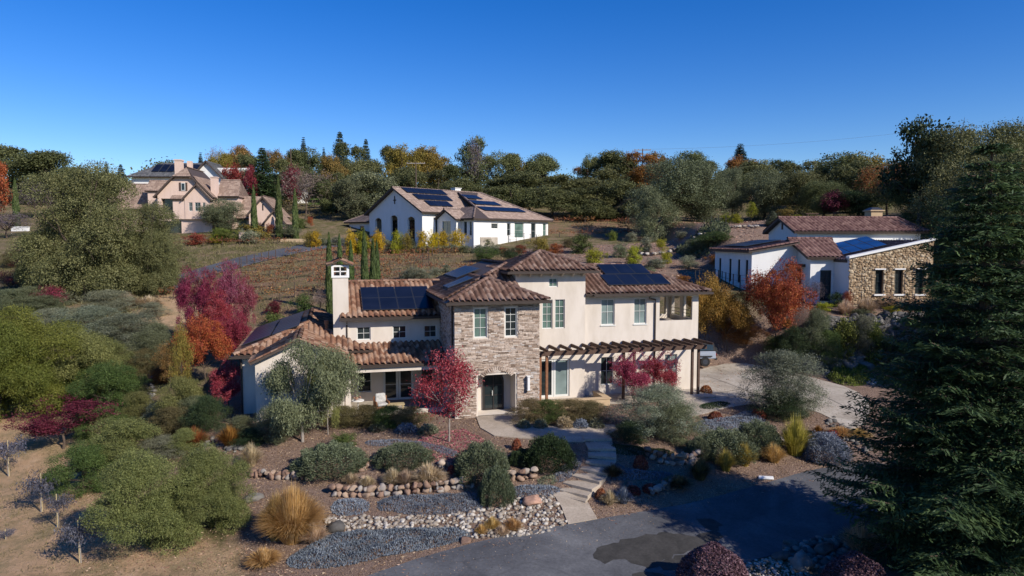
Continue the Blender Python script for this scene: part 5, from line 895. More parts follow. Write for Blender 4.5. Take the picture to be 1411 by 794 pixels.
# small dark roofed house at far left crest
p = at_y(160, 262, 150); h5 = empty('distant_house', (p[0], p[1], p[2]), R(-8), 'grey roofed house just left of the crest house, mostly behind the oak', 'house')
g = MB(); wall(g,(0,0),(12,0),-5,0); wall(g,(12,0),(12,8),-5,0); wall(g,(0,8),(0,0),-5,0); g.build('walls', M['pink'], h5); simple_roof(h5, 'roof', [[(-.5,-.6,-.2),(12.5,-.6,-.2),(11,4,2.6),(1,4,2.6)], [(12.5,-.6,-.2),(12.5,8.6,-.2),(11,4,2.6)], [(12.5,8.6,-.2),(-.5,8.6,-.2),(1,4,2.6),(11,4,2.6)], [(-.5,8.6,-.2),(-.5,-.6,-.2),(1,4,2.6)]], [], 'shingle', .4, .4, .02, 3)
# --- poles, fences, arbor
def pole(px, Y, top, arms, label, h=12):
    a = at_y(px, top, Y); o = empty('utility_pole', (a[0], a[1], a[2] - h), 0, label, 'utility pole'); g = MB(); g.tube([(0,0,0),(0,0,h)], [.16,.11], 8); g.build('post', M['bark'], o)
    for z, w in arms: g = MB(); g.box(-w,w,-.08,.08,h-z-.08,h-z+.08); [g.box(x-.05,x+.05,-.05,.05,h-z+.08,h-z+.25) for x in (-w+.1,-w/2,w/2,w-.1)]; g.build('crossarm', M['greyrock'] if 0 else M['palebark'], o)
pole(573, 128, 223, [(.3, 1.7)], 'utility pole with single crossarm standing against the golden trees'); pole(885.5, 150, 205, [(.3,1.8),(1.2,1.6)], 'utility pole with two pale crossarms above the central treeline'); pole(400.5, 150, 205, [], 'plain thin pole on the skyline between two conifers')
g = MB(); a = Vector(at_y(885, 206, 150)); 
for (x, y, Y) in ((1300, 176, 170),): b = Vector(at_y(x, y, Y)); pts = [a.lerp(b, t) - Vector((0,0,3*4*t*(1-t)*.35)) for t in np.linspace(0, 1, 14)]; g.tube(pts, .02, 4)
tag(g.build('power_line', M['darkframe']), 'thin power line running from the central pole to the right across the sky', 'power line')
def fence(pts, n, h, label, m='darkframe', wires=3):
    P3_ = [hit(*q) if len(q) == 2 else q for q in pts]; o = empty('fence', P3_[0], 0, label, 'fence'); base = Vector(P3_[0]); seq = []
    for a, b in zip(P3_[:-1], P3_[1:]):
        for k in range(n): t = k / n; q = a * (1-t) + b * t; seq.append(Vector((q[0], q[1], float(H(q[0], q[1])))) - base)
    q = P3_[-1]; seq.append(Vector((q[0], q[1], float(H(q[0], q[1])))) - base)
    for s_ in seq: g = MB(); g.bar(s_ + Vector((0,0,-.2)), s_ + Vector((0,0,h)), .07, .07); g.build('post', M[m], o)
    g = MB()
    for w in range(wires):
        for a, b in zip(seq[:-1], seq[1:]): zz_ = Vector((0,0,h*(w+1)/wires-.05)); g.bar(a+zz_, b+zz_, .02, .02)
    g.build('wires', M[m], o)
fence([(958,394),(985,392),(1010,400),(1060,404)], 5, 1.5, 'dark metal fence in front of the left end of the stone sided house'); fence([(690,334),(722,335),(748,338)], 3, 1.4, 'dark metal fence before the right end of the white house')
fence([(960,330),(1000,312),(1040,300)], 4, 1.4, 'wire fence on the bank under the big grey olives'); fence([(268,392),(330,368),(380,357)], 5, 1.2, 'thin post and wire fence along the near side of the lane', 'wood', 2)
a = at_y(1113, 294, 86); o = empty('arbor', (a[0], a[1], a[2] - 1.2), 0, 'small bare wooden frame behind the roof of the stone sided house', 'arbor'); g = MB(); g.box(0,.1,0,.1,-.5,1.1); g.build('post', M['wood'], o); g = MB(); g.box(1.1,1.2,0,.1,-.5,1.1); g.build('post', M['wood'], o); g = MB(); g.box(-.2,1.4,-.02,.12,1.1,1.22); g.build('beam', M['wood'], o)
# ------------------------------------------------------------------ plants
def leafquads(cen, a, b, L_, Wd):
    """rhombus leaves: cen (n,3), a long axis, b short axis"""
    V = np.stack([cen - a * L_ * .5, cen + b * Wd * .5, cen + a * L_ * .5, cen - b * Wd * .5], 1).reshape(-1, 3); return V, np.arange(len(V)).reshape(-1, 4)
def unit(a): return a / (np.linalg.norm(a, axis=1)[:, None] + 1e-9)
def crown_mesh(seed, nl=14, ncl=420, lpc=26, leaf=.022, env='round', z0=.22, spread=.045, aspect=.5, droop=0, lobe=(.16, .26), top=1.0):
    rg = np.random.default_rng(seed); cs = []; rs = []; dome = env == 'dome'
    while len(cs) < nl:
        p = rg.uniform(-1, 1, 3); r = np.linalg.norm(p)
        if (math.hypot(p[0], p[1]) if dome else r) > 1: continue
        h = (p[2] + 1) / 2                      # 0..1
        if env == 'round': k = 1.0
        elif env == 'upright': k = .95 - .55 * h if h > .35 else .75
        elif env == 'vase': k = .55 + .5 * h
        elif dome: k = math.sqrt(max(.04, 1 - max(0, (h - .3) / .75) ** 2)) * (.82 + .18 * min(1, h / .3))
        if not dome and p[2] < -.2 and rg.random() < .35: continue
        q = np.array([p[0] * .36 * k, p[1] * .36 * k, z0 + (top - z0) * (.16 + .68 * h)]); cs.append(q); rs.append(rg.uniform(*lobe))
    cs = np.array(cs); rs = np.array(rs); li = rg.integers(0, nl, ncl); d = unit(rg.normal(size=(ncl, 3)) + np.array([0, 0, .25])); rad = rs[li] * rg.uniform(.55, 1.08, ncl) ** .6
    cc = cs[li] + d * rad[:, None] * np.array([1, 1, .8]); cc[:, 2] = np.clip(cc[:, 2], z0 * .8 + .02 * rg.random(ncl), 1.02); crnd = rg.random(ncl); n = ncl * lpc; ci = np.repeat(np.arange(ncl), lpc)
    off = rg.normal(size=(n, 3)) * spread; 
    if droop: off[:, 2] -= droop * rg.random(n) ** 2
    cen = cc[ci] + off; a = unit(d[ci] * .5 + rg.normal(size=(n, 3)) * .8 + np.array([0, 0, -.35 if not droop else -1.6])); nn = unit(d[ci] * .9 + rg.normal(size=(n, 3)) * .7 + np.array([0, 0, .35])); b = unit(np.cross(nn, a))
    kx = .5 / np.percentile(np.hypot(cen[:, 0], cen[:, 1]), 97.5); kz = 1 / np.percentile(cen[:, 2], 99.3); cen = cen * [kx, kx, kz]; cs = cs * [kx, kx, kz]; cen[:, 2] = np.maximum(cen[:, 2], .01 * rg.random(n))
    s = leaf * rg.uniform(.6, 1.35, (n, 1)); V, Fc = leafquads(cen, a, b, s, s * aspect); me = mesh_np('crown', V, Fc, np.clip(crnd[ci] * .55 + rg.random(n) * .45, 0, 1)); return me, cs, rs
def trunk_mesh(cs, seed, z0, r=.022, base=0):
    rg = np.random.default_rng(seed + 99); g = MB(); top = np.array([rg.normal(scale=.02), rg.normal(scale=.02), max(z0 + .12, .3)]); g.tube([(0,0,-.06), (0,0,0), tuple(top * .5 + rg.normal(scale=.01, size=3) * [1,1,0]), tuple(top)], [r * 1.5, r * 1.2, r * .95, r * .8], 8)
    for c in cs[:11]:
        mid = top * .55 + c * .45 + np.array([0, 0, -.03]) + rg.normal(scale=.02, size=3); g.tube([tuple(top * .92), tuple(mid), tuple(c)], [r * .6, r * .38, r * .14], 6, cap=False)
        for _ in range(2): e = c + rg.normal(size=3) * .11; g.tube([tuple(mid), tuple((mid + e) / 2 + rg.normal(scale=.015, size=3)), tuple(e)], [r * .25, r * .16, r * .06], 5, cap=False)
    me = bpy.data.meshes.new('trunk'); me.from_pydata(g.v, [], g.f); me.polygons.foreach_set('use_smooth', [True] * len(me.polygons)); me.update(); return me
PROTO = {}
def proto(key, **k):
    r = k.pop('r', .022); me, cs, rs = crown_mesh(**k); PROTO[key] = (me, trunk_mesh(cs, k['seed'], k.get('z0', .22), r))
# far trees: coarse leaves
for s in range(5): proto(f'far{s}', seed=100 + s, nl=16, ncl=950, lpc=26, leaf=.025, env='dome', z0=-.12, spread=.026, aspect=.7, lobe=(.09,.2))
for s in range(2): proto(f'farup{s}', seed=130 + s, nl=14, ncl=260, lpc=22, leaf=.036, env='upright', z0=.06, spread=.03, aspect=.6, lobe=(.10,.2))
for s in range(2): proto(f'farbare{s}', seed=140 + s, nl=16, ncl=320, lpc=12, leaf=.05, env='round', z0=.2, spread=.04, aspect=.16, lobe=(.12,.24), r=.016)
for s in range(3): proto(f'mid{s}', seed=150 + s, nl=18, ncl=1500, lpc=26, leaf=.018, env='round', z0=-.1, spread=.028, lobe=(.13,.24), aspect=.6)
for s in range(2): proto(f'midup{s}', seed=160 + s, nl=18, ncl=560, lpc=24, leaf=.022, env='upright', z0=.1, spread=.026, lobe=(.09,.19), r=.014)
for s in range(2): proto(f'mound{s}', seed=170 + s, nl=16, ncl=560, lpc=24, leaf=.032, env='round', z0=-.12, spread=.034, aspect=.35, lobe=(.16,.27))
for s in range(2): proto(f'smallmound{s}', seed=180 + s, nl=11, ncl=190, lpc=24, leaf=.06, env='dome', z0=-.15, spread=.05, aspect=.4, lobe=(.2,.3))
proto('oak', seed=190, nl=46, ncl=6200, lpc=28, leaf=.0115, env='dome', z0=-.1, spread=.016, lobe=(.10,.18), aspect=.6)
proto('nearround', seed=191, nl=24, ncl=2000, lpc=28, leaf=.017, env='dome', z0=-.15, spread=.022, lobe=(.10,.18), r=.016)
proto('feather', seed=192, nl=26, ncl=4200, lpc=28, leaf=.018, env='dome', z0=-.15, spread=.018, lobe=(.10,.18), aspect=.26, r=.012)
proto('weep', seed=193, nl=26, ncl=1500, lpc=30, leaf=.024, env='round', z0=.02, spread=.018, lobe=(.05,.13), aspect=.28, droop=.09, r=.013)
proto('bushy', seed=194, nl=22, ncl=1700, lpc=26, leaf=.026, env='dome', z0=-.12, spread=.024, lobe=(.11,.2), aspect=.2, r=.01)
proto('maple', seed=195, nl=30, ncl=900, lpc=22, leaf=.022, env='upright', z0=.02, spread=.022, lobe=(.06,.13), r=.012)
proto('young', seed=205, nl=26, ncl=430, lpc=18, leaf=.026, env='upright', z0=.16, spread=.030, lobe=(.05,.12), r=.012)
proto('maplelow', seed=196, nl=18, ncl=700, lpc=24, leaf=.024, env='round', z0=.08, spread=.024, lobe=(.10,.2), r=.014)
proto('flamemaple', seed=197, nl=26, ncl=1200, lpc=26, leaf=.020, env='round', z0=.16, spread=.022, lobe=(.08,.17), r=.011)
proto('sparse', seed=198, nl=9, ncl=110, lpc=12, leaf=.062, env='vase', z0=.5, spread=.05, lobe=(.10,.2), aspect=.3, droop=.05, r=.012)
def cypress_mesh(seed):
    rg = np.random.default_rng(seed); n = 7000; h = rg.random(n) ** .9; prof = np.minimum(1, np.minimum(h / .06 + .55, (1 - h) ** .6 * 1.35 + .03)); a = rg.uniform(0, 6.283, n); rad = .5 * prof * rg.uniform(.65, 1.05, n) * (1 + .12 * np.sin(a * 3 + h * 20))
    cen = np.stack([np.cos(a) * rad, np.sin(a) * rad, h], 1); ax = unit(np.stack([np.cos(a) * .25, np.sin(a) * .25, np.full(n, 1.2)], 1) + rg.normal(size=(n, 3)) * .25); nn = unit(np.stack([np.cos(a), np.sin(a), np.full(n, .2)], 1) + rg.normal(size=(n, 3)) * .5); b = unit(np.cross(nn, ax))
    cen[:, 2] = np.clip(cen[:, 2], 0, 1); s = rg.uniform(.6, 1.3, (n, 1)); V = np.stack([cen - ax * s * [.1, .1, .02], cen + b * s * .09, cen + ax * s * [.1, .1, .025], cen - b * s * .09], 1).reshape(-1, 3); me = mesh_np('crown', V, np.arange(n * 4).reshape(n, 4), rg.random(n)); g = MB(); g.tube([(0,0,-.05),(0,0,.1),(0,0,.9)], [.07,.06,.015], 6); t = bpy.data.meshes.new('trunk'); t.from_pydata(g.v, [], g.f); return me, t
PROTO['cypress0'] = cypress_mesh(1); PROTO['cypress1'] = cypress_mesh(2)
def conifer_mesh(seed, Hh, prof, nlev, nb, leaf, lps, droop=.25, up=.1, z0=.04, gap=.0, asp=.3):
    """real metres: whorled drooping boughs carrying flat sprays"""
    rg = np.random.default_rng(seed); g = MB(); g.tube([(0,0,-.4),(0,0,Hh*.3),(0,0,Hh*.98)], [Hh*.022, Hh*.017, Hh*.002], 10); Cs = []; As = []; Ns = []; Rn = []
    for lv in range(nlev):
        h = z0 + (1 - z0) * (lv + rg.random() * .8) / nlev; R_ = prof(h)
        for k in range(nb):
            a = 6.283 * (k + rg.uniform(-.35, .35)) / nb + lv * 1.3; Rb = R_ * rg.uniform(.62, 1.14)
            if rg.random() < gap: continue
            if Rb < .05: Rb = .05
            dirv = np.array([math.cos(a), math.sin(a)]); sd = np.array([-dirv[1], dirv[0]]); t = np.linspace(0, 1, 6); zz_ = Hh * h + Rb * (up * t * 2 - droop * t ** 1.6 + .12 * np.maximum(0, t - .75) * 4)
            pts = [(dirv[0] * Rb * q, dirv[1] * Rb * q, z) for q, z in zip(t, zz_)]; g.tube(pts, [max(.012, Hh*.0035*(1-q)*min(1, Rb)) + .004 for q in t], 4, cap=False)
            br = rg.random(); ns = int(max(3, Rb * 5))
            for j in range(ns):
                q = .22 + .78 * (j + rg.random()) / ns
                for sgn in (-1, 1):
                    sl_ = (.55 * Rb * (1 - q) + .30) * rg.uniform(.6, 1.1); m_ = max(2, int(sl_ * lps)); u = (np.arange(m_) + rg.random(m_)) / m_
                    base = np.array([dirv[0] * Rb * q, dirv[1] * Rb * q, np.interp(q, t, zz_)]); d2 = np.array([sd[0] * sgn + dirv[0] * .75, sd[1] * sgn + dirv[1] * .75, -.16]); d2 /= np.linalg.norm(d2)
                    c = base + d2 * (u * sl_)[:, None] + rg.normal(scale=.05 * min(1, R_), size=(m_, 3)); c[:, 2] -= .12 * sl_ * u ** 2 + .0; Cs.append(c); As.append(np.tile(d2, (m_, 1)) + rg.normal(scale=.32, size=(m_, 3))); Rn.append(np.clip(br * .5 + rg.random(m_) * .25 + .35 * u - .05, 0, 1))
    Cs = np.concatenate(Cs); As = unit(np.concatenate(As)); n = len(Cs); nn = unit(rg.normal(size=(n, 3)) * .5 + [0, 0, 1]); b = unit(np.cross(nn, As)); s = leaf * rg.uniform(.6, 1.3, (n, 1)); V, Fc = leafquads(Cs, As, b, s, s * asp)
    me = mesh_np('crown', V, Fc, np.concatenate(Rn)); t = bpy.data.meshes.new('trunk'); t.from_pydata(g.v, [], g.f); t.update(); return me, t, n
def norm_mesh(me, sxy, sz):
    v = np.empty(len(me.vertices) * 3, np.float32); me.vertices.foreach_get('co', v); v = v.reshape(-1, 3); v[:, :2] /= sxy; v[:, 2] /= sz; me.vertices.foreach_set('co', v.ravel()); me.update()
for i, (pw, dr) in enumerate(((1.0, .25), (.8, .1))):
    a, b, n_ = conifer_mesh(300 + i, 10, (lambda pw: lambda h: 2.9 * (1 - h) ** pw)(pw), 52, 7, .34, 9, dr, gap=.05); norm_mesh(a, 4.8, 10); norm_mesh(b, 4.8, 10); PROTO[f'fir{i}'] = (a, b)
def tuft_mesh(seed, n=900, curve=.5, fine=.012, fill=1):
    rg = np.random.default_rng(seed); a = rg.uniform(0, 6.283, n); out = rg.random(n) ** .7 * .5; L_ = rg.uniform(.6, 1.0, n); r0 = rg.random(n) * .14; dx, dy = np.cos(a), np.sin(a); sx, sy = -dy, dx; Vs = []; ts = [0, .4, .75, 1.0]; wd_ = [1, .9, .6, .05]
    for t, w in zip(ts, wd_):
        rad = r0 * (1 - .3 * t) + out * .9 * (t ** 1.25); z = L_ * t * (1 - min(curve, 1.0) * 1.25 * out * t); w2 = fine * w
        Vs.append(np.stack([dx * rad - sx * w2, dy * rad - sy * w2, z], 1)); Vs.append(np.stack([dx * rad + sx * w2, dy * rad + sy * w2, z], 1))
    V = np.stack(Vs, 1); base = np.arange(n)[:, None] * 8; Fc = np.concatenate([base + np.array([2*k, 2*k+1, 2*k+3, 2*k+2]) for k in range(3)]); rn = np.tile(rg.random(n), 3); return mesh_np('blades', V.reshape(-1, 3), Fc, rn)
TUFT = [tuft_mesh(1, 1300, .9, .006), tuft_mesh(2, 1000, 1.0, .009), tuft_mesh(3, 5200, .95, .0035)]
def dome_mesh(seed, n=16000, leaf=.045):
    rg = np.random.default_rng(seed); d = unit(rg.normal(size=(n, 3))); d[:, 2] = np.abs(d[:, 2]); lump = 1 + .05 * np.sin(d[:, 0] * 7 + 1) * np.sin(d[:, 1] * 6) ; r = rg.uniform(.93, 1.03, n) * lump; cen = d * r[:, None] * np.array([.5, .5, .95]); a = unit(rg.normal(size=(n, 3)) + d * .5); nn = unit(d + rg.normal(size=(n, 3)) * .6); b = unit(np.cross(nn, a)); s = leaf * rg.uniform(.5, 1.2, (n, 1)); V, Fc = leafquads(cen, a, b, s, s * .5); return mesh_np('foliage', V, Fc, rg.random(n))
DOME = dome_mesh(5); 
def rosemary_mesh(seed, n=20000, leaf=.065):   # mound of upright sprigs
    rg = np.random.default_rng(seed); d = unit(rg.normal(size=(n, 3))); d[:, 2] = np.abs(d[:, 2]); lump = 1 + .10 * np.sin(d[:, 0] * 9 + seed) * np.sin(d[:, 1] * 8) + .06 * np.sin(d[:, 1] * 17); r = rg.uniform(.78, 1.02, n) * lump; cen = d * r[:, None] * np.array([.5, .5, .92]); a = unit(rg.normal(size=(n, 3)) * .35 + d * .6 + [0, 0, .7]); b = unit(np.cross(a, rg.normal(size=(n, 3)))); s = leaf * rg.uniform(.5, 1.2, (n, 1)); V, Fc = leafquads(cen, a, b, s, s * .22); return mesh_np('foliage', V, Fc, np.clip(rg.random(n) * .6 + .4 * (d[:, 2] > .3) * rg.random(n), 0, 1))
ROSE = [rosemary_mesh(6), rosemary_mesh(7)]
SMALL = [rosemary_mesh(8, 1400, .22), dome_mesh(9, 1600, .13)]
def omat(o, m): o.material_slots[0].link = 'OBJECT'; o.material_slots[0].material = m
for me in [*TUFT, DOME, *ROSE, *SMALL]: me.materials.append(FO['green'])
for k, (a, b) in PROTO.items(): a.materials.append(FO['green']); b.materials.append(M['bark'])
CAT_BASE = 'tree'
def locate(cx, w, top, base=None, Y=None, z=None, back=.3):
    if Y is None:
        q = hit(cx, base); W_ = w * q[1] / F; Y = q[1] + W_ * back; 
    X = (cx - 705.5) / F * Y / (math.cos(PT)) ; X = at_y(cx, top, Y)[0]; gz = float(H(X, Y)); zt = at_y(cx, top, Y)[2]; return X, Y, gz, w * math.hypot(X, Y) / F * 1.0, max(.15, zt - gz)
def tree(pr, m, cx, w, top, label, base=None, Y=None, name='tree', cat='tree', group=None, bark='bark', rz=None, depth=1.0, minh=None, back=.3, ws=1.0):
    X, Y, gz, W_, h = locate(cx, w, top, base, Y, back=back)
    h = max(h, .45 * W_) if not name in ('tree', 'sapling') else h
    if minh: gz = min(gz, at_y(cx, minh, Y)[2])
    o = empty(name, (X, Y, gz - .05), random.uniform(0, 6.28) if rz is None else rz, label, cat, group); W_ *= 1.04 * ws
    for k, mm, nm in ((0, FO[m], 'crown'), (1, M[bark], 'trunk')):
        c = bpy.data.objects.new(nm, PROTO[pr][k]); C.objects.link(c); c.parent = o; omat(c, mm); c.scale = (W_, W_ * depth, h)
    return o
def shrub(me, m, cx, w, top, label, base=None, Y=None, name='shrub', cat='shrub', group=None, back=.35, depth=1.0, rz=None):
    X, Y, gz, W_, h = locate(cx, w, top, base, Y, back=back); o = bpy.data.objects.new(name, me); C.objects.link(o); o.location = (X, Y, gz - .03); o.rotation_euler = (0, 0, random.uniform(0, 6.28) if rz is None else rz); o.scale = (W_, W_ * depth, h); omat(o, FO[m]); tag(o, label, cat, group); return o
def tuft(m, cx, w, top, base, label, t=0, name='grass_clump', group=None):
    if t != 2: w *= 1.3; top -= .25 * (base - top)
    return shrub(TUFT[t], m, cx, w, top, label, base, name=name, cat='grass clump', group=group, back=.15)
def mat_plant(px, m, label, h=.22, dens=260, leaf=.10, seed=1, name='mat_plant', cat='ground cover', up=1.0):
    poly = smooth_poly(poly_xy(px), 1); rg = np.random.default_rng(seed); x0, y0 = poly.min(0); x1, y1 = poly.max(0); leaf *= .95; n = int((x1-x0) * (y1-y0) * dens * 3.2); X = rg.uniform(x0, x1, n); Y = rg.uniform(y0, y1, n); ok = inside(poly, X, Y); X = X[ok]; Y = Y[ok]; n = len(X)
    ed = np.clip(edge_dist(poly, X, Y) / .35, .15, 1); lump = .62 + .38 * np.sin(X * 4.3 + 1.5 * np.sin(Y * 3.1)) * np.cos(Y * 4.9 + X) ; Z = H(X, Y) + h * ed * lump * rg.uniform(.55, 1.05, n) + .02
    cen = np.stack([X, Y, Z], 1); a = unit(rg.normal(size=(n, 3)) * .5 + [0, 0, up]); b = unit(np.cross(a, rg.normal(size=(n, 3)))); s = leaf * rg.uniform(.5, 1.3, (n, 1)); V, Fc = leafquads(cen, a, b, s, s * .32); cl = .5 + .5 * np.sin(X * 2.1 + 3 * np.sin(Y * 1.7)); q = cen.mean(0); q[2] = float(H(q[0], q[1]))
    o = mk(name, mesh_np(name, V - q, Fc, np.clip(.55 * rg.random(n) + .45 * cl * rg.random(n) + .1, 0, 1)), FO[m]); o.location = q; tag(o, label, cat); return o
# ------------------------------------------------------------------ planting plan
# --- big conifer at right, with its neighbour behind
def bigprof(h): return 5.4 * (1 - h) ** .68 * (1 if h > .1 else .7 + 3 * h)
a, b, nq = conifer_mesh(400, 15.6, bigprof, 42, 10, .24, 22, .34, .16, .03, .03, .22); a.materials.append(FO['conifer']); b.materials.append(M['bark'])
q = at_y(1368, 188, 23); X, Y = q[0], 23; gz = float(H(X, Y)); o = empty('conifer_tree', (X, Y, gz), 0, 'huge dark green conifer filling the right edge of the picture', 'tree'); hh = (q[2] - gz) / 15.6
for me, nm in ((a, 'crown'), (b, 'trunk')): c = bpy.data.objects.new(nm, me); C.objects.link(c); c.parent = o; c.scale = (hh, hh, hh)
tree('mid0', 'oakdark', 1465, 150, 232, 'dark green tree at the very right edge behind the huge conifer', Y=72, bark='bark')
# --- skyline and hillside trees  (proto, colour, cx, width, top, Y, label)
S = [
 ('far0','oakdark',22,80,203,150,'rounded dark oak on the far left crest'),('far1','oakdark',70,80,212,145,'dark spreading oak right of the far left crest oak'),('far2','oak',110,60,232,140,'olive green tree sloping down behind the big oak at left'),
 ('far3','oakdark',150,60,240,150,'low dark tree just left of the crest houses'),('farup0','orange',-2,26,224,120,'bright red orange tree cut by the left edge'),('farbare0','mauve',45,52,250,128,'mauve leafless tree on the far left hillside'),
 ('farbare1','mauve',8,50,292,105,'bare pinkish tree at the left edge below the red one'),('fir0','firblue',146,16,222,160,'tiny fir poking over the big oak, left one'),('fir1','firblue',166,18,226,160,'tiny fir poking over the big oak, right one'),
 ('far4','oakdark',245,60,224,165,'dark treetops behind the crest house chimneys'),('fir0','firblue',276,20,210,165,'small dark fir above the crest house'),('farbare0','twig',300,42,205,158,'bare grey tree on the skyline above the crest house'),
 ('far1','gold',305,28,212,150,'small golden tree below the bare skyline tree'),('far2','autumn',330,48,203,155,'peach orange tree on the skyline left of the tall spruce'),('far3','oak',340,60,215,146,'olive oak beneath the peach orange tree'),
 ('farup1','redmaple',323,34,226,128,'dark red tree left of the tall spruce'),('farup0','redmaple',345,18,228,124,'narrow red tree touching the tall spruce'),
 ('fir1','conifer',361,46,203,126,'tall dense spruce above the villa roofs'),('far4','autumn',382,40,210,150,'golden orange tree right of the tall spruce'),('far0','oakdark',395,50,222,140,'dark oak below the golden orange tree'),
 ('fir0','firblue',418,26,189,170,'blue green conifer on the skyline, leftmost of three'),('far1','oakdark',425,56,207,158,'dark oak crown in front of the leftmost skyline conifer'),('farup1','redmaple',402,26,228,134,'small red tree left of the mauve bare tree'),
 ('farbare1','twig',420,70,232,122,'wide bare mauve grey tree leaning over the green lawn'),('far2','autumn',458,42,216,142,'rusty orange oak above the lawn hedge'),('fir1','firblue',468,32,181,170,'tallest of the three skyline conifers'),
 ('fir0','firblue',446,18,203,168,'small conifer left of the tallest skyline conifer'),('far3','oakdark',478,66,200,160,'dark oak mass under the tallest skyline conifer'),('fir1','firblue',504,24,191,168,'slender conifer on the skyline, rightmost of three'),
 ('far4','oak',500,60,220,146,'olive oak left of the white house ridge'),('far0','oakdark',535,44,204,162,'dark treetop left of the golden trees'),('far1','gold',555,56,203,152,'golden tree behind the utility pole, left of two'),
 ('far2','gold',590,60,204,154,'golden tree behind the utility pole, right of two'),('far3','oak',470,50,240,128,'grey green oak beside the lawn'),('far0','oakdark',452,44,246,124,'dark shaded tree on the lawn edge'),
 ('far4','olive',518,76,238,120,'broad olive tree left of the white house gable'),('far1','olive',487,52,248,117,'olive tree behind the left annex of the white house'),('far2','oak',560,70,232,135,'oak behind the white house ridge, left'),('far3','oak',600,70,236,138,'oak behind the white house ridge, middle'),
 ('far0','oak',635,60,246,132,'oak behind the white house ridge, right'),('farbare0','mauve',654,34,191,150,'tall purplish half bare tree on the skyline'),('farup0','oakdark',655,48,190,152,'tall dark tree with purplish top on the skyline'),
 ('far1','oakdark',688,60,212,156,'dark oak right of the tall purplish tree'),('farup1','autumn',712,30,214,158,'small brownish tree on the central skyline'),('far2','oakdark',745,70,214,160,'rounded oak on the central skyline'),
 ('far3','rust',800,40,232,165,'low rusty treetops in the dip of the central skyline'),('far4','oak',705,90,238,140,'olive green oak of the central belt, leftmost'),('far0','oak',770,100,244,140,'olive green oak of the central belt, second from left'),
 ('far1','oakdark',705,80,256,126,'shaded oak behind the white house right end'),('far2','oakdark',760,80,258,124,'shaded oak above the brown field, left'),('far3','oakdark',815,80,258,124,'shaded oak above the brown field, middle'),
 ('far4','oakdark',865,80,250,124,'shaded oak above the brown field, right'),('far0','oak',830,80,236,145,'oak below the dip of the skyline'),('far1','oakdark',812,30,216,160,'small dark tree left of the pale pole'),('far2','oakdark',850,80,210,154,'broad dark oak left of the pale pole'),
 ('far3','rust',880,70,212,145,'brownish oak in front of the pale pole'),('farup0','autumn',905,40,210,148,'reddish brown treetop right of the pale pole'),('far4','oakdark',950,60,212,148,'dark oak behind the big grey olives'),('far0','oakdark',975,50,222,140,'dark oak right behind the big grey olives'),
 ('mid0','olive',930,110,222,104,'big grey green olive left of the bank, larger one'),('mid1','olive',965,80,228,106,'big grey green olive, right one of the pair'),('mid2','olive',905,60,256,100,'lower olive crown in front of the big olive pair'),
 ('fir0','firblue',1020,50,198,165,'wide open cedar on the skyline right of centre'),('far1','rust',1018,46,218,145,'rusty brown tree under the open cedar'),('mid0','olive',1010,34,232,110,'round grey olive by the yellow shrubs'),('far2','oak',1045,70,222,140,'oak right of the rusty brown tree'),
 ('mid1','olive',1055,70,236,108,'olive tree behind the right house, left of three'),('mid2','oak',1100,70,236,106,'olive tree behind the right house, middle of three'),('far3','oakdark',1075,60,222,140,'dark crest oak right of the cedar'),
 ('far4','oakdark',1150,90,216,120,'wide oak behind the stone sided house'),('farup1','gold',1190,60,212,118,'olive gold tree behind the chimney of the right house'),('far0','oakdark',1190,60,222,108,'dark tree behind the chimney of the right house'),
 ('farbare1','rust',1225,70,222,95,'open brownish tree left of the tall pine'),('mid0','oakdark',1135,60,250,100,'shaded tree above the main roof of the right house'),('mid1','deep',1185,70,262,96,'deep green shaded tree by the right house chimney'),
 ('farup0','deep',1272,90,166,82,'tall dark pine like tree right of the stone sided house'),('mid2','oak',1320,100,178,80,'tall olive tree behind the huge conifer, left'),('mid0','oakdark',1375,100,174,84,'tall olive tree behind the huge conifer, right'),
 ('mid1','oakdark',1265,70,235,84,'lower dark tree right of the stone sided house'),('mid2','deep',1325,80,270,66,'deep green tree between right house and huge conifer'),
 ('farup1','maroon',1150,30,262,96,'dark red shrubby tree above the right house roof'),('far2','oakdark',1420,80,186,90,'dark treetop at the upper right corner'),
 ('far4','oakdark',1230,60,225,130,'dark crest oak right of the chimney'),('far3','oak',1110,80,224,135,'oak crown between cedar and right chimney'),
 ('far0','oakdark',1000,60,236,130,'shaded oak between the olives and the cedar'),('far1','oakdark',640,60,228,150,'dark oak left of the tall purplish tree')]
for pr, m, cx, w, top, Y, lab in S: tree(pr, m, cx, w, top, lab, Y=Y, name='conifer_tree' if 'fir' in pr else 'bare_tree' if 'bare' in pr else 'tree', group='trees along the hillside behind the houses', ws=1.05)
# continuous far wood closing the horizon
rg = np.random.default_rng(31); ncl, lpc = 4200, 26; ang = rg.uniform(-1.3, 1.3, ncl); rad = rg.uniform(175, 230, ncl); X = np.sin(ang) * rad; Y = np.cos(ang) * rad; Z = H(X, Y) + rg.uniform(0, 1, ncl) * (3.5 + 2.2 * np.sin(ang * 37) + 1.5 * np.sin(ang * 91)); ci = np.repeat(np.arange(ncl), lpc); n = len(ci); cen = np.stack([X, Y, Z], 1)[ci] + rg.normal(size=(n, 3)) * [2.2, 2.2, 1.2]; a = unit(rg.normal(size=(n, 3))); b = unit(np.cross(a, rg.normal(size=(n, 3)))); s = rg.uniform(.35, .9, (n, 1)); V, Fc = leafquads(cen, a, b, s, s * .7)
tag(mk('distant_wood', mesh_np('distant_wood', V, Fc, rg.random(n)), FO['oakdark']), 'dark distant wood closing the skyline behind the separate trees', 'wood', None, 'stuff')
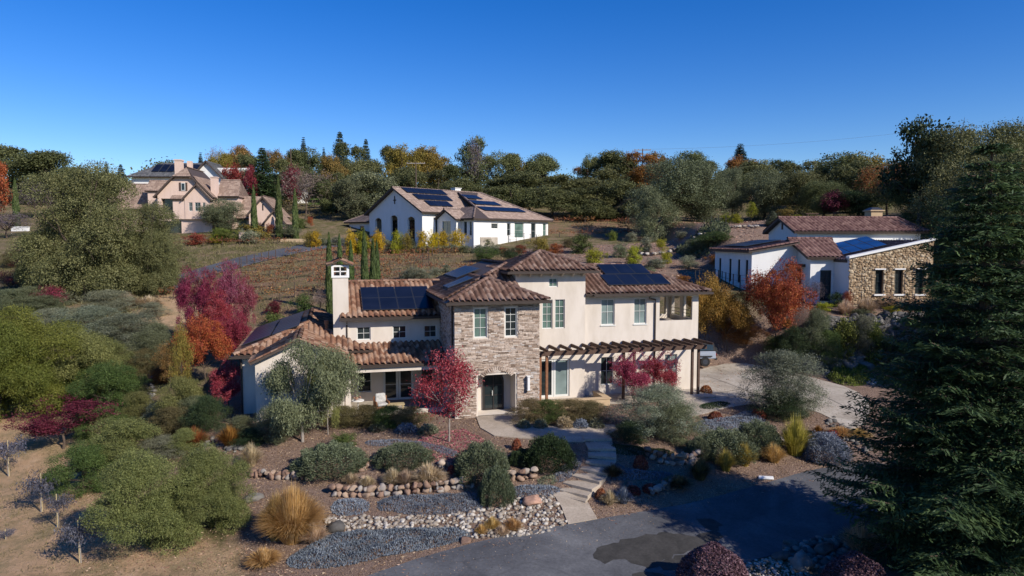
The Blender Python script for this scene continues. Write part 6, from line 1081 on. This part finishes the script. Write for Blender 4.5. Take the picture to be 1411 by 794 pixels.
# --- cypresses
for i, (cx, w, top, Y, lab) in enumerate([(453,9.5,322,61,'tall cypress standing directly left of the white chimney'),(467.5,8,324,66,'cypress just behind the white chimney, second from left'),(483,7.5,332,66,'cypress just right of the white chimney'),(501.5,9.5,317,62,'tallest cypress of the right group behind the tiled roof'),(513.5,8.5,330,63,'cypress next to the tallest one'),(519,7.5,333,65,'rightmost cypress behind the tiled roof'),
    (349,7,256,103,'cypress left of the villa right wing'),(383,8,244,103,'tallest cypress at the villa, in front of its right wing'),(406,7,261,103,'cypress right of the villa right wing'),(20,6,247,118,'lone cypress on the far left lawn')]):
    tree(f'cypress{i%2}', 'cypress', cx, w, top, lab, Y=Y, name='cypress_tree', cat='cypress', group='cypresses behind the main house' if i < 6 else 'cypresses by the villa', minh=(395 if i < 6 else 322 if i < 9 else 300))
# --- the big oak and left garden
tree('oak','oak',112,146,233,'huge spreading olive green oak on the left hillside', base=414, depth=.9, name='oak_tree', back=.2)
tree('oak','oak',203,84,284,'lower rounded oak crown joined to the right of the huge oak', base=408, name='oak_tree', back=.2, rz=1.0)
tree('oak','oak',58,50,318,'smaller oak at the left flank of the huge oak', base=408, name='oak_tree', back=.2, rz=2.0)
tree('feather','bright',45,130,428,'feathery yellow green tree at the left edge', base=575, name='tree', back=.2)
tree('feather','bright',-10,110,450,'feathery yellow green tree cut by the left edge', base=590, back=.2)
tree('nearround','willow',115,80,458,'dull green golden bushy tree right of the feathery one', base=560, back=.2)
tree('nearround','green',148,70,500,'dark green bushy tree above the purple maple', base=572, back=.2)
tree('bushy','greyolive',125,90,425,'silvery grey shrub mass below the big oak, left', base=480, name='shrub', cat='shrub'); tree('bushy','greyolive',175,80,432,'silvery grey shrub mass below the big oak, middle', base=490, name='shrub', cat='shrub'); tree('bushy','olive',215,50,445,'grey green shrub below the big oak, right', base=488, name='shrub', cat='shrub')
tree('bushy','olive',40,60,395,'grey green shrub left of the big oak foot', base=435, name='shrub', cat='shrub'); tree('bushy','olive',10,60,405,'grey shrub at the left edge below the field', base=440, name='shrub', cat='shrub')
tree('farbare0','crimson',68,44,392,'thin reddish shrub under the big oak', base=432, name='shrub', cat='shrub'); tree('farbare1','maroon',10,50,372,'dark red shrub patch at the left edge', base=405, name='shrub', cat='shrub')
tree('maple','magenta',260,36,370,'upright magenta tree behind the house, left of the clump', base=490, name='maple_tree'); tree('maple','magenta',286,34,372,'upright magenta tree, second of the clump', base=492, name='maple_tree'); tree('maple','pink',316,38,360,'upright dusty pink tree, tallest of the magenta clump', base=480, name='maple_tree'); tree('maple','pink',338,27,382,'upright dusty pink tree at the right of the clump', base=476, name='maple_tree'); tree('maple','crimson',300,40,402,'crimson tree low in the magenta clump', base=500, name='maple_tree')
tree('flamemaple','flame',282,66,436,'rusty orange tree in front of the magenta clump', base=535, name='maple_tree', back=.1); tree('flamemaple','redmaple',316,52,430,'red orange tree beside the west roof corner', base=515, name='maple_tree', back=.1); tree('midup0','autumn',232,40,470,'small orange brown tree near the dry creek', base=540, back=.1)
tree('young','gold',247,30,444,'slender yellow green tree right of the dry creek', base=572, bark='bark', back=.1); tree('nearround','willow',250,60,520,'low green yellow bush at the foot of the slender tree', base=590, name='shrub', cat='shrub')
tree('maplelow','crimson',314,50,498,'low dark crimson maple left of the front gable', base=570, name='maple_tree', back=.1)
tree('maplelow','maroon',84,104,548,'wide purple red maple on the sandy slope', base=632, name='maple_tree', depth=.8)
tree('bushy','brownshrub',236,56,560,'brown green shrub beside the grey stones', base=606, name='shrub', cat='shrub'); tree('bushy','greyolive',212,28,556,'small silvery shrub by the dry creek', base=588, name='shrub', cat='shrub')
tree('bushy','green',180,46,515,'green shrub left of the dry creek', base=560, name='shrub', cat='shrub'); tree('bushy','brownshrub',200,40,480,'brownish shrub above the dry creek bend', base=520, name='shrub', cat='shrub'); tree('bushy','olive',265,50,590-45,'shaded dark shrub left of the crimson maple', base=592, name='shrub', cat='shrub')
tree('nearround','green',112,72,612,'dense dark green fruit tree beside the purple maple', base=690, bark='bark'); tree('nearround','willow',165,96,578,'leafy olive yellow bush above the big feathery shrubs', base=655, name='shrub', cat='shrub'); tree('bushy','olive',330,50,575,'shaded grey green shrub below the gable', base=605, name='shrub', cat='shrub')
tree('feather','willow',203,126,622,'large feathery olive shrub at lower left, bigger of two', base=776, name='shrub', cat='shrub', back=.3); tree('feather','willow',292,96,612,'large feathery olive shrub, right one behind the tan grass', base=745, name='shrub', cat='shrub', back=.3)
for i, (cx, w, top, base, lab) in enumerate([(9,46,606,657,'blue grey drooping sapling nearest the left edge'),(54,44,652,707,'fullest blue grey drooping sapling on the sandy slope'),(79,34,680,728,'small blue grey sapling beside the fullest one'),(109,60,716,776,'blue grey sapling nearest the camera, wide flat top'),(8,20,728,745,'tiny blue grey sapling at the left edge')]):
    t_ = tree('sparse', 'blue', cx, w, top, lab, base=base, name='sapling', cat='sapling', bark='palebark', group='blue grey saplings on the sandy slope', back=0); X, Y, gz = t_.location; h_ = t_.children[0].scale[2]; g = MB(); g.tube([(.05,0,-.2),(.05,0,h_*1.02)], .018, 6); g.build('stake', M['stake'], t_)
# --- around the main house
tree('weep','olive',414,120,474,'weeping grey green tree before the front gable', base=612, bark='palebark', back=.05, ws=1.15); tree('bushy','olive',385,66,555,'grey green shrub at the foot of the weeping tree', base=614, name='shrub', cat='shrub'); tree('weep','willow',450,52,486,'slim weeping tree at the right edge of the gable', base=600, back=.05, bark='palebark')
tree('bushy','deep',345,46,590,'dark low shrub left of the gable tree', base=622, name='shrub', cat='shrub')
tree('young','crimson',618,84,482,'small crimson tree with pale trunk left of the front door', base=610, name='maple_tree', bark='palebark', back=0, ws=1.12)
for i, (cx, w, top, base, m_, lab) in enumerate([(475,36,563,592,'brownshrub','brown green hedge shrub before the porch, first from left'),(505,38,562,592,'brownshrub','brown green hedge shrub before the porch, second from left'),(535,38,563,592,'green','brown green hedge shrub before the porch, third from left'),(565,34,564,592,'brownshrub','brown green hedge shrub before the porch, fourth from left'),
    (728,34,553,588,'brownshrub','hedge shrub before the patio wall next to the entry'),(755,36,554,586,'green','hedge shrub before the patio wall, second from the entry'),(785,38,554,586,'brownshrub','hedge shrub before the patio wall, third from the entry'),(815,36,556,586,'brownshrub','hedge shrub before the patio wall, farthest from the entry')]):
    tree('bushy', m_, cx, w * 1.55, top - 4, lab, base=base, name='hedge_shrub', cat='shrub', group='hedge shrubs at the house front')
for i, (cx, w, top, base, m_, lab) in enumerate([(722,20,577,592,'sage','small sage tuft left before the patio hedge'),(745,20,576,592,'sage','small sage tuft second before the patio hedge'),(778,24,572,592,'tan','pale dry tuft before the patio hedge'),(800,22,576,592,'catmint','bluish tuft before the patio hedge'),(822,22,575,592,'sage','right sage tuft before the patio hedge'),
    (520,24,582,596,'sage','grey low tuft before the porch hedge, left'),(560,30,582,598,'catmint','grey low tuft before the porch hedge, middle'),(590,28,583,600,'sage','grey low tuft before the porch hedge, right')]): shrub(SMALL[0], m_, cx, w, top, lab, base, name='low_shrub')
tree('maplelow','crimson',875,60,486,'crimson maple behind the pergola, left of two', base=556, name='maple_tree', back=.1); tree('maplelow','crimson',914,54,486,'crimson maple behind the pergola, right of two', base=552, name='maple_tree', back=.1)
tree('bushy','greyolive',905,106,530,'large grey green bush at the right front of the house', base=612, name='shrub', cat='shrub', back=.3); tree('bushy','olive',935,66,556,'greener low bush right of the large grey green bush', base=618, name='shrub', cat='shrub'); tree('bushy','deep',868,60,588,'dark shaded shrub left of the large grey green bush', base=614, name='shrub', cat='shrub')
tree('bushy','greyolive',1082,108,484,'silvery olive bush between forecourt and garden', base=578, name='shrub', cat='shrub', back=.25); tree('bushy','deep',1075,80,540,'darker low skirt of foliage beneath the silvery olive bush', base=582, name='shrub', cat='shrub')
shrub(ROSE[0],'rosemary',456,98,610,'rosemary mound left of the ochre stones', 662, name='rosemary_bush'); shrub(ROSE[1],'rosemary',556,84,611,'rosemary mound right of the ochre stones', 651, name='rosemary_bush'); shrub(ROSE[0],'rosemary',664,78,607,'tall rosemary mound spilling over the wall near the path', 672, name='rosemary_bush'); shrub(ROSE[1],'rosemary',684,52,640,'rosemary trailing down to the cobbles', 700, name='rosemary_bush')
tree('smallmound0','green',474,38,595,'small round green shrub above the left rosemary mound', base=618, name='shrub', cat='shrub')
shrub(ROSE[0],'deep',757,72,597,'shaded rosemary mound left of the path', 655, name='rosemary_bush'); shrub(ROSE[1],'deep',722,46,618,'shaded low rosemary beside the tall rosemary mound', 645, name='rosemary_bush'); shrub(ROSE[0],'rosemary',1000,84,590,'long green mound right of the large grey bush', 640, name='rosemary_bush'); shrub(ROSE[1],'rosemary',1045,64,578,'green mound under the silvery olive bush', 628, name='rosemary_bush'); shrub(ROSE[0],'rosemary',965,40,600,'green mound end left of the yellow grasses', 636, name='rosemary_bush')  # rosemary in shadow: the shade is also put into its darker leaf colour
shrub(ROSE[1],'catmint',1138,58,594,'grey blue mound right of the tall yellow grass', 640, name='low_shrub')
for cx, w, top, base, m_, lab in [(712,14,603,622,'redshrub','shaded red shrub left of the path'),(986,20,566,582,'redshrub','red shrub amid the grey mats, left'),(1046,20,562,578,'redshrub','red shrub amid the grey mats, right'),(973,16,530,543,'rust','small brown shrub at the forecourt corner'),(872,22,668,684,'redshrub','shaded red shrub near the drive, left'),(897,24,666,682,'redshrub','shaded red shrub near the drive, right'),(828,16,672,690,'redshrub','dark red shrub right of the path apron'),
    (622,12,640,654,'redshrub','small dark red shrub between the rosemary mounds'),(883,20,626,648,'redshrub','shaded brown red shrub beside the path'),(1100,22,482,500,'redshrub','round russet shrub below the flame maple, left'),(1131,26,486,508,'rust','round russet shrub below the flame maple, right'),(1148,18,592,604,'redshrub','small russet shrub by the stone edging'),(640,10,655,664,'redshrub','tiny red shrub at the stone wall end'),
    (770,14,612,630,'redshrub','dim red shrub inside the shaded rosemary')]: shrub(SMALL[1], m_, cx, w, top, lab, base, name='low_shrub')
# grasses
tuft('amber',402,104,655,752,'big tan ornamental grass clump at the left of the garden', 2); tuft('amber',380,60,668,748,'left part of the big tan grass, fuller and darker', 2)
for cx, w, top, base, m_, t_, lab in [(432,36,722,752,'tan',0,'pale small grass clump at the foot of the big tan grass'),(363,44,757,783,'amber',1,'flat orange grass tuft at the bottom left'),(483,22,652,668,'tan',1,'pale grass tuft in front of the left rosemary mound, left'),(506,22,656,671,'tan',1,'pale grass tuft in front of the left rosemary mound, right'),
    (541,30,646,670,'tan',1,'tan grass tuft in front of the right rosemary mound, left'),(560,32,648,672,'tan',0,'tan grass tuft in front of the right rosemary mound, middle'),(590,46,640,672,'tan',1,'broad tan grass tuft in front of the right rosemary mound'),
    (678,24,712,732,'amber',1,'orange grass tuft by the cobbles, left of two'),(707,28,714,734,'amber',1,'orange grass tuft by the cobbles, right of two'),(663,18,722,738,'amber',1,'small orange tuft at the drive edge'),(692,20,724,740,'tan',1,'pale low tuft at the drive edge'),
    (268,34,590,620,'rust_',0,'brown red grass clump among the grey stones'),(316,34,588,618,'rust_',0,'brown red grass clump before the gable'),(290,24,615,640,'tan',0,'pale grass clump behind the feathery shrubs'),(345,30,612,645,'tan',0,'straw grass behind the big tan grass'),
    (965,36,632,664,'brown_',0,'dark green brown grass clump at the garden edge'),(1001,26,620,652,'yellowgrass',0,'bright yellow grass clump, leftmost of four by the drive'),(1026,32,612,644,'yellowgrass',0,'yellow grass clump, second of four by the drive'),(1067,32,612,640,'amber',0,'orange yellow grass clump, third of four by the drive'),(1097,44,575,630,'yellowgrass',0,'tall yellow green grass clump, highest of four'),
    (1160,30,588,603,'amber',1,'flat golden tuft at the forecourt edge, left'),(1184,30,590,606,'amber',1,'flat golden tuft at the forecourt edge, right'),(1128,16,586,600,'rust_',1,'small brown tuft beside the grey blue mound'),(1188,50,722,768,'tan',0,'pale feathery grass clump in the shade of the conifer'),
    (1195,30,410,434,'tan',0,'tan grass below the stone wall, left'),(1166,24,414,436,'tan',0,'tan grass at the corner of the stone wall'),(1225,34,406,426,'tan',1,'brownish tuft below the first stone wall window'),(1260,30,408,428,'tan',1,'brownish tuft below the second stone wall window'),
    (330,40,398,416,'tan',1,'dry tuft by the vineyard corner'),(175,30,404,424,'tan',0,'dry grass clump in front of the big oak, left'),(205,34,408,424,'tan',1,'dry grass clump in front of the big oak, right'),(845,30,640,660,'brown_',1,'dark tuft in the shade right of the path'),(935,40,655,676,'brown_',1,'dark tuft in the shade at the drive edge'),
    (840,24,676,698,'tan',1,'dim pale tuft at the path apron'),(860,24,672,696,'catmint_',1,'dim blue tuft at the path apron')]:
    tuft({'rust_':'rust','brown_':'brownshrub','catmint_':'catmint'}.get(m_, m_), cx, w, top, base, lab, t_)
# mats
mat_plant([(392,772),(430,752),(452,738),(500,732),(560,730),(600,728),(645,733),(650,742),(620,752),(570,762),(530,768),(500,778),(460,784),(400,786)],'catmint','long blue grey mat along the drive below the cobbles',.3,330,.11,1)
mat_plant([(455,696),(470,689),(500,690),(512,697),(505,710),(470,713),(455,708)],'catmint','small blue grey mat left of two below the low stone wall',.25,330,.1,2)
mat_plant([(520,690),(560,684),(610,684),(655,679),(668,690),(664,706),(610,710),(580,713),(540,706),(520,705)],'catmint','long blue grey mat directly below the low stone wall',.3,330,.1,3)
mat_plant([(706,672),(735,668),(775,672),(770,684),(740,690),(715,692),(704,684)],'catmint','shaded blue grey mat beside the path foot',.25,330,.1,4)
mat_plant([(497,610),(540,606),(600,612),(640,628),(618,632),(600,622),(560,612),(515,618)],'catmint','thin blue grey mat behind the rosemary mounds',.18,260,.09,5)
mat_plant([(838,636),(875,650),(930,652),(925,664),(880,662),(838,664),(815,668),(825,652)],'catmint','shaded blue mat right of the path steps',.22,300,.1,6)
mat_plant([(955,582),(1000,578),(1030,566),(1060,572),(1050,590),(1000,598),(955,600)],'catmint','grey blue mat behind the long green mound',.28,300,.1,7)
mat_plant([(760,652),(790,634),(806,626),(800,645),(785,662),(765,668)],'catmint','shaded blue mat left of the path steps',.2,300,.1,8)
mat_plant([(740,660),(765,655),(770,668),(742,672)],'sage','shaded sage mat at the foot of the shaded rosemary',.2,300,.1,9)
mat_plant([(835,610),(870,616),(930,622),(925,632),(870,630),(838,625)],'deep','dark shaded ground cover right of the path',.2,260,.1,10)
mat_plant([(1135,516),(1170,500),(1200,504),(1204,524),(1185,534),(1150,530)],'bright','bright green spreading cover below the boulder wall',.6,170,.16,11)
mat_plant([(960,560),(985,554),(1010,556),(1000,563),(970,566)],'deep','dark mat at the inner corner of the forecourt',.15,260,.1,12)
mat_plant([(955,330),(1000,312),(1010,322),(985,348),(945,356),(925,345)],'olive','long grey green ground cover on the sunny bank',1.0,30,.4,13)
for me_, m_, cx, w, top, base, lab in [(DOME,'plum',984,104,753,835,'purple dome shrub at the bottom edge, left of two'),(DOME,'plum',1180,96,765,840,'purple dome shrub at the bottom edge, right of two')]:
    q = at_z(cx, top + 34, -1.4 + .3); W_ = w * q[1] / F; o = bpy.data.objects.new('dome_shrub', me_); C.objects.link(o); gz = float(H(q[0], q[1])); o.location = (q[0], q[1], gz - .05); o.scale = (W_, W_, (at_y(cx, top, q[1])[2] - gz) / .95); omat(o, FO[m_]); tag(o, lab, 'shrub')
# --- right bank
tree('flamemaple','flame',1071,74,362,'flame red maple glowing beside the right house', base=492, name='maple_tree', back=.05, ws=1.05); tree('flamemaple','goldorange',1005,70,395,'orange brown tree behind the house corner, right of two', base=492, back=.1); tree('flamemaple','goldorange',975,60,380,'orange brown tree touching the right eave', base=490, back=.1); tree('bushy','rust',1020,60,440,'rusty undergrowth beneath the orange brown trees', base=490, name='shrub', cat='shrub')
tree('farbare0','mauve',1117,36,386,'bare mauve shrub before the blue shaded wall', base=424, name='shrub', cat='shrub'); tree('smallmound1','deep',1153,22,402,'dark round shrub at the stone wall corner', base=424, name='shrub', cat='shrub'); tree('midup0','orange',1168,14,400,'tiny bright orange tree at the stone wall corner', base=430); tree('smallmound0','lime',1138,24,416,'lime low shrub at the terrace edge', base=430, name='shrub', cat='shrub'); tree('smallmound0','lime',1229,18,422,'lime low shrub below the stone wall windows', base=432, name='shrub', cat='shrub')
tree('bushy','olive',1127,50,426,'dark grey green shrub draped over the boulder wall', Y=52.4, minh=474, name='shrub', cat='shrub'); tree('smallmound1','bright',1163,38,438,'bright green round shrub on the boulder wall, left', Y=52.2, minh=470, name='shrub', cat='shrub'); tree('smallmound0','bright',1208,34,444,'bright green round shrub on the boulder wall, right', Y=52, minh=484, name='shrub', cat='shrub'); tree('smallmound1','bright',1170,10,492,'tiny lime plant at the boulder wall foot', base=504, name='shrub', cat='shrub'); tree('bushy','green',1250,50,470,'green shrub partly behind the huge conifer', base=510, name='shrub', cat='shrub'); tree('bushy','sage',1190,40,434,'grey trailing shrub on the boulder wall', Y=52.4, minh=474, name='shrub', cat='shrub'); tree('bushy','deep',1095,40,450,'dark climbing shrub left on the boulder wall', Y=52, minh=498, name='shrub', cat='shrub'); tree('bushy','green',1140,40,455,'dark creeper hanging down the middle of the boulder wall', Y=51.6, minh=500, name='shrub', cat='shrub'); tree('bushy','green',1230,44,500,'low green shrub right of the spreading cover', base=530, name='shrub', cat='shrub')
for cx, w, top, base, m_, pr, lab in [(822,30,342,366,'lime','smallmound0','lime yellow shrub behind the tall tower, left'),(873,24,338,366,'lime','smallmound1','lime yellow shrub behind the right wing panels'),(912,18,328,352,'lime','midup0','upright yellow shrub on the bank, left'),(917,18,346,364,'lime','smallmound0','low yellow shrub beside the upright one'),
    (800,34,322,350,'green','smallmound1','green round shrub on the bank behind the tall tower'),(742,30,326,350,'gold','smallmound0','golden green shrub at the right corner of the white house'),(692,18,340,350,'redshrub','smallmound0','red shrub left of the garden door of the white house'),(716,22,337,350,'redshrub','smallmound1','red shrub below the white house windows'),(670,44,342,362,'green','mound0','dark green low shrubs behind the middle roofs'),(705,34,341,364,'deep','mound1','dark shrub right behind the middle roofs'),
    (855,24,334,356,'olive','smallmound0','small olive shrub between lime shrubs'),(890,20,326,350,'sage','smallmound1','pale shrub at the rock edging foot'),(843,16,318,332,'bright','smallmound0','bright green bush below the brown field'),(1001,16,294,308,'lime','smallmound0','yellow shrub on the upper bank, left of three'),(1015,16,294,308,'lime','smallmound1','yellow shrub on the upper bank, middle of three'),(1036,14,278,306,'lime','midup1','tall yellow shrub on the upper bank'),
    (1065,20,290,312,'greyolive','fir1','small silver blue fir behind the right house'),(1085,24,286,302,'gold','smallmound0','olive gold shrub behind the right house roof'),(1100,14,296,303,'lime','smallmound1','lime shrub behind the right house roof'),(950,30,352,372,'sage','mound0','grey sage mound on the bank by the fence'),(985,26,350,366,'rust','smallmound0','rusty shrub on the bank by the annex'),(965,30,332,345,'green','mound1','green spreading mound on the bank'),
    (940,24,378,392,'rust','smallmound0','reddish shrub just behind the right eave'),(905,30,356,370,'sage','smallmound0','sage mound above the right wing roof'),(935,20,395,410,'autumn','smallmound1','small autumn shrub near the right eave')]:
    tree(pr, m_, cx, w, top, lab, base=base, name='shrub', cat='shrub', back=.2)
for i, (x, w, m_, lab) in enumerate([(483,16,'yellow','yellow shrub leftmost before the white house'),(500,15,'lime','yellow green shrub second from left before the white house'),(518,17,'yellow','large yellow shrub before the arched entry'),(547,14,'lime','yellow green shrub before the third arch'),(561,12,'gold','dull gold shrub before the third arch'),(583,15,'yellow','yellow shrub before the white corner'),(597,15,'yellow','yellow shrub right of the white corner'),(611,15,'yellow','yellow shrub before the small gable'),(633,19,'yellow','tallest yellow shrub before the white house'),
    (434,12,'yellow','yellow shrub by the flower urn pillars'),(424,10,'gold','small gold shrub by the flower urn pillars')]): tree(f'smallmound{i%2}', m_, x, w * 1.35, 318 - (w > 18) * 2, lab, Y=92 if i < 9 else 97, minh=334, name='shrub', cat='shrub', group='yellow shrubs before the white house', back=.2)
for i, x in enumerate((815,828,842,862)): tree(f'smallmound{i%2}', 'yellow' if i < 3 else 'lime', x, 15, 287, ['first yellow bush from the left beyond the brown field','second yellow bush from the left beyond the brown field','third yellow bush from the left beyond the brown field','yellow green bush beyond the brown field nearest the olives'][i], base=298, name='shrub', cat='shrub', back=.2)
gl = ['leftmost','second','third','fourth','fifth','sixth','seventh','eighth','ninth','tenth','eleventh','twelfth']
for r_, (y0, m_) in enumerate(((340, 'sage'), (349, 'greyolive'))):
    for i in range(12):
        x = 440 + i * (21 if r_ == 0 else 18) + (60 if r_ else 0) + random.uniform(-4, 4)
        if x > 690: continue
        tree(f'smallmound{i%2}', random.choice([m_, 'olive', 'sage']), x, random.uniform(20, 28), y0 - 10 + random.uniform(-2, 2), f'{gl[i]} grey green mound of the {"upper" if r_ == 0 else "lower"} row before the white house', base=y0, name='shrub', cat='shrub', group='grey green mounds before the white house', back=.2)
for cx, w, top, base, m_, pr, lab in [(308,56,275,322,'olive','mid1','round olive tree before the villa windows'),(268,30,322,338,'redshrub','smallmound0','reddish hedge shrubs below the villa terrace'),(300,26,322,336,'lime','smallmound1','yellow green shrub before the villa terrace'),(311,40,326,336,'bright','mound0','clipped green hedge on the tan garden wall'),(345,28,316,336,'sage','smallmound0','grey shrub right of the villa pillars'),(354,14,305,322,'redshrub','smallmound1','red shrub at the villa right wing'),(372,14,308,322,'redshrub','smallmound0','small red shrub before the villa side door'),
    (428,10,298,316,'orange','midup0','little orange tree above the flower urn pillars'),(398,40,312,330,'olive','mound1','loose olive shrubs before the villa right wing'),(412,18,300,316,'green','smallmound0','green shrub at the villa right corner'),(350,40,318,330,'gold','smallmound1','golden groundcover before the villa'),(443,14,262,280,'deep','smallmound0','clipped round dark shrub on the lawn'),(480,60,268,282,'green','mound0','clipped hedge along the right of the lawn'),(415,30,262,280,'deep','mound1','dark hedge left of the lawn'),(425,12,263,272,'yellow','smallmound0','yellow shrub on the lawn edge'),
    (415,30,405,438,'green','smallmound0','dark green shrub behind the west roof'),(377,22,414,434,'maroon','smallmound1','dark maroon shrub behind the west roof'),(440,30,398,436,'twig','farbare0','pale bare shrub beside the chimney'),(375,30,430,452,'green','smallmound0','green shrub at the corner of the magenta clump'),(90,30,400,420,'sage','smallmound1','grey shrub under the big oak left side'),(578,40,368,390,'sage','mound0','straw grey shrubs in the vineyard corner above the roof'),(560,20,372,386,'sage','smallmound0','pale mound above the tiled roof'),(615,16,364,376,'sage','smallmound1','lone pale mound on the brown bank'),(602,18,368,380,'sage','smallmound0','pale mound left on the brown bank')]:
    tree(pr, m_, cx, w, top, lab, base=base, name='shrub' if 'mid' not in pr else 'tree', cat='shrub' if 'mid' not in pr else 'tree', back=.2)
# --- fillers
for pr, m_, cx, w, top, base, lab in [('nearround','green',100,60,500,560,'dark green shrub under the feathery yellow green tree'),('bushy','willow',150,60,470,530,'green gold shrub above the dark bushy tree'),('bushy','olive',205,60,455,515,'grey olive shrub beside the top of the dry creek'),('bushy','willow',190,50,540,585,'yellowish shrub left of the dry creek middle'),
    ('bushy','rust',222,34,505,530,'rusty low shrub at the dry creek bend'),('nearround','green',135,60,560,615,'green shrub just above the purple maple'),('bushy','sage',225,60,600,640,'grey sage shrub behind the large feathery shrub'),
    ('bushy','willow',255,50,590,630,'greenish shrub between slate stones and feathery shrubs'),('bushy','deep',285,60,545,600,'dark shrub in the shade below the rusty tree'),('bushy','green',228,46,575,600,'green low shrub beside the silvery one'),('bushy','sage',70,60,428,462,'grey scrub under the big oak, far left'),('bushy','sage',210,40,418,440,'grey scrub right of the big oak'),
    ('bushy','brownshrub',30,50,452,480,'brownish shrub behind the feathery tree'),('bushy','olive',60,50,415,440,'olive scrub at the left field edge'),('bushy','sage',150,60,412,436,'pale scrub in front of the big oak trunk'),('bushy','greyolive',95,44,445,480,'grey shrub behind the feathery tree'),
    ('bushy','brownshrub',20,40,350,370,'brown scrub on the left hillside'),('bushy','redshrub',50,60,372,392,'reddish scrub row left of the big oak')]:
    tree(pr, m_, cx, w, top, lab, base=base, name='shrub' if pr not in ('mid0','mid1') else 'tree', cat='shrub' if pr not in ('mid0','mid1') else 'tree')
for pr, m_, cx, w, top, Y, lab in [('mid0','deep',1310,60,392,46,'shade-casting tree behind the conifer edge, left of three'),('mid1','deep',1345,90,385,47,'shade-casting tree behind the conifer edge, middle of three'),('mid2','oakdark',1400,90,372,48,'shade-casting tree behind the conifer edge, right of three'),('mid1','oak',1345,120,226,70,'tall bright oak behind the top of the huge conifer'),('mid0','oakdark',1415,140,210,68,'tall oak at the right edge behind the huge conifer')]: tree(pr, m_, cx, w, top, lab, Y=Y)  # first three are low trees added to cast shade on the boulder wall
for pr, m_, cx, w, top, base, lab in [('bushy','green',1075,44,462,500,'green shrub at the left end of the boulder wall'),('bushy','green',1182,50,462,500,'dark shrub in the middle of the boulder wall'),('smallmound0','olive',1190,26,428,446,'olive shrub on top of the boulder wall'),('bushy','deep',1215,44,470,512,'dark shrub at the right foot of the boulder wall'),('smallmound1','rust',1085,20,440,456,'rusty shrub at the terrace left end'),
    ('smallmound0','sage',770,22,352,368,'grey mound on the bank behind the tall tower'),('smallmound1','sage',870,20,320,334,'pale mound below the brown field'),('smallmound0','brownshrub',850,24,362,376,'brownish mound behind the right wing roof'),('smallmound1','olive',895,24,368,384,'olive mound behind the right wing roof'),('smallmound0','sage',940,20,318,330,'pale mound left of the rock edging'),('mound0','olive',960,44,338,354,'spreading olive mound on the bank, left'),('mound1','green',985,44,328,346,'spreading green mound on the bank, right'),('smallmound1','rust',765,24,335,350,'brown red mound right of the white house'),('smallmound0','brownshrub',785,22,328,342,'brownish mound near the brown field corner')]:
    tree(pr, m_, cx, w, top, lab, base=base, name='shrub', cat='shrub')
# --- vineyard rows behind the house
vm = []
for s_ in range(3):
    rg = np.random.default_rng(500 + s_); n = 150; cen = np.stack([rg.uniform(-1, 1, n), rg.normal(scale=.12, size=n), .85 + rg.normal(scale=.2, size=n)], 1); a_ = unit(rg.normal(size=(n, 3))); b_ = unit(np.cross(a_, rg.normal(size=(n, 3)))); s = rg.uniform(.08, .2, (n, 1)); V, Fc = leafquads(cen, a_, b_, s, s * .6); g = MB(); g.tube([(0,0,-.1),(.03,0,.4),(0,0,.8)], [.05,.04,.03], 5)
    for k in range(8): x = rg.uniform(-1, 1); g.tube([(0,0,.75),(x*.5,0,.82),(x,rg.normal(scale=.1),.8+rg.uniform(-.1,.5))], [.025,.02,.008], 4, cap=False)
    t = bpy.data.meshes.new('trunk'); t.from_pydata(g.v, [], g.f); me = mesh_np('leaves', V, Fc, rg.random(n)); me.materials.append(FO['vine']); t.materials.append(M['bark']); vm.append((me, t))
pm = MB(); pm.tube([(0,0,-.3),(0,0,1.75)], .05, 5); pme = bpy.data.meshes.new('vineyard_post'); pme.from_pydata(pm.v, [], pm.f); pme.materials.append(M['bark'])
nth = ['first','second','third','fourth','fifth','sixth','seventh','eighth','ninth']
pv_ = pp((228,400),(300,376),(435,346),(560,344),(640,352),(640,380),(560,388),(430,412),(410,432),(310,440),(235,412))
def plant_row(y0, x0, x1, dx, slope_, lab, grp, leafm=None, post=True, zone_=None, sc_=1):
    k = 0; x = x0
    while x < x1:
        y = y0 + slope_ * (x - x0); j = random.uniform(-.3, .3)
        if (zone_ is None or inside(zone_, np.array([x]), np.array([y]))[0]) and random.random() > .12:
            e = empty('grapevine', (x + j, y, float(H(x + j, y))), math.atan(slope_) + random.choice([0, math.pi]), lab, 'grapevine', grp); e.scale = (dx * .5, 1, random.uniform(.7, 1.15) * sc_); me, t = random.choice(vm)
            for q, nm in ((me, 'leaves'), (t, 'trunk')): c = bpy.data.objects.new(nm, q); C.objects.link(c); c.parent = e; (omat(c, FO[leafm]) if leafm and nm == 'leaves' else None)
            if post and k % 4 == 0:
                c = bpy.data.objects.new('vineyard_post', pme); C.objects.link(c); c.location = (x + dx / 2 + j, y + .1, float(H(x, y))); tag(c, lab.replace('dry brown grapevine', 'thin dark post').replace('reddish brown grapevine', 'thin dark post'), 'post', grp.replace('grapevines', 'posts'))
        k += 1; x += dx
for r_ in range(9): plant_row(64 + 3.6 * r_, -46, 4, 2.9, .12, f'dry brown grapevine in the {nth[r_]} vineyard row counted from the main house', f'grapevines of the {nth[r_]} row', zone_=pv_)
for r_ in range(4): plant_row(*( (118 + 5 * r_, -40 - r_, -20, 4.4, .1)), f'yellowing grapevine in the {nth[r_]} row of the far plot right of the villa', f'far plot grapevines, {nth[r_]} row', 'vinegreen', False, sc_=1.2)
for r_ in range(3): plant_row(*( (104 + 7 * r_, 7 + r_, 24, 3.6, .1)), f'dark brown grapevine in the {nth[r_]} row of the field right of the white house', f'right field grapevines, {nth[r_]} row', 'vine', False, sc_=1.1)
plant_row(98, -50, -34, 2.6, .12, 'reddish brown grapevine along the fence below the villa hedge', 'grapevines below the villa', 'vine', True)
